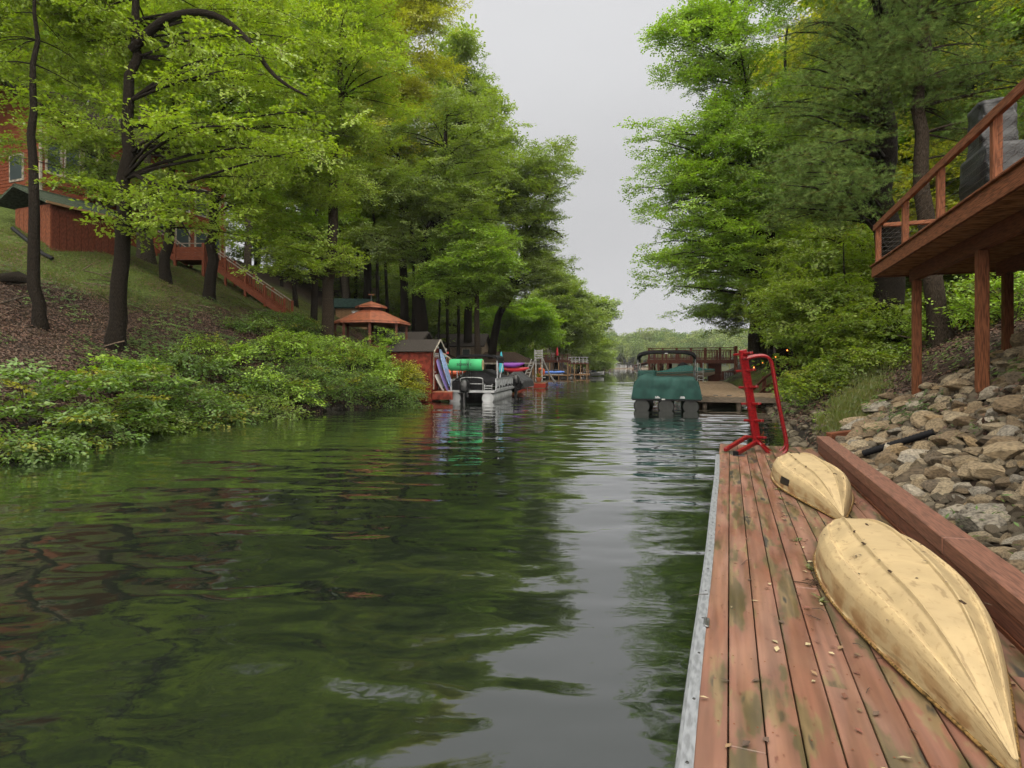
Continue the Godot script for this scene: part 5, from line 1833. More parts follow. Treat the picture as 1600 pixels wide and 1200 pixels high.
func bimini(t: Node3D, w: float, y: float, drop: float, z0: float, z1: float, thick: float, m: Material, foot: float, pole: Material) -> void:
	var rows := []
	for z in [z0, z0 - 0.02, z1 + 0.02, z1]:
		var line := PackedVector3Array()
		for j in 33:
			var a := PI * j / 32.0
			var k := signf(cos(a)) * pow(absf(cos(a)), 0.55)
			line.append(Vector3(k * w, y - drop + drop * pow(sin(a), 0.5), z))
		rows.append(line)
	var b := MB.new()
	b.sheet(rows, Vector3(0, y - drop - 2.0, (z0 + z1) * 0.5))
	var low := []
	for r in rows:
		var line := PackedVector3Array()
		for p in r:
			line.append(p * Vector3(0.985, 1, 1) + Vector3(0, -thick, 0))
		low.append(line)
	b.sheet(low, Vector3(0, y + 9.0, (z0 + z1) * 0.5))
	for e in [0, 3]:
		for j in 32:
			b.out_quad(rows[e][j], rows[e][j + 1], low[e][j + 1], low[e][j], Vector3(0, y - 0.3, (z0 + z1) * 0.5))
	part("canopy", b, m, t)
	for s in [-1.0, 1.0]:
		tube_part("canopy_pole", [Vector3(s * w * 0.97, y - drop, z0 - 0.05), Vector3(s * w * 0.96, foot, z0 - 0.15)], 0.028, pole, t)
		tube_part("canopy_pole", [Vector3(s * w * 0.97, y - drop, z0 - 0.12), Vector3(s * w * 0.95, foot, lerpf(z0, z1, 0.45))], 0.022, pole, t)
		tube_part("canopy_pole", [Vector3(s * w * 0.97, y - drop, z1 + 0.1), Vector3(s * w * 0.95, foot, lerpf(z0, z1, 0.5))], 0.022, pole, t)


func outboard(t: Node3D, at: Vector3, m: Material) -> void:
	var o := Node3D.new()
	o.name = "outboard_motor"
	o.position = at
	o.scale = Vector3.ONE * 1.25
	t.add_child(o, true)
	var b := MB.new()
	var rows := []
	for s in [[0.0, 0.02, 0.02], [0.02, 0.17, 0.2], [0.1, 0.2, 0.26], [0.28, 0.2, 0.28], [0.42, 0.17, 0.25], [0.5, 0.11, 0.18], [0.53, 0.01, 0.02]]:
		var line := PackedVector3Array()
		for j in 17:
			var a := TAU * j / 16.0
			line.append(Vector3(signf(cos(a)) * pow(absf(cos(a)), 0.6) * s[1], s[0], signf(sin(a)) * pow(absf(sin(a)), 0.6) * s[2]))
		rows.append(line)
	b.sheet(rows, Vector3(0, 0.27, 0), true)
	part("cowling", b, m, o)
	box_part("shaft", Vector3(0, -0.32, 0.02), Vector3(0.13, 0.66, 0.2), m, o, 0.03)
	box_part("bracket", Vector3(0, -0.08, -0.2), Vector3(0.3, 0.3, 0.16), m, o, 0.03)


func right_bank_docks() -> void:
	# the grey-brown dock across the water
	var t := thing("wooden_dock", "long grey-brown plank dock beside the green covered pontoon boat", "dock", Vector3(8.05, 0, -25.0), -0.309)
	var k := 0
	var z := 0.0
	while z < 25.0:
		var d := 0.29
		var w := 3.5 if z < 3.4 else 2.35
		var b := MB.new()
		b.off = Vector2(R(0, 9), R(0, 9))
		b.bx(Vector3(w * 0.5 + R(-0.02, 0.02), 0.5 + R(-0.004, 0.004), -z - d * 0.5), Vector3(w, 0.05, d - 0.012))
		part("plank", b, M.old_deck, t)
		z += d
	box_part("edge_beam", Vector3(1.75, 0.36, -0.03), Vector3(3.5, 0.23, 0.06), M.grey_wood, t)
	box_part("edge_beam", Vector3(0.04, 0.36, -12.5), Vector3(0.06, 0.23, 24.9), M.grey_wood, t)
	box_part("edge_beam", Vector3(3.46, 0.36, -1.7), Vector3(0.06, 0.23, 3.3), M.grey_wood, t)
	for x in [0.3, 1.7, 3.3]:
		tube_part("pile", [Vector3(x, 0.45, -0.3), Vector3(x, -1.6, -0.3)], 0.11, M.grey_wood, t)
	tube_part("pile", [Vector3(3.62, 0.46, -0.1), Vector3(3.62, -1.6, -0.1)], 0.1, M.cream, t)
	for x in [0.12, 0.75, 1.3]:
		box_part("cleat", Vector3(x, 0.535, -0.12), Vector3(0.2, 0.04, 0.07), M.dark_metal, t, 0.01)
	# the boat under a green cover
	t = thing("pontoon_boat", "pontoon boat under a dark green cover with a black sun canopy", "boat", Vector3(6.15, 0, -23.0), -0.27)
	for x in [-0.95, 0.0, 0.95]:
		pontoon(t, x, 0.33, -0.1, -6.6, M.alu_dark)
	box_part("deck", Vector3(0, 0.55, -3.2), Vector3(2.5, 0.09, 6.3), M.alu, t)
	var rows := []
	for r in [[-0.06, 0.44, 1.32], [-0.03, 0.5, 1.315], [0.0, 0.9, 1.25], [-0.03, 1.2, 1.19], [-0.1, 1.31, 1.14], [-0.35, 1.37, 1.1], [-0.9, 1.36, 1.1], [-1.7, 1.32, 1.1], [-2.6, 1.36, 1.12], [-3.4, 1.30, 1.1], [-5.2, 1.34, 1.1], [-6.1, 1.26, 1.06], [-6.4, 0.9, 1.0]]:
		var line := PackedVector3Array()
		for j in 41:
			var a := -1.0 + 2.0 * j / 40.0
			var y: float = r[1]
			var x: float = a * r[2] * 1.22
			if absf(a) > 0.8:
				y = lerpf(r[1], 0.46, minf((absf(a) - 0.8) / 0.18, 1.0)) if r[0] < -0.05 else r[1]
				x = signf(a) * lerpf(r[2] * 0.976, r[2] + 0.05, (absf(a) - 0.8) / 0.2)
			if r[0] < -0.05 and r[0] > -2.0:
				y += 0.17 * exp(-pow((a + 0.55) / 0.2, 2.0)) * exp(-pow((r[0] + 0.7) / 0.5, 2.0))
			var p := Vector3(x, y, r[0])
			p += Vector3(0.6, 0.6, 1.6) * (lump.get_noise_3dv(p * Vector3(46, 14, 20)) * 0.05 + 0.02 * lump.get_noise_3dv(p * 80.0))
			p.z += 0.03 * sin(x * 7.0 + y * 2.0) * clampf(1.3 - y, 0.0, 1.0)
			line.append(p)
		rows.append(line)
	part("cover", loft(rows, Vector3(0, 0.6, -3)), M.green_cloth, t)
	part("cover_hump", crumpled(Vector3(-0.78, 1.36, -1.2), Vector3(0.75, 0.5, 1.0), 0.03, 3.0), M.green_cloth, t)
	beam_part("cover_hem", Vector3(-1.33, 0.45, 0.0), Vector3(1.33, 0.45, 0.0), 0.03, 0.06, M.black_cloth, t)
	box_part("label_plate", Vector3(-0.1, 0.47, 0.03), Vector3(0.13, 0.05, 0.02), M.white, t)
	bimini(t, 1.2, 2.46, 0.4, -1.1, -3.5, 0.1, M.black_cloth, 1.2, M.steel)
	box_part("label_plate", Vector3(0.0, 2.33, -1.07), Vector3(0.12, 0.03, 0.02), M.white, t)
	# the two-storey boathouse
	t = thing("boathouse", "dark red-brown boathouse with a railed sun deck on its roof", "boathouse", Vector3(12.6, 0, -53.0), -0.309)
	box_part("sun_deck", Vector3(3.7, 2.33, -3.6), Vector3(7.6, 0.1, 7.4), M.brown_wood, t)
	beam_part("fascia", Vector3(-0.1, 2.2, 0.12), Vector3(7.5, 2.2, 0.12), 0.06, 0.34, M.brown_wood, t)
	beam_part("fascia", Vector3(-0.12, 2.2, 0.1), Vector3(-0.12, 2.2, -7.3), 0.06, 0.34, M.brown_wood, t)
	beam_part("roof_lip", Vector3(-0.75, 2.0, 0.2), Vector3(-0.75, 2.0, -7.3), 1.2, 0.08, M.brown_wood, t, 0.0, Vector3(-0.25, 1, 0))
	for i in 7:
		var x := i * 1.23
		beam_part("rail_post", Vector3(x, 2.35, 0.05), Vector3(x, 3.42, 0.05), 0.2 if i > 1 else 0.16, 0.14, M.brown_wood, t, 0.0, Vector3.FORWARD)
		beam_part("rail_post", Vector3(x, 2.35, -7.0), Vector3(x, 3.42, -7.0), 0.14, 0.14, M.brown_wood, t, 0.0, Vector3.FORWARD)
	for y in [3.42, 3.22, 2.52]:
		beam_part("railing", Vector3(-0.1, y, 0.05), Vector3(7.48, y, 0.05), 0.07, 0.07, M.brown_wood, t)
		beam_part("railing", Vector3(-0.1, y, -7.0), Vector3(7.48, y, -7.0), 0.06, 0.06, M.brown_wood, t)
		beam_part("railing", Vector3(0.0, y, 0.0), Vector3(0.0, y, -7.0), 0.06, 0.06, M.brown_wood, t)
	for i in 58:
		var x := 0.1 + i * 0.127
		beam_part("baluster", Vector3(x, 2.5, 0.05), Vector3(x, 3.24, 0.05), 0.04, 0.04, M.brown_wood, t, 0.0, Vector3.FORWARD)
		if i % 2 == 0:
			beam_part("baluster", Vector3(x, 2.5, -7.0), Vector3(x, 3.24, -7.0), 0.04, 0.04, M.brown_wood, t, 0.0, Vector3.FORWARD)
	for x in [0.05, 0.85, 1.7, 3.2, 4.6]:
		beam_part("post", Vector3(x, -1.0, 0.0 if x > 0.5 else -0.2), Vector3(x, 2.05, 0.0), 0.2, 0.2, M.brown_wood, t, 0.0, Vector3.FORWARD)
		beam_part("post", Vector3(x, -1.0, -6.9), Vector3(x, 2.05, -6.9), 0.18, 0.18, M.brown_wood, t, 0.0, Vector3.FORWARD)
		beam_part("post", Vector3(x, -1.0, -3.4), Vector3(x, 2.05, -3.4), 0.16, 0.16, M.brown_wood, t, 0.0, Vector3.FORWARD)
	for q in [[0.05, 0.6], [0.85, 0.5]]:
		beam_part("brace", Vector3(q[0], 1.5, 0.0), Vector3(q[0] + q[1], 2.05, 0.0), 0.1, 0.1, M.brown_wood, t)
	box_part("store_wall", Vector3(5.75, 1.1, -2.0), Vector3(1.1, 2.1, 3.0), M.brown_wood, t)
	box_part("walkway", Vector3(3.6, 0.45, -5.6), Vector3(7.0, 0.12, 2.6), M.brown_wood, t)
	for i in 5:
		tube_part("lift_pole", [Vector3(3.7 + i * 0.36, 0.4, -3.0 - 0.6 * (i % 2)), Vector3(3.7 + i * 0.36, 2.2, -3.0 - 0.6 * (i % 2))], 0.035, M.alu, t)
	# gate and stair on its bank side
	for x in [6.35, 7.3]:
		beam_part("rail_post", Vector3(x, 0.1, 0.9), Vector3(x, 1.35, 0.9), 0.14, 0.14, M.brown_wood, t, 0.0, Vector3.FORWARD)
	for y in [0.25, 1.3]:
		beam_part("railing", Vector3(6.3, y, 0.9), Vector3(7.5, y, 0.9), 0.1, 0.1, M.brown_wood, t)
	for i in 6:
		beam_part("baluster", Vector3(6.5 + i * 0.135, 0.25, 0.9), Vector3(6.5 + i * 0.135, 1.3, 0.9), 0.035, 0.035, M.white, t, 0.0, Vector3.FORWARD)
	for x in [7.45, 8.75]:
		beam_part("stair_post", Vector3(x, 0.6, 0.35), Vector3(x, 3.55, 0.35), 0.26, 0.26, M.redwood_side, t, 0.0, Vector3.FORWARD)
	for i in 8:
		box_part("step", Vector3(8.1, 1.05 + i * 0.19, 1.3 - i * 0.26), Vector3(1.2, 0.05, 0.3), M.grey_wood, t)
	for x in [7.45, 8.75]:
		beam_part("stair_string", Vector3(x, 0.9, 1.45), Vector3(x, 2.4, -0.7), 0.06, 0.26, M.brown_wood, t)
		beam_part("railing", Vector3(x, 1.9, 1.45), Vector3(x, 3.4, -0.7), 0.08, 0.08, M.brown_wood, t)
	# the runabout on its lift inside
	t = thing("runabout", "runabout boat with a teal cover inside the dark red-brown boathouse", "boat", Vector3(15.1, 0.62, -51.6), -0.309)
	var hull := []
	var top := []
	for i in 21:
		var f := i / 20.0
		var w := 0.98 * (1.0 - pow(maxf(0.0, (f - 0.45) / 0.55), 2.2)) + 0.02
		var sheer := 0.62 + 0.24 * f * f
		var keel := 0.06 + 0.42 * pow(maxf(0.0, (f - 0.6) / 0.4), 2.0)
		var x := -2.4 + 5.3 * f
		var a := PackedVector3Array()
		for j in 13:
			var q := -1.0 + j / 6.0
			a.append(Vector3(x, lerpf(keel, sheer, pow(absf(q), 1.5)), q * w))
		hull.append(a)
		var c := PackedVector3Array()
		var peak := sheer + 0.08 + 0.5 * exp(-pow((f - 0.52) / 0.26, 2.0))
		for j in 13:
			var q := -1.0 + j / 6.0
			c.append(Vector3(x, lerpf(sheer - 0.14, peak, pow(maxf(0.0, 1.0 - absf(q)), 0.75)), q * (w + 0.03)))
		top.append(c)
	part("hull", loft(hull, Vector3(0, 1.5, 0)), M.hull_tan, t)
	part("cover", loft(top, Vector3(0, -0.5, 0)), M.teal_cloth, t)
	var e := MB.new()
	e.lathe(Transform3D(Basis(), Vector3(0.2, 1.1, -0.4)), [Vector2(0.5, 0), Vector2(0.42, 0.25), Vector2(0.15, 0.4), Vector2(0.0, 0.42)], 12)
	part("tower_cover", e, M.black_cloth, t)
	for x in [-1.7, 1.2]:
		beam_part("lift_bunk", Vector3(x, 0.02, -0.9), Vector3(x, 0.02, 0.9), 0.12, 0.1, M.grey_wood, t)
	t = thing("dock_steps", "white swim ladder on the dock in front of the teal covered runabout", "ladder", Vector3(15.2, 0.52, -46.5), -0.309)
	for x in [-0.22, 0.22]:
		tube_part("rail", bend([Vector3(x, -0.5, 0.3), Vector3(x, 0.6, 0.3), Vector3(x, 1.45, 0.2), Vector3(x, 1.3, -0.2), Vector3(x, 0.0, -0.25)]), 0.03, M.white, t)
	for y in [0.2, 0.5, 0.8]:
		tube_part("rung", [Vector3(-0.22, y, 0.3), Vector3(0.22, y, 0.3)], 0.025, M.white, t)
	# the timber stair rail up the right bank
	t = thing("stair_rail", "brown timber stair rail climbing the grassy right bank behind the red ladder", "railing")
	var pp := [on(10.65, -27), on(12.52, -28.6), on(14.96, -30.6), on(17.97, -33)]
	for p in pp:
		beam_part("post", p + Vector3(0, -0.3, 0), p + Vector3(0, 1.12, 0), 0.15, 0.15, M.brown_wood, t, 0.0, Vector3.FORWARD)
	for q in 3:
		for y in [0.55, 1.05]:
			beam_part("rail", pp[q] + Vector3(0, y, 0.09), pp[q + 1] + Vector3(0, y, 0.09), 0.05, 0.12, M.brown_wood, t)
		beam_part("stringer", pp[q] + Vector3(0, 0.12, 0.1), pp[q + 1] + Vector3(0, 0.12, 0.1), 0.07, 0.28, M.brown_wood, t)


func left_bank_docks() -> void:
	# the red boat shed on its platform
	var t := thing("boat_shed", "narrow red boat shed with a grey shingle gable roof at the waterline", "shed", Vector3(-4.1, 0, -28.9), -0.19)
	var l := 2.1
	var w := 1.55
	box_part("base", Vector3(-l * 0.5, 0.28, -w * 0.5), Vector3(l + 0.1, 0.52, w + 0.1), M.shed_front, t)
	box_part("wall", Vector3(-l * 0.5, 1.55, -w * 0.5), Vector3(l, 2.03, w), M.shed_front, t)
	for x in [0.0, -l]:
		var g := MB.new()
		g.out_tri(Vector3(x, 2.56, 0), Vector3(x, 2.56, -w), Vector3(x, 3.1, -w * 0.5), Vector3(-l * 0.5, 2.5, -w * 0.5))
		part("gable", g, M.shed_front, t)
	for i in 8:
		beam_part("siding_board", Vector3(0.012, 0.56, -0.1 - i * 0.195), Vector3(0.012, 2.56, -0.1 - i * 0.195), 0.17, 0.025, M.shed_front, t, 0.0, Vector3.RIGHT)
	var d := box_part("door", Vector3(0.035, 1.55, -0.8), Vector3(0.04, 1.85, 0.7), M.shed_front, t, 0.005)
	box_part("door_handle", Vector3(0.075, 1.5, -0.55), Vector3(0.03, 0.06, 0.16), M.white, d)
	for s in [-1.0, 1.0]:
		box_part("door_trim", Vector3(0.045, 1.55, -0.8 + s * 0.39), Vector3(0.03, 1.9, 0.05), M.cream, d)
	box_part("sign", Vector3(0.075, 2.36, -0.78), Vector3(0.02, 0.22, 0.6), M.white, t)
	for y in [2.4, 2.31]:
		box_part("sign_lettering", Vector3(0.087, y, -0.78), Vector3(0.006, 0.03, 0.42), M.shed_front, t)
	for s in [-1.0, 1.0]:
		beam_part("roof", Vector3(-l - 0.15, 2.84, -w * 0.5 + s * 0.5), Vector3(0.28, 2.84, -w * 0.5 + s * 0.5), 1.2, 0.05, M.shingle_grey, t, 0.0, Vector3(0, 1, s * 0.62))
		beam_part("barge_board", Vector3(0.29, 3.14, -w * 0.5 + s * 0.02), Vector3(0.29, 2.5, -w * 0.5 + s * 1.02), 0.03, 0.09, M.cream, t)
	var lamp := MB.new()
	lamp.lathe(Transform3D(Basis(), Vector3(0.12, 2.72, -0.78)), [Vector2(0.0, 0.12), Vector2(0.05, 0.1), Vector2(0.09, 0.0), Vector2(0.0, 0.0)], 10)
	part("shed_lamp", lamp, M.white, t)
	# the small orange-brown landing beside it
	t = thing("wooden_landing", "small red-brown dock landing between the boat shed and the black covered pontoon boat", "dock", Vector3(-4.0, 0, -29.0), -0.19)
	for i in 10:
		box_part("plank", Vector3(0.52, 0.5, -0.1 - i * 0.15), Vector3(1.0, 0.04, 0.14), M.tan_red, t)
	box_part("edge_beam", Vector3(0.52, 0.3, 0.0), Vector3(1.06, 0.36, 0.05), M.shed_front, t)
	box_part("landing", Vector3(-0.3, 0.44, -6.0), Vector3(1.8, 0.1, 9.0), M.brown_wood, t)
	var said := ["white paddle board leaning on the red boat shed", "purple paddle board leaning on the red boat shed, between the white and the blue", "pale blue paddle board leaning on the red boat shed"]
	for i in 3:
		t = thing("paddle_board", said[i], "paddle board", Vector3(-3.78 + i * 0.22, 0.53, -29.3 - i * 0.12), -0.19, "paddle boards leaning on the boat shed")
		var rows := []
		for k in 17:
			var f := k / 16.0
			var ww := 0.4 * pow(sin(PI * lerpf(0.03, 0.97, f)), 0.5)
			var line := PackedVector3Array()
			for j in 13:
				var a := TAU * j / 12.0
				line.append(Vector3(0.045 * sin(a) - 0.66 * f + 0.14, 2.15 * f * [0.72, 0.9, 1.0][i], -0.5 + ww * cos(a)))
			rows.append(line)
		var b := MB.new()
		b.sheet(rows, Vector3(-0.2, 1.0, -0.5), true)
		part("board", b, [M.off_white, M.lilac, M.pale_blue][i], t)
		var fin := MB.new()
		fin.beam(Vector3(0.14, 0.22, -0.5), Vector3(0.2, 0.12, -0.5), 0.02, 0.12)
		part("fin", fin, M.black, t)
	# the pontoon boat under a black cover
	t = thing("pontoon_boat", "pontoon boat under a black cover with an outboard motor, beside the red boat shed", "boat", Vector3(-2.05, 0, -29.0), -0.16)
	for x in [-0.85, 0.85]:
		pontoon(t, x, 0.33, 0.0, -6.6, M.alu)
	box_part("deck", Vector3(0, 0.52, -3.1), Vector3(2.4, 0.1, 6.4), M.alu, t)
	for i in 8:
		box_part("side_panel", Vector3(1.17, 0.85, -0.75 - i * 0.68), Vector3(0.04, 0.56, 0.66), M.alu_white, t, 0.01)
		box_part("side_panel", Vector3(-1.17, 0.85, -0.75 - i * 0.68), Vector3(0.04, 0.56, 0.66), M.alu_white, t, 0.01)
	tube_part("side_rail", [Vector3(1.19, 1.15, -0.4), Vector3(1.19, 1.15, -5.9)], 0.03, M.steel, t)
	part("cover", draped(1.2, 1.14, 0.66, 1.12, -0.55, -6.1, 1.62), M.black_cloth, t)
	box_part("rear_panel", Vector3(-0.05, 0.8, -0.5), Vector3(2.1, 0.46, 0.04), M.black_cloth, t)
	tube_part("rear_rail", bend([Vector3(-0.62, 0.56, -0.2), Vector3(-0.62, 1.0, -0.22), Vector3(-0.5, 1.2, -0.22), Vector3(0.42, 1.2, -0.22), Vector3(0.55, 1.0, -0.22), Vector3(0.55, 0.56, -0.2)]), 0.032, M.steel, t)
	tube_part("rear_rail", [Vector3(-0.62, 0.9, -0.22), Vector3(0.55, 0.9, -0.22)], 0.024, M.steel, t)
	for s in [0.66, 1.05]:
		tube_part("boarding_ladder", bend([Vector3(s, 0.58, -0.05), Vector3(s, 0.86, -0.08), Vector3(s, 0.86, -0.3)]), 0.024, M.steel, t)
	for y in [0.68, 0.8]:
		tube_part("boarding_ladder", [Vector3(0.66, y, -0.06), Vector3(1.05, y, -0.06)], 0.022, M.steel, t)
	outboard(t, Vector3(-0.3, 0.48, 0.18), M.black)
	bimini(t, 1.12, 2.42, 0.34, -1.2, -3.2, 0.12, M.black_cloth, 1.15, M.alu_white)
	# the roll of green foam lashed to it
	t = thing("foam_roll", "large rolled green foam swim mat lashed above the black covered pontoon boat", "swim mat", Vector3(-2.32, 1.86, -29.35), -0.16)
	var b := MB.new()
	b.lathe(Transform3D(Basis(Vector3.FORWARD, PI / 2), Vector3.ZERO), [Vector2(0.0, -0.86), Vector2(0.28, -0.86), Vector2(0.305, -0.83), Vector2(0.305, 0.83), Vector2(0.28, 0.86), Vector2(0.0, 0.86)], 28)
	part("mat", b, M.green_foam, t)
	var c := MB.new()
	c.lathe(Transform3D(Basis(Vector3.FORWARD, PI / 2), Vector3.ZERO), [Vector2(0.0, 0.865), Vector2(0.24, 0.865), Vector2(0.26, 0.862)], 28)
	part("mat_end", c, M.cream_foam, t)
	for q in [[-0.24, 0.0], [0.02, 0.09], [0.2, -0.02]]:
		var s := MB.new()
		var line := []
		var rr := []
		for i in 25:
			var a := TAU * i / 24.0
			line.append(Vector3(q[0] + q[1] * cos(a), 0.311 * sin(a), 0.311 * cos(a)))
			rr.append(0.016)
		s.tube(line, rr, 5, false)
		s.tube([Vector3(q[0], -0.3, 0.05), Vector3(q[0] + 0.03, -0.75, 0.0)], [0.018, 0.014], 5)
		part("strap", s, M.black, t)
	var words := TextMesh.new()
	var font := SystemFont.new()
	font.font_names = PackedStringArray(["Droid Sans"])
	font.font_weight = 700
	words.font = font
	words.text = "scawk c"
	words.font_size = 32
	words.pixel_size = 0.0066
	words.depth = 0.012
	var o := lay("lettering", words, M.black_print, t)
	o.position = Vector3(-0.05, 0.03, 0.304)
	t = thing("foam_roll", "smaller pale green foam roll behind the red boat shed's paddle boards", "swim mat", Vector3(-3.55, 1.78, -31.2), -0.1)
	b = MB.new()
	b.lathe(Transform3D(Basis(Vector3.FORWARD, PI / 2), Vector3.ZERO), [Vector2(0.0, -0.6), Vector2(0.1, -0.6), Vector2(0.11, -0.58), Vector2(0.11, 0.58), Vector2(0.0, 0.6)], 16)
	part("mat", b, M.green_foam, t)
	beam_part("stand", Vector3(-0.3, -0.12, 0), Vector3(-0.3, -1.28, 0), 0.08, 0.08, M.brown_wood, t, 0.0, Vector3.FORWARD)
	beam_part("stand", Vector3(0.3, -0.12, 0), Vector3(0.3, -1.28, 0), 0.08, 0.08, M.brown_wood, t, 0.0, Vector3.FORWARD)
	small_kayak("orange kayak on a rack behind the paddle boards", Vector3(-3.6, 1.38, -32.2), -0.2, 2.2, 0.36, M.orange_plastic, true)
	small_kayak("purple kayak lying on top of a red one, right of the closed turquoise umbrella", Vector3(-0.05, 1.86, -43.5), 0.5, 2.3, 0.34, M.purple, false)
	small_kayak("red kayak under the purple one", Vector3(0.22, 1.5, -43.8), 0.45, 2.4, 0.36, M.red_plastic, true)
	# stair railing down to the boats
	t = thing("stair_railing", "sloping brown wooden stair railing right of the red boat shed roof", "railing")
	var a0: Vector3 = Vector3(-4.25, 2.75, -33)
	var a1: Vector3 = Vector3(-3.28, 2.02, -33.5)
	beam_part("rail", a0, a1, 0.06, 0.07, M.cream, t)
	beam_part("rail", a0 + Vector3(0, -0.42, 0), a1 + Vector3(0, -0.42, 0), 0.05, 0.06, M.cream, t)
	for i in 9:
		var p := a0.lerp(a1, i / 8.0)
		beam_part("baluster", p, p + Vector3(0, -0.42, 0), 0.035, 0.035, M.tan_wood, t, 0.0, Vector3.FORWARD)
	for p in [a0, a1]:
		beam_part("post", p, Vector3(p.x, 0.2, p.z), 0.1, 0.1, M.brown_wood, t, 0.0, Vector3.FORWARD)
	# the second covered boat
	t = thing("fishing_boat", "small boat under a black and grey cover, right of the black covered pontoon boat", "boat", Vector3(-0.05, 0, -37.0), -0.2)
	var hull := []
	for i in 13:
		var f := i / 12.0
		var ww := 0.72 * (1.0 - pow(maxf(0.0, (f - 0.5) / 0.5), 2.5)) + 0.02
		var line := PackedVector3Array()
		for j in 11:
			var q := -1.0 + j / 5.0
			line.append(Vector3(q * ww, 0.08 + 0.45 * pow(absf(q), 1.6) + 0.2 * f * f, -4.4 * f))
		hull.append(line)
	part("hull", loft(hull, Vector3(0, 1.5, -2.0)), M.alu_dark, t)
	part("cover", draped(0.8, 0.74, 0.4, 0.85, 0.0, -4.3, 1.42, 0.08), M.grey_cloth, t)
	box_part("rear_panel", Vector3(0, 0.6, 0.03), Vector3(1.3, 0.5, 0.05), M.black_cloth, t, 0.02)
	outboard(t, Vector3(0.35, 0.62, 0.25), M.black)
	# the red floating dock with its things
	t = thing("floating_dock", "low red-sided floating dock with a tan deck, right of the small covered boat", "dock", Vector3(-0.6, 0, -46.6), -0.12)
	for i in 12:
		box_part("plank", Vector3(0.15 + i * 0.28, 0.42, -1.7), Vector3(0.26, 0.05, 3.5), M.tan_red, t)
	box_part("side_board", Vector3(1.6, 0.22, 0.03), Vector3(3.4, 0.34, 0.06), M.dock_red, t)
	box_part("side_board", Vector3(3.3, 0.22, -1.7), Vector3(0.06, 0.34, 3.5), M.dock_red, t)
	box_part("gangplank", Vector3(2.6, 0.5, -0.9), Vector3(3.2, 0.05, 0.35), M.grey_wood, t)
	t = thing("swim_ladder", "pair of chrome ladder rails at the edge of the red floating dock", "ladder", Vector3(1.0, 0, -46.2), -0.12)
	for x in [0.25, 0.7]:
		tube_part("rail", bend([Vector3(x, -0.6, 0.1), Vector3(x, 0.6, 0.1), Vector3(x, 1.05, -0.1), Vector3(x, 0.45, -0.4)]), 0.026, M.steel, t)
	for y in [-0.1, 0.15]:
		tube_part("rung", [Vector3(0.25, y, 0.1), Vector3(0.7, y, 0.1)], 0.022, M.steel, t)
	t = thing("flower_pot", "terracotta pot of yellow-green flowers at the corner of the red floating dock", "plant pot", Vector3(2.2, 0.45, -47.2))
	b = MB.new()
	b.lathe(Transform3D(), [Vector2(0.0, 0.0), Vector2(0.17, 0.0), Vector2(0.25, 0.36), Vector2(0.27, 0.36), Vector2(0.27, 0.42), Vector2(0.0, 0.4)], 14)
	part("pot", b, M.plant_pot, t)
	b = MB.new()
	for i in 90:
		var dd := Vector3(R(-1, 1), R(0, 1), R(-1, 1)).normalized()
		leaf(b, Vector3(0, 0.42, 0) + dd * R(0.05, 0.36), dd, Vector3.UP, 0.14, 0.09, Color(0.16, 0.2, 0.04) if i % 3 else Color(0.42, 0.3, 0.04))
	part("plant", b, M.leaf, t, "stuff")
	# the white slide with its ladder
	t = thing("water_slide", "white water slide tower with a ladder on the left bank docks", "slide", Vector3(1.6, 0.4, -49.0), -0.1)
	for x in [0.42, 0.95]:
		for z in [0.0, -0.6]:
			beam_part("leg", Vector3(x, 0, z), Vector3(x, 2.05, z), 0.08, 0.08, M.white, t, 0.0, Vector3.FORWARD)
	for s in [0.0, 0.34]:
		beam_part("ladder_rail", Vector3(-0.75 + s * 1.3, 0.0, 0.1), Vector3(0.05 + s * 0.9, 2.0, -0.1), 0.07, 0.09, M.white, t)
	for i in 6:
		var f := 0.12 + i * 0.15
		beam_part("rung", Vector3(-0.75 + 0.8 * f, 2.0 * f, 0.1), Vector3(-0.31 + 0.66 * f, 2.0 * f, 0.1), 0.05, 0.05, M.white, t)
	for i in 4:
		box_part("seat_slat", Vector3(0.66, 2.12 + i * 0.19, 0.08), Vector3(0.66, 0.12, 0.05), M.white, t)
	for x in [0.34, 0.98]:
		beam_part("side_post", Vector3(x, 2.0, 0.0), Vector3(x, 2.82, 0.0), 0.08, 0.08, M.white, t, 0.0, Vector3.FORWARD)
	box_part("platform", Vector3(0.66, 2.05, -0.3), Vector3(0.7, 0.06, 0.7), M.white, t)
	var sl := []
	for i in 13:
		var f := i / 12.0
		var line := PackedVector3Array()
		for j in 9:
			var a := PI * (1.0 + j / 8.0)
			line.append(Vector3(1.0 + 1.1 * f, 2.05 * pow(1.0 - f, 1.4) + 0.1 + 0.26 * sin(a), -0.3 - 1.2 * f + 0.26 * cos(a)))
		sl.append(line)
	part("chute", loft(sl, Vector3(1.5, 3.0, -1.0)), M.white, t)
	umbrella("closed turquoise umbrella between the two black covered boats", Vector3(-0.75, 0.5, -40.0), 2.3, M.turquoise, "")
	umbrella("closed turquoise umbrella up the bank above the red boat shed roof", on(-5.19, -38), 2.4, M.turquoise, "")
	# the open boathouse with the brown roof
	t = thing("boathouse", "open boathouse with a low brown shingle hip roof behind the pontoon boats", "boathouse", Vector3(-3.0, 0, -51.0), -0.12)
	b = MB.new()
	var q0 := [Vector3(-0.3, 2.05, 0.4), Vector3(5.1, 2.05, 0.4), Vector3(5.1, 2.05, -5.4), Vector3(-0.3, 2.05, -5.4)]
	var r0 := Vector3(0.2, 3.1, -2.5)
	var r1 := Vector3(3.0, 3.1, -2.5)
	b.quad(q0[0], q0[1], r1, r0)
	b.tri(q0[1], q0[2], r1)
	b.quad(q0[2], q0[3], r0, r1)
	b.tri(q0[3], q0[0], r0)
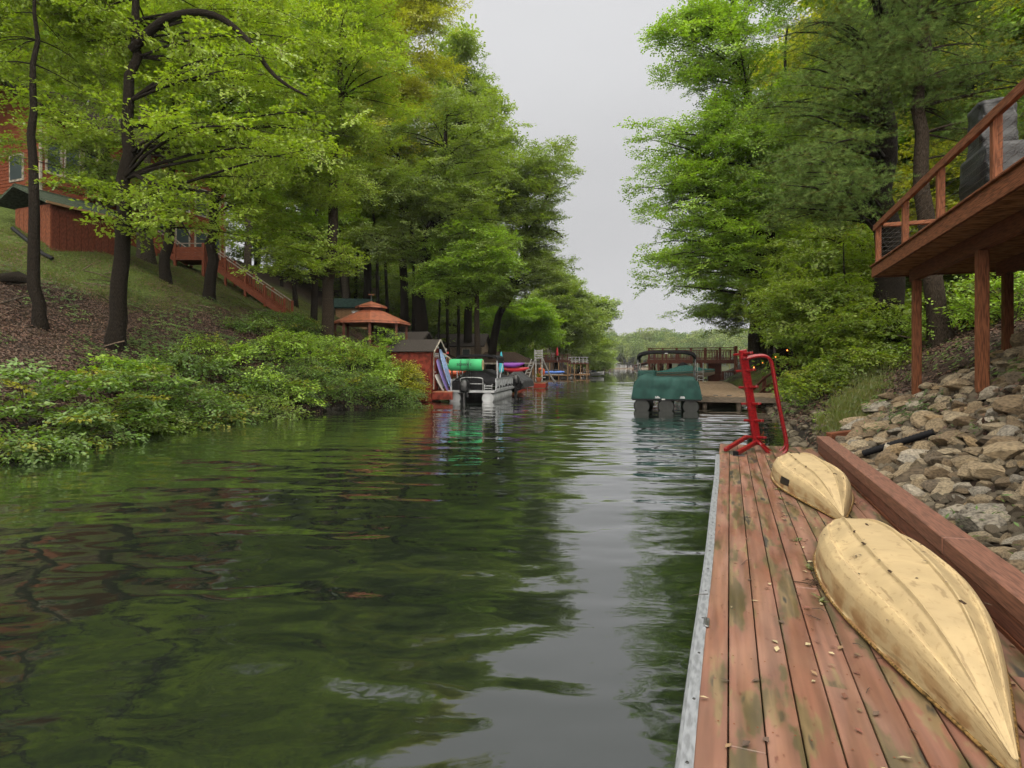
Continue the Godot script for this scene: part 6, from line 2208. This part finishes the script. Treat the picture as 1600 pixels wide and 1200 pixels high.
	b.quad(q0[0], q0[3], q0[2], q0[1])
	part("roof", b, M.brown_shingle, t)
	beam_part("eave", Vector3(-0.3, 2.03, 0.43), Vector3(5.1, 2.03, 0.43), 0.05, 0.14, M.cream, t)
	beam_part("eave", Vector3(5.13, 2.03, 0.4), Vector3(5.13, 2.03, -5.4), 0.05, 0.14, M.cream, t)
	for x in [0.0, 1.7, 3.4, 4.9]:
		for z in [0.1, -2.5, -5.1]:
			beam_part("post", Vector3(x, -0.5, z), Vector3(x, 2.0, z), 0.16, 0.16, M.tan_wood, t, 0.0, Vector3.FORWARD)
	box_part("walkway", Vector3(-0.2, 0.4, -2.5), Vector3(1.4, 0.12, 6.0), M.grey_wood, t)
	# the two-storey docks farther on
	far_deck("two-storey dock with a brown railed sun deck far along the left bank", 4.3, -86, 4.0, 2.5, M.brown_wood, M.brown_wood)
	far_deck("two-storey dock with a white railed sun deck, last on the left bank", 8.9, -91, 2.9, 2.25, M.brown_wood, M.white)
	said = ["blue jet ski under the brown sun deck, left of the other blue one", "blue jet ski under the brown sun deck, right of the other blue one"]
	for i in 2:
		jet_ski(said[i], Vector3([5.3, 6.6][i], 0.85, -83.0), M.blue_plastic, "blue jet skis under the brown sun deck")
	jet_ski("dark jet ski beside the post of the white railed dock", Vector3(8.3, 0.35, -87.0), M.black, "")
	t = thing("swim_raft", "orange round swim raft propped up by the brown two-storey dock", "raft", Vector3(3.9, 1.0, -78.0), 0.0)
	b = MB.new()
	var ring := []
	var rad := []
	for i in 21:
		var a := TAU * i / 20.0
		ring.append(Vector3(0.42 * cos(a), 0.42 * sin(a), 0))
		rad.append(0.17)
	b.tube(ring, rad, 8, false)
	part("tube", b, M.orange_plastic, t)
	box_part("stand", Vector3(0, -0.75, 0), Vector3(1.3, 0.15, 0.8), M.white, t)
	umbrella("closed red umbrella on the brown railed sun deck", Vector3(6.55, 2.6, -83.5), 1.9, M.red_plastic, "")
	t = thing("speed_boat", "low white motor boat moored past the white railed dock", "boat", Vector3(14.2, 0, -101.0), 0.6)
	var hh := []
	for i in 13:
		var f := i / 12.0
		var ww := 0.9 * (1.0 - pow(maxf(0.0, (f - 0.45) / 0.55), 2.2)) + 0.02
		var line := PackedVector3Array()
		for j in 11:
			var q := -1.0 + j / 5.0
			line.append(Vector3(-2.4 + 5.0 * f, 0.05 + 0.6 * pow(absf(q), 1.3) + 0.2 * f * f, q * ww))
		hh.append(line)
	part("hull", loft(hh, Vector3(0, 2.5, 0)), M.white, t)
	box_part("windscreen", Vector3(0.2, 0.85, 0), Vector3(0.1, 0.4, 1.2), M.window_glass, t)
	box_part("cockpit_cover", Vector3(-0.6, 0.68, 0), Vector3(2.6, 0.2, 1.3), M.black_cloth, t, 0.08)


func small_kayak(label: String, at: Vector3, turn: float, ln: float, w: float, m: Material, rack: bool) -> void:
	var t := thing("kayak", label, "kayak", at, turn)
	var rows := []
	for i in 21:
		var f := i / 20.0
		var ww := w * pow(sin(PI * lerpf(0.02, 0.98, f)), 0.7)
		var line := PackedVector3Array()
		for j in 13:
			var a := TAU * j / 12.0
			line.append(Vector3((f - 0.5) * ln, 0.62 * ww * sin(a) + 0.16 * pow(absf(f - 0.5) * 2.0, 2.0), ww * cos(a)))
		rows.append(line)
	var b := MB.new()
	b.sheet(rows, Vector3.ZERO, true)
	part("hull", b, m, t)
	var c := MB.new()
	var ring := []
	var rad := []
	for i in 17:
		var a := TAU * i / 16.0
		ring.append(Vector3(0.42 * cos(a), 0.16 + w * 0.32, 0.2 * sin(a)))
		rad.append(0.03)
	c.tube(ring, rad, 5, false)
	part("cockpit_rim", c, M.black, t)
	if rack:
		for s in [-0.6, 0.6]:
			beam_part("rack_leg", Vector3(s, -0.15, 0), Vector3(s, 0.35 - at.y, 0), 0.1, 0.1, M.cream, t, 0.0, Vector3.FORWARD)


func umbrella(label: String, at: Vector3, h: float, m: Material, group: String) -> void:
	var t := thing("umbrella", label, "umbrella", at, 0.0, group)
	tube_part("pole", [Vector3(0, -0.1, 0), Vector3(0, h, 0)], 0.025, M.alu, t)
	var b := MB.new()
	b.lathe(Transform3D(), [Vector2(0.03, h * 0.36), Vector2(0.17, h * 0.38), Vector2(0.19, h * 0.45), Vector2(0.13, h * 0.75), Vector2(0.05, h * 0.98), Vector2(0.0, h * 1.02)], 12)
	part("folded_canopy", b, m, t)


func far_deck(label: String, x: float, z: float, w: float, y: float, m: Material, rail: Material) -> void:
	var t := thing("two_storey_dock", label, "dock", Vector3(x, 0, z), -0.18, "two-storey docks along the left bank")
	var d := 5.0
	box_part("lower_deck", Vector3(w * 0.5, 0.45, -d * 0.5), Vector3(w + 0.6, 0.22, d), M.tan_wood, t)
	box_part("upper_deck", Vector3(w * 0.5, y, -d * 0.5), Vector3(w + 0.2, 0.3, d), m, t)
	for i in 4:
		for zz in [-0.1, -d + 0.1]:
			beam_part("post", Vector3(i * w / 3.0, -0.8, zz), Vector3(i * w / 3.0, y - 0.1, zz), 0.15, 0.15, M.tan_wood, t, 0.0, Vector3.FORWARD)
	for i in 6:
		beam_part("rail_post", Vector3(i * w / 5.0, y, 0.0), Vector3(i * w / 5.0, y + 0.95, 0.0), 0.12, 0.12, rail, t, 0.0, Vector3.FORWARD)
	for k in [0.95, 0.5, 0.22]:
		beam_part("railing", Vector3(0, y + k, 0), Vector3(w, y + k, 0), 0.07, 0.09, rail, t)
		beam_part("railing", Vector3(w, y + k, 0), Vector3(w, y + k, -d), 0.07, 0.09, rail, t)
		beam_part("railing", Vector3(0, y + k, 0), Vector3(0, y + k, -d), 0.07, 0.09, rail, t)


func jet_ski(label: String, at: Vector3, m: Material, group: String) -> void:
	var t := thing("jet_ski", label, "jet ski", at, 0.1, group)
	var rows := []
	for i in 11:
		var f := i / 10.0
		var line := PackedVector3Array()
		for j in 13:
			var a := TAU * j / 12.0
			var r := 0.34 * pow(sin(PI * lerpf(0.06, 0.96, f)), 0.5)
			line.append(Vector3((f - 0.5) * 1.9, r * 0.6 * sin(a) + 0.1 * f, r * cos(a)))
		rows.append(line)
	var b := MB.new()
	b.sheet(rows, Vector3.ZERO, true)
	part("hull", b, m, t)
	box_part("seat", Vector3(-0.25, 0.32, 0), Vector3(0.8, 0.2, 0.28), M.black, t, 0.06)
	beam_part("handlebar", Vector3(0.3, 0.5, -0.3), Vector3(0.3, 0.5, 0.3), 0.05, 0.05, M.black, t)
	box_part("cradle", Vector3(0, -0.25, 0), Vector3(1.5, 0.12, 0.6), M.white, t)


# ---- buildings on the left hillside --------------------------------------------------------------------------------------
func window(t: Node3D, x: float, y: float, z0: float, z1: float, h: float) -> void:
	# in a wall that faces +x; z runs along it
	var f := MB.new()
	var c := (z0 + z1) * 0.5
	var w := absf(z1 - z0)
	for s in [-1.0, 1.0]:
		f.bx(Vector3(x, y, c + s * (w * 0.5 + 0.05)), Vector3(0.07, h + 0.2, 0.11))
		f.bx(Vector3(x, y + s * (h * 0.5 + 0.05), c), Vector3(0.068, 0.1, w - 0.002))
	var o := part("window", f, M.cream, t)
	box_part("pane", Vector3(x - 0.02, y, c), Vector3(0.02, h, w), M.window_glass, o)


func lap_wall(t: Node3D, a: Vector3, b: Vector3, y0: float, y1: float, out: Vector3, m: Material) -> void:
	# overlapping horizontal boards on one wall
	var s := MB.new()
	var y := y0
	while y < y1 - 0.01:
		var h: float = minf(0.2, y1 - y)
		s.off = Vector2(R(0, 9), R(0, 9))
		var p := [Vector3(a.x, y, a.z) + out * 0.04, Vector3(b.x, y, b.z) + out * 0.04, Vector3(b.x, y + h, b.z) + out * 0.012, Vector3(a.x, y + h, a.z) + out * 0.012]
		s.out_quad(p[0], p[1], p[2], p[3], (a + b) * 0.5 + Vector3(0, y, 0) - out * 3.0)
		s.out_quad(p[0], p[1], Vector3(b.x, y, b.z), Vector3(a.x, y, a.z), (a + b) * 0.5 + Vector3(0, y + 3.0, 0))
		y += h
	part("siding", s, m, t, "stuff")


func hillside_houses() -> void:
	# the big red house
	var t := thing("red_house", "large red clapboard house with cream window frames on the left hilltop", "house", Vector3(-27.0, 0, -33.0), YAW)
	var y0 := 8.6
	var y1 := 16.4
	box_part("wall", Vector3(-4.5, (y0 + y1) * 0.5, -6.4), Vector3(9.0, y1 - y0, 12.8), M.house_red, t)
	lap_wall(t, Vector3(0, 0, 0), Vector3(0, 0, -12.8), y0, y1, Vector3.RIGHT, M.house_red)
	lap_wall(t, Vector3(0, 0, 0), Vector3(-9, 0, 0), y0, y1, Vector3.BACK, M.house_red)
	var g := MB.new()
	var g2 := MB.new()
	g.out_tri(Vector3(0, y1, 0.01), Vector3(-9, y1, 0.01), Vector3(-4.5, y1 + 3.2, 0.01), Vector3(-4.5, y1, -5))
	g2.out_tri(Vector3(0, y1, -12.8), Vector3(-9, y1, -12.8), Vector3(-4.5, y1 + 3.2, -12.8), Vector3(-4.5, y1, -5))
	part("gable", g, M.house_red, t)
	part("gable", g2, M.house_red, t)
	for s in [-1.0, 1.0]:
		beam_part("roof", Vector3(-4.5 + s * 2.5, y1 + 1.52, 0.6), Vector3(-4.5 + s * 2.5, y1 + 1.52, -13.4), 6.3, 0.18, M.shingle, t, 0.0, Vector3(s * 0.71, 1, 0))
	box_part("corner_board", Vector3(0.05, (y0 + y1) * 0.5, 0.04), Vector3(0.12, y1 - y0, 0.12), M.cream, t)
	box_part("corner_board", Vector3(0.05, (y0 + y1) * 0.5, -12.8), Vector3(0.12, y1 - y0, 0.12), M.cream, t)
	for q in [[0.3, 1.0], [1.3, 2.05], [2.35, 3.1], [4.1, 4.9], [6.0, 7.0], [7.15, 8.1], [8.6, 9.6], [10.2, 11.1], [11.4, 12.3]]:
		window(t, 0.06, 14.0, -q[0], -q[1], 1.9)
		window(t, 0.06, 10.9, -q[0], -q[1], 1.6)
	for q in [[-1.6, -2.6], [-5.6, -6.8]]:
		var o := box_part("window", Vector3((q[0] + q[1]) * 0.5, 13.4, 0.05), Vector3(1.3, 1.6, 0.07), M.cream, t)
		box_part("pane", Vector3((q[0] + q[1]) * 0.5, 13.4, 0.09), Vector3(1.05, 1.35, 0.02), M.window_glass, o)
	beam_part("band_board", Vector3(0.07, 12.4, 0.1), Vector3(0.07, 12.4, -12.9), 0.1, 0.22, M.house_red, t)
	box_part("balcony", Vector3(0.8, 12.1, -4.2), Vector3(1.6, 0.16, 3.6), M.stair_red, t)
	for z in [-2.5, -5.9]:
		beam_part("balcony_post", Vector3(1.5, 8.2, z), Vector3(1.5, 13.1, z), 0.16, 0.16, M.stair_red, t, 0.0, Vector3.FORWARD)
	for y in [12.5, 12.8, 13.1]:
		beam_part("balcony_rail", Vector3(1.52, y, -2.4), Vector3(1.52, y, -6.0), 0.06, 0.08, M.stair_red, t)
	# the red plank shed
	t = thing("garden_shed", "dark red board shed with a mossy green roof on the left bank", "shed", Vector3(-20.4, 0, -25.5), YAW)
	var b0 := 5.9
	var b1 := 9.0
	box_part("wall", Vector3(-1.25, (b0 + b1) * 0.5, -1.4), Vector3(2.5, b1 - b0, 2.8), M.shed_red, t)
	for i in 9:
		beam_part("wall_board", Vector3(0.012, 6.95, -0.16 - i * 0.31), Vector3(0.012, 8.95, -0.16 - i * 0.31), 0.29, 0.03, M.shed_red, t, 0.0, Vector3.RIGHT)
	for i in 8:
		beam_part("wall_board", Vector3(-0.16 - i * 0.31, 6.95, 0.012), Vector3(-0.16 - i * 0.31, 8.95, 0.012), 0.29, 0.03, M.shed_red_end, t, 0.0, Vector3.BACK)
	beam_part("skirt_board", Vector3(0.05, 6.9, 0.05), Vector3(0.05, 6.9, -2.85), 0.06, 0.14, M.shed_red, t)
	for i in 5:
		beam_part("skirt_plank", Vector3(0.02, 6.03 + i * 0.17, 0.03), Vector3(0.02, 6.03 + i * 0.17, -2.82), 0.05, 0.16, M.shed_red, t)
	beam_part("roof", Vector3(-0.75, 9.42, 0.45), Vector3(-0.75, 9.42, -3.3), 2.5, 0.1, M.green_shingle, t, 0.0, Vector3(0.42, 1, 0))
	beam_part("roof", Vector3(-2.5, 9.55, 0.45), Vector3(-2.5, 9.55, -3.3), 1.7, 0.1, M.green_shingle, t, 0.0, Vector3(-0.5, 1, 0))
	beam_part("eave_board", Vector3(0.42, 8.93, 0.45), Vector3(0.42, 8.93, -3.3), 0.05, 0.1, M.tan_wood, t)
	# the red stairs down the lawn
	t = thing("garden_stairs", "long red wooden stairs with white-topped railings running down the lawn to the bank", "stairs", Vector3.ZERO, 0.0)
	var hi := Vector3(-20.2, 8.85, -38.0)
	var lo := Vector3(-15.0, 5.75, -38.0)
	lo.y = H(lo.x, lo.z) + 0.1
	for s in [0.0, -1.3]:
		beam_part("stringer", hi + Vector3(0, -0.1, s), lo + Vector3(0, -0.1, s), 0.07, 0.34, M.stair_red, t)
		beam_part("handrail", hi + Vector3(0, 0.95, s), lo + Vector3(0, 0.95, s), 0.1, 0.06, M.pale_rail, t)
		beam_part("lower_rail", hi + Vector3(0, 0.18, s), lo + Vector3(0, 0.18, s), 0.05, 0.07, M.stair_red, t)
		for i in 5:
			var p := hi.lerp(lo, i / 4.0) + Vector3(0, 0, s)
			beam_part("stair_post", Vector3(p.x, minf(H(p.x, p.z), p.y) - 0.3, p.z), p + Vector3(0, 1.0, 0), 0.14, 0.14, M.stair_red, t, 0.0, Vector3.FORWARD)
		for i in 38:
			var p := hi.lerp(lo, (i + 0.5) / 38.0) + Vector3(0, 0, s)
			beam_part("baluster", p + Vector3(0, 0.18, 0), p + Vector3(0, 0.93, 0), 0.04, 0.04, M.stair_red, t, 0.0, Vector3.FORWARD)
	for i in 19:
		var p := hi.lerp(lo, (i + 0.5) / 19.0)
		box_part("tread", p + Vector3(0, 0.04, -0.65), Vector3(0.3, 0.04, 1.24), M.stair_red, t)
		box_part("riser", p + Vector3(0.13, -0.05, -0.65), Vector3(0.02, 0.14, 1.22), M.stair_red, t)
	box_part("landing", hi + Vector3(-0.95, -0.05, -0.65), Vector3(1.9, 0.12, 2.0), M.stair_red, t)
	for p in [hi + Vector3(0, 0, 0.3), hi + Vector3(-1.85, 0, 0.3), hi + Vector3(-1.85, 0, -1.6)]:
		beam_part("landing_post", Vector3(p.x, H(p.x, p.z) - 0.5, p.z), p + Vector3(0, 1.0, 0), 0.15, 0.15, M.stair_red, t, 0.0, Vector3.FORWARD)
	for y in [0.12, 0.3, 0.48, 0.66]:
		beam_part("landing_board", hi + Vector3(0, y, 0.3), hi + Vector3(-1.85, y, 0.3), 0.04, 0.165, M.stair_red, t)
	beam_part("handrail", hi + Vector3(0.05, 0.98, 0.3), hi + Vector3(-1.9, 0.98, 0.3), 0.12, 0.05, M.pale_rail, t)
	for s in [0.0, -1.2]:
		beam_part("stringer", hi + Vector3(-1.9, -0.1, s - 0.1), hi + Vector3(-4.6, 1.9, s - 0.1), 0.07, 0.34, M.stair_red, t)
		beam_part("handrail", hi + Vector3(-1.9, 0.95, s - 0.1), hi + Vector3(-4.6, 2.9, s - 0.1), 0.1, 0.06, M.pale_rail, t)
		for i in 14:
			var p := (hi + Vector3(-1.9, 0, s - 0.1)).lerp(hi + Vector3(-4.6, 2.0, s - 0.1), i / 13.0)
			beam_part("baluster", p + Vector3(0, 0.1, 0), p + Vector3(0, 0.93, 0), 0.04, 0.04, M.stair_red, t, 0.0, Vector3.FORWARD)
	for i in 9:
		box_part("tread", hi + Vector3(-2.05 - i * 0.29, 0.1 + i * 0.215, -0.7), Vector3(0.3, 0.04, 1.15), M.stair_red, t)
	# the gazebo
	var gz := Vector3(-8.55, 0, -35.0)
	gz.y = H(gz.x, gz.z)
	t = thing("gazebo", "octagonal gazebo with an orange two-tier roof on the left bank", "gazebo", gz, 0.2)
	var e := 4.42 - gz.y
	for tier in [[2.35, e, 0.75, e + 0.72], [0.95, e + 1.0, 0.02, e + 1.32]]:
		for i in 8:
			var a0 := TAU * i / 8.0
			var a1 := TAU * (i + 1) / 8.0
			var b := MB.new()
			var p := [Vector3(cos(a0) * tier[0], tier[1], sin(a0) * tier[0]), Vector3(cos(a1) * tier[0], tier[1], sin(a1) * tier[0]), Vector3(cos(a1) * tier[2], tier[3], sin(a1) * tier[2]), Vector3(cos(a0) * tier[2], tier[3], sin(a0) * tier[2])]
			b.out_quad(p[0], p[1], p[2], p[3], Vector3(0, tier[1] - 2.0, 0))
			b.out_quad(p[0] * 0.995, p[1] * 0.995, p[1] - Vector3(0, 0.12, 0), p[0] - Vector3(0, 0.12, 0), Vector3(0, tier[1], 0))
			b.out_quad(p[0] - Vector3(0, 0.1, 0), p[1] - Vector3(0, 0.1, 0), p[2] - Vector3(0, 0.06, 0), p[3] - Vector3(0, 0.06, 0), Vector3(0, tier[3] + 5.0, 0))
			part("roof_panel", b, M.orange_roof, t)
	var nk := MB.new()
	nk.lathe(Transform3D(), [Vector2(0.66, e + 0.62), Vector2(0.66, e + 1.06)], 8)
	part("cupola", nk, M.brown_wood, t)
	tube_part("finial", [Vector3(0, e + 1.3, 0), Vector3(0, e + 1.75, 0)], 0.03, M.dark_metal, t)
	var vane := MB.new()
	vane.bx(Vector3(0, e + 1.72, 0), Vector3(0.4, 0.06, 0.02), 0.0, 0.5)
	part("weather_vane", vane, M.rust, t)
	for i in 8:
		var a := TAU * i / 8.0
		beam_part("post", Vector3(cos(a) * 2.1, -0.3, sin(a) * 2.1), Vector3(cos(a) * 2.1, e, sin(a) * 2.1), 0.14, 0.14, M.brown_wood, t, 0.0, Vector3.FORWARD)
		var a1 := TAU * (i + 1) / 8.0
		for y in [0.25, 0.9]:
			beam_part("rail", Vector3(cos(a) * 2.1, y, sin(a) * 2.1), Vector3(cos(a1) * 2.1, y, sin(a1) * 2.1), 0.06, 0.1, M.brown_wood, t)
	var fl := MB.new()
	fl.lathe(Transform3D(), [Vector2(0.0, 0.1), Vector2(2.2, 0.1), Vector2(2.2, -0.4), Vector2(0.0, -0.4)], 8)
	part("floor", fl, M.brown_wood, t)
	# small buildings half hidden by the trees
	cabin("small hut with a dark green roof behind the orange gazebo", -13.72, -50, 0.1, Vector3(2.6, 6.9, 2.6), 0.7, M.tan_wood, M.dark_green)
	cabin("low tan cottage with a grey gable roof among the trees above the boats", -5.37, -62, -0.1, Vector3(5.0, 4.0, 5.0), 1.2, M.cottage, M.shingle_grey)
	cabin("grey-roofed house among the trees above the green roofed hut", -20.64, -72, 0.2, Vector3(7.5, 12.0, 7.0), 2.2, M.cottage, M.shingle_grey)
	cabin("grey weathered shed right of the orange gazebo", -6.76, -38, -0.2, Vector3(2.0, 3.5, 2.0), 0.5, M.grey_wood, M.shingle_grey)
	# a striped garden ornament on a pole
	var wp := on(-4.76, -40)
	t = thing("garden_whirligig", "red, white and turquoise garden whirligig on a pole above the boats", "ornament", wp)
	tube_part("pole", [Vector3(0, -0.2, 0), Vector3(0, 2.3, 0)], 0.03, M.grey_wood, t)
	for i in 6:
		var a := TAU * i / 6.0
		box_part("vane", Vector3(0.26 * cos(a), 2.1 + 0.26 * sin(a), 0.05), Vector3(0.22, 0.14, 0.03), [M.red_plastic, M.white, M.turquoise][i % 3], t, 0.0, 0.3)
	# flowering orange shrub
	shrub("flower_shrub", "orange flowering shrub left of the tan cottage", on(-4.8, -46), Vector3(0.7, 0.8, 0.6), 16, "yellow", spray_mesh(70, 0.5, 0.6, 0.09, 0.06, 0.4), 0.8, "")
	# logs on the left slope
	t = thing("fallen_log", "dark rotten log lying on the slope at the left edge", "log", on(-18.39, -21, 0.2), 0.3)
	var lg := MB.new()
	var lp := []
	var lr := []
	for i in 12:
		lp.append(Vector3(-2.2 + i * 0.28, 0.1 * sin(i * 0.9), 0.05 * cos(i * 1.7)))
		lr.append(0.3 + 0.05 * sin(i * 2.3) - 0.012 * i)
	lg.tube(lp, lr, 9)
	part("bole", lg, M.bark_dark, t)
	t = thing("fallen_branch", "pale fallen branch on the leaf litter at the left edge", "branch", on(-17.07, -19.5, 0.12), 0.0)
	tube_part("branch", bend([Vector3(-1.4, -0.5, 0), Vector3(-0.4, -0.1, 0.1), Vector3(0.6, 0.25, 0.0)]), 0.035, M.bark_grey, t)
	t = thing("drain_hose", "black drain hose running past the foot of the red board shed", "hose", Vector3.ZERO)
	tube_part("hose", bend([on(-22.1, -25.5, 0.12), on(-20.97, -25, 0.12), on(-20.09, -24.6, 0.1), on(-19.63, -24.6, 0.1)]), 0.09, M.rubber, t, 10)
	# string of small lamps seen between the right bank trees
	t = thing("string_lights", "string of small warm lamps in the right bank thicket", "string lights")
	var pts := [Vector3(15.12, 1.8, -36), Vector3(15.77, 2.79, -33), Vector3(15.84, 3.59, -31), Vector3(16.13, 3.8, -30), Vector3(16.53, 4.53, -30)]
	tube_part("wire", bend(pts), 0.006, M.black, t, 4)
	for p in bend(pts, 3):
		var b := MB.new()
		b.lathe(Transform3D(Basis(), p + Vector3(0, -0.09, 0)), [Vector2(0.0, -0.035), Vector2(0.03, -0.015), Vector2(0.03, 0.02), Vector2(0.0, 0.05)], 8)
		var m := StandardMaterial3D.new()
		m.albedo_color = Color(1, 0.7, 0.4)
		m.emission_enabled = true
		m.emission = Color(1.0, 0.5, 0.2)
		m.emission_energy_multiplier = 1.2
		part("lamp_bulb", b, m if not M.has("bulb") else M.bulb, t)
		M.bulb = m if not M.has("bulb") else M.bulb


func cabin(label: String, x: float, z: float, turn: float, size: Vector3, rise: float, wall: Material, roof: Material) -> void:
	# size.y is the height of the eaves above the lake
	var y0 := H(x, z) - 0.6
	var t := thing("cabin", label, "building", Vector3(x, 0, z), turn)
	box_part("wall", Vector3(0, (y0 + size.y) * 0.5, 0), Vector3(size.x, size.y - y0, size.z), wall, t)
	for s in [-1.0, 1.0]:
		var w := size.z * 0.5 + 0.35
		var up := rise * w / (size.z * 0.5)
		beam_part("roof", Vector3(-size.x * 0.5 - 0.35, size.y + rise - up * 0.5, s * w * 0.5), Vector3(size.x * 0.5 + 0.35, size.y + rise - up * 0.5, s * w * 0.5), sqrt(w * w + up * up) + 0.03, 0.12, roof, t, 0.0, Vector3(0, 1, s * rise / (size.z * 0.5)))
	for s in [-1.0, 1.0]:
		var g := MB.new()
		g.out_tri(Vector3(s * size.x * 0.5, size.y, -size.z * 0.5), Vector3(s * size.x * 0.5, size.y, size.z * 0.5), Vector3(s * size.x * 0.5, size.y + rise, 0), Vector3.ZERO + Vector3(0, size.y, 0))
		part("gable", g, wall, t)
	var o := box_part("window", Vector3(size.x * 0.18, size.y - 0.9, size.z * 0.5 + 0.02), Vector3(0.9, 1.0, 0.06), M.cream, t)
	box_part("pane", Vector3(size.x * 0.18, size.y - 0.9, size.z * 0.5 + 0.055), Vector3(0.72, 0.82, 0.02), M.window_glass, o)
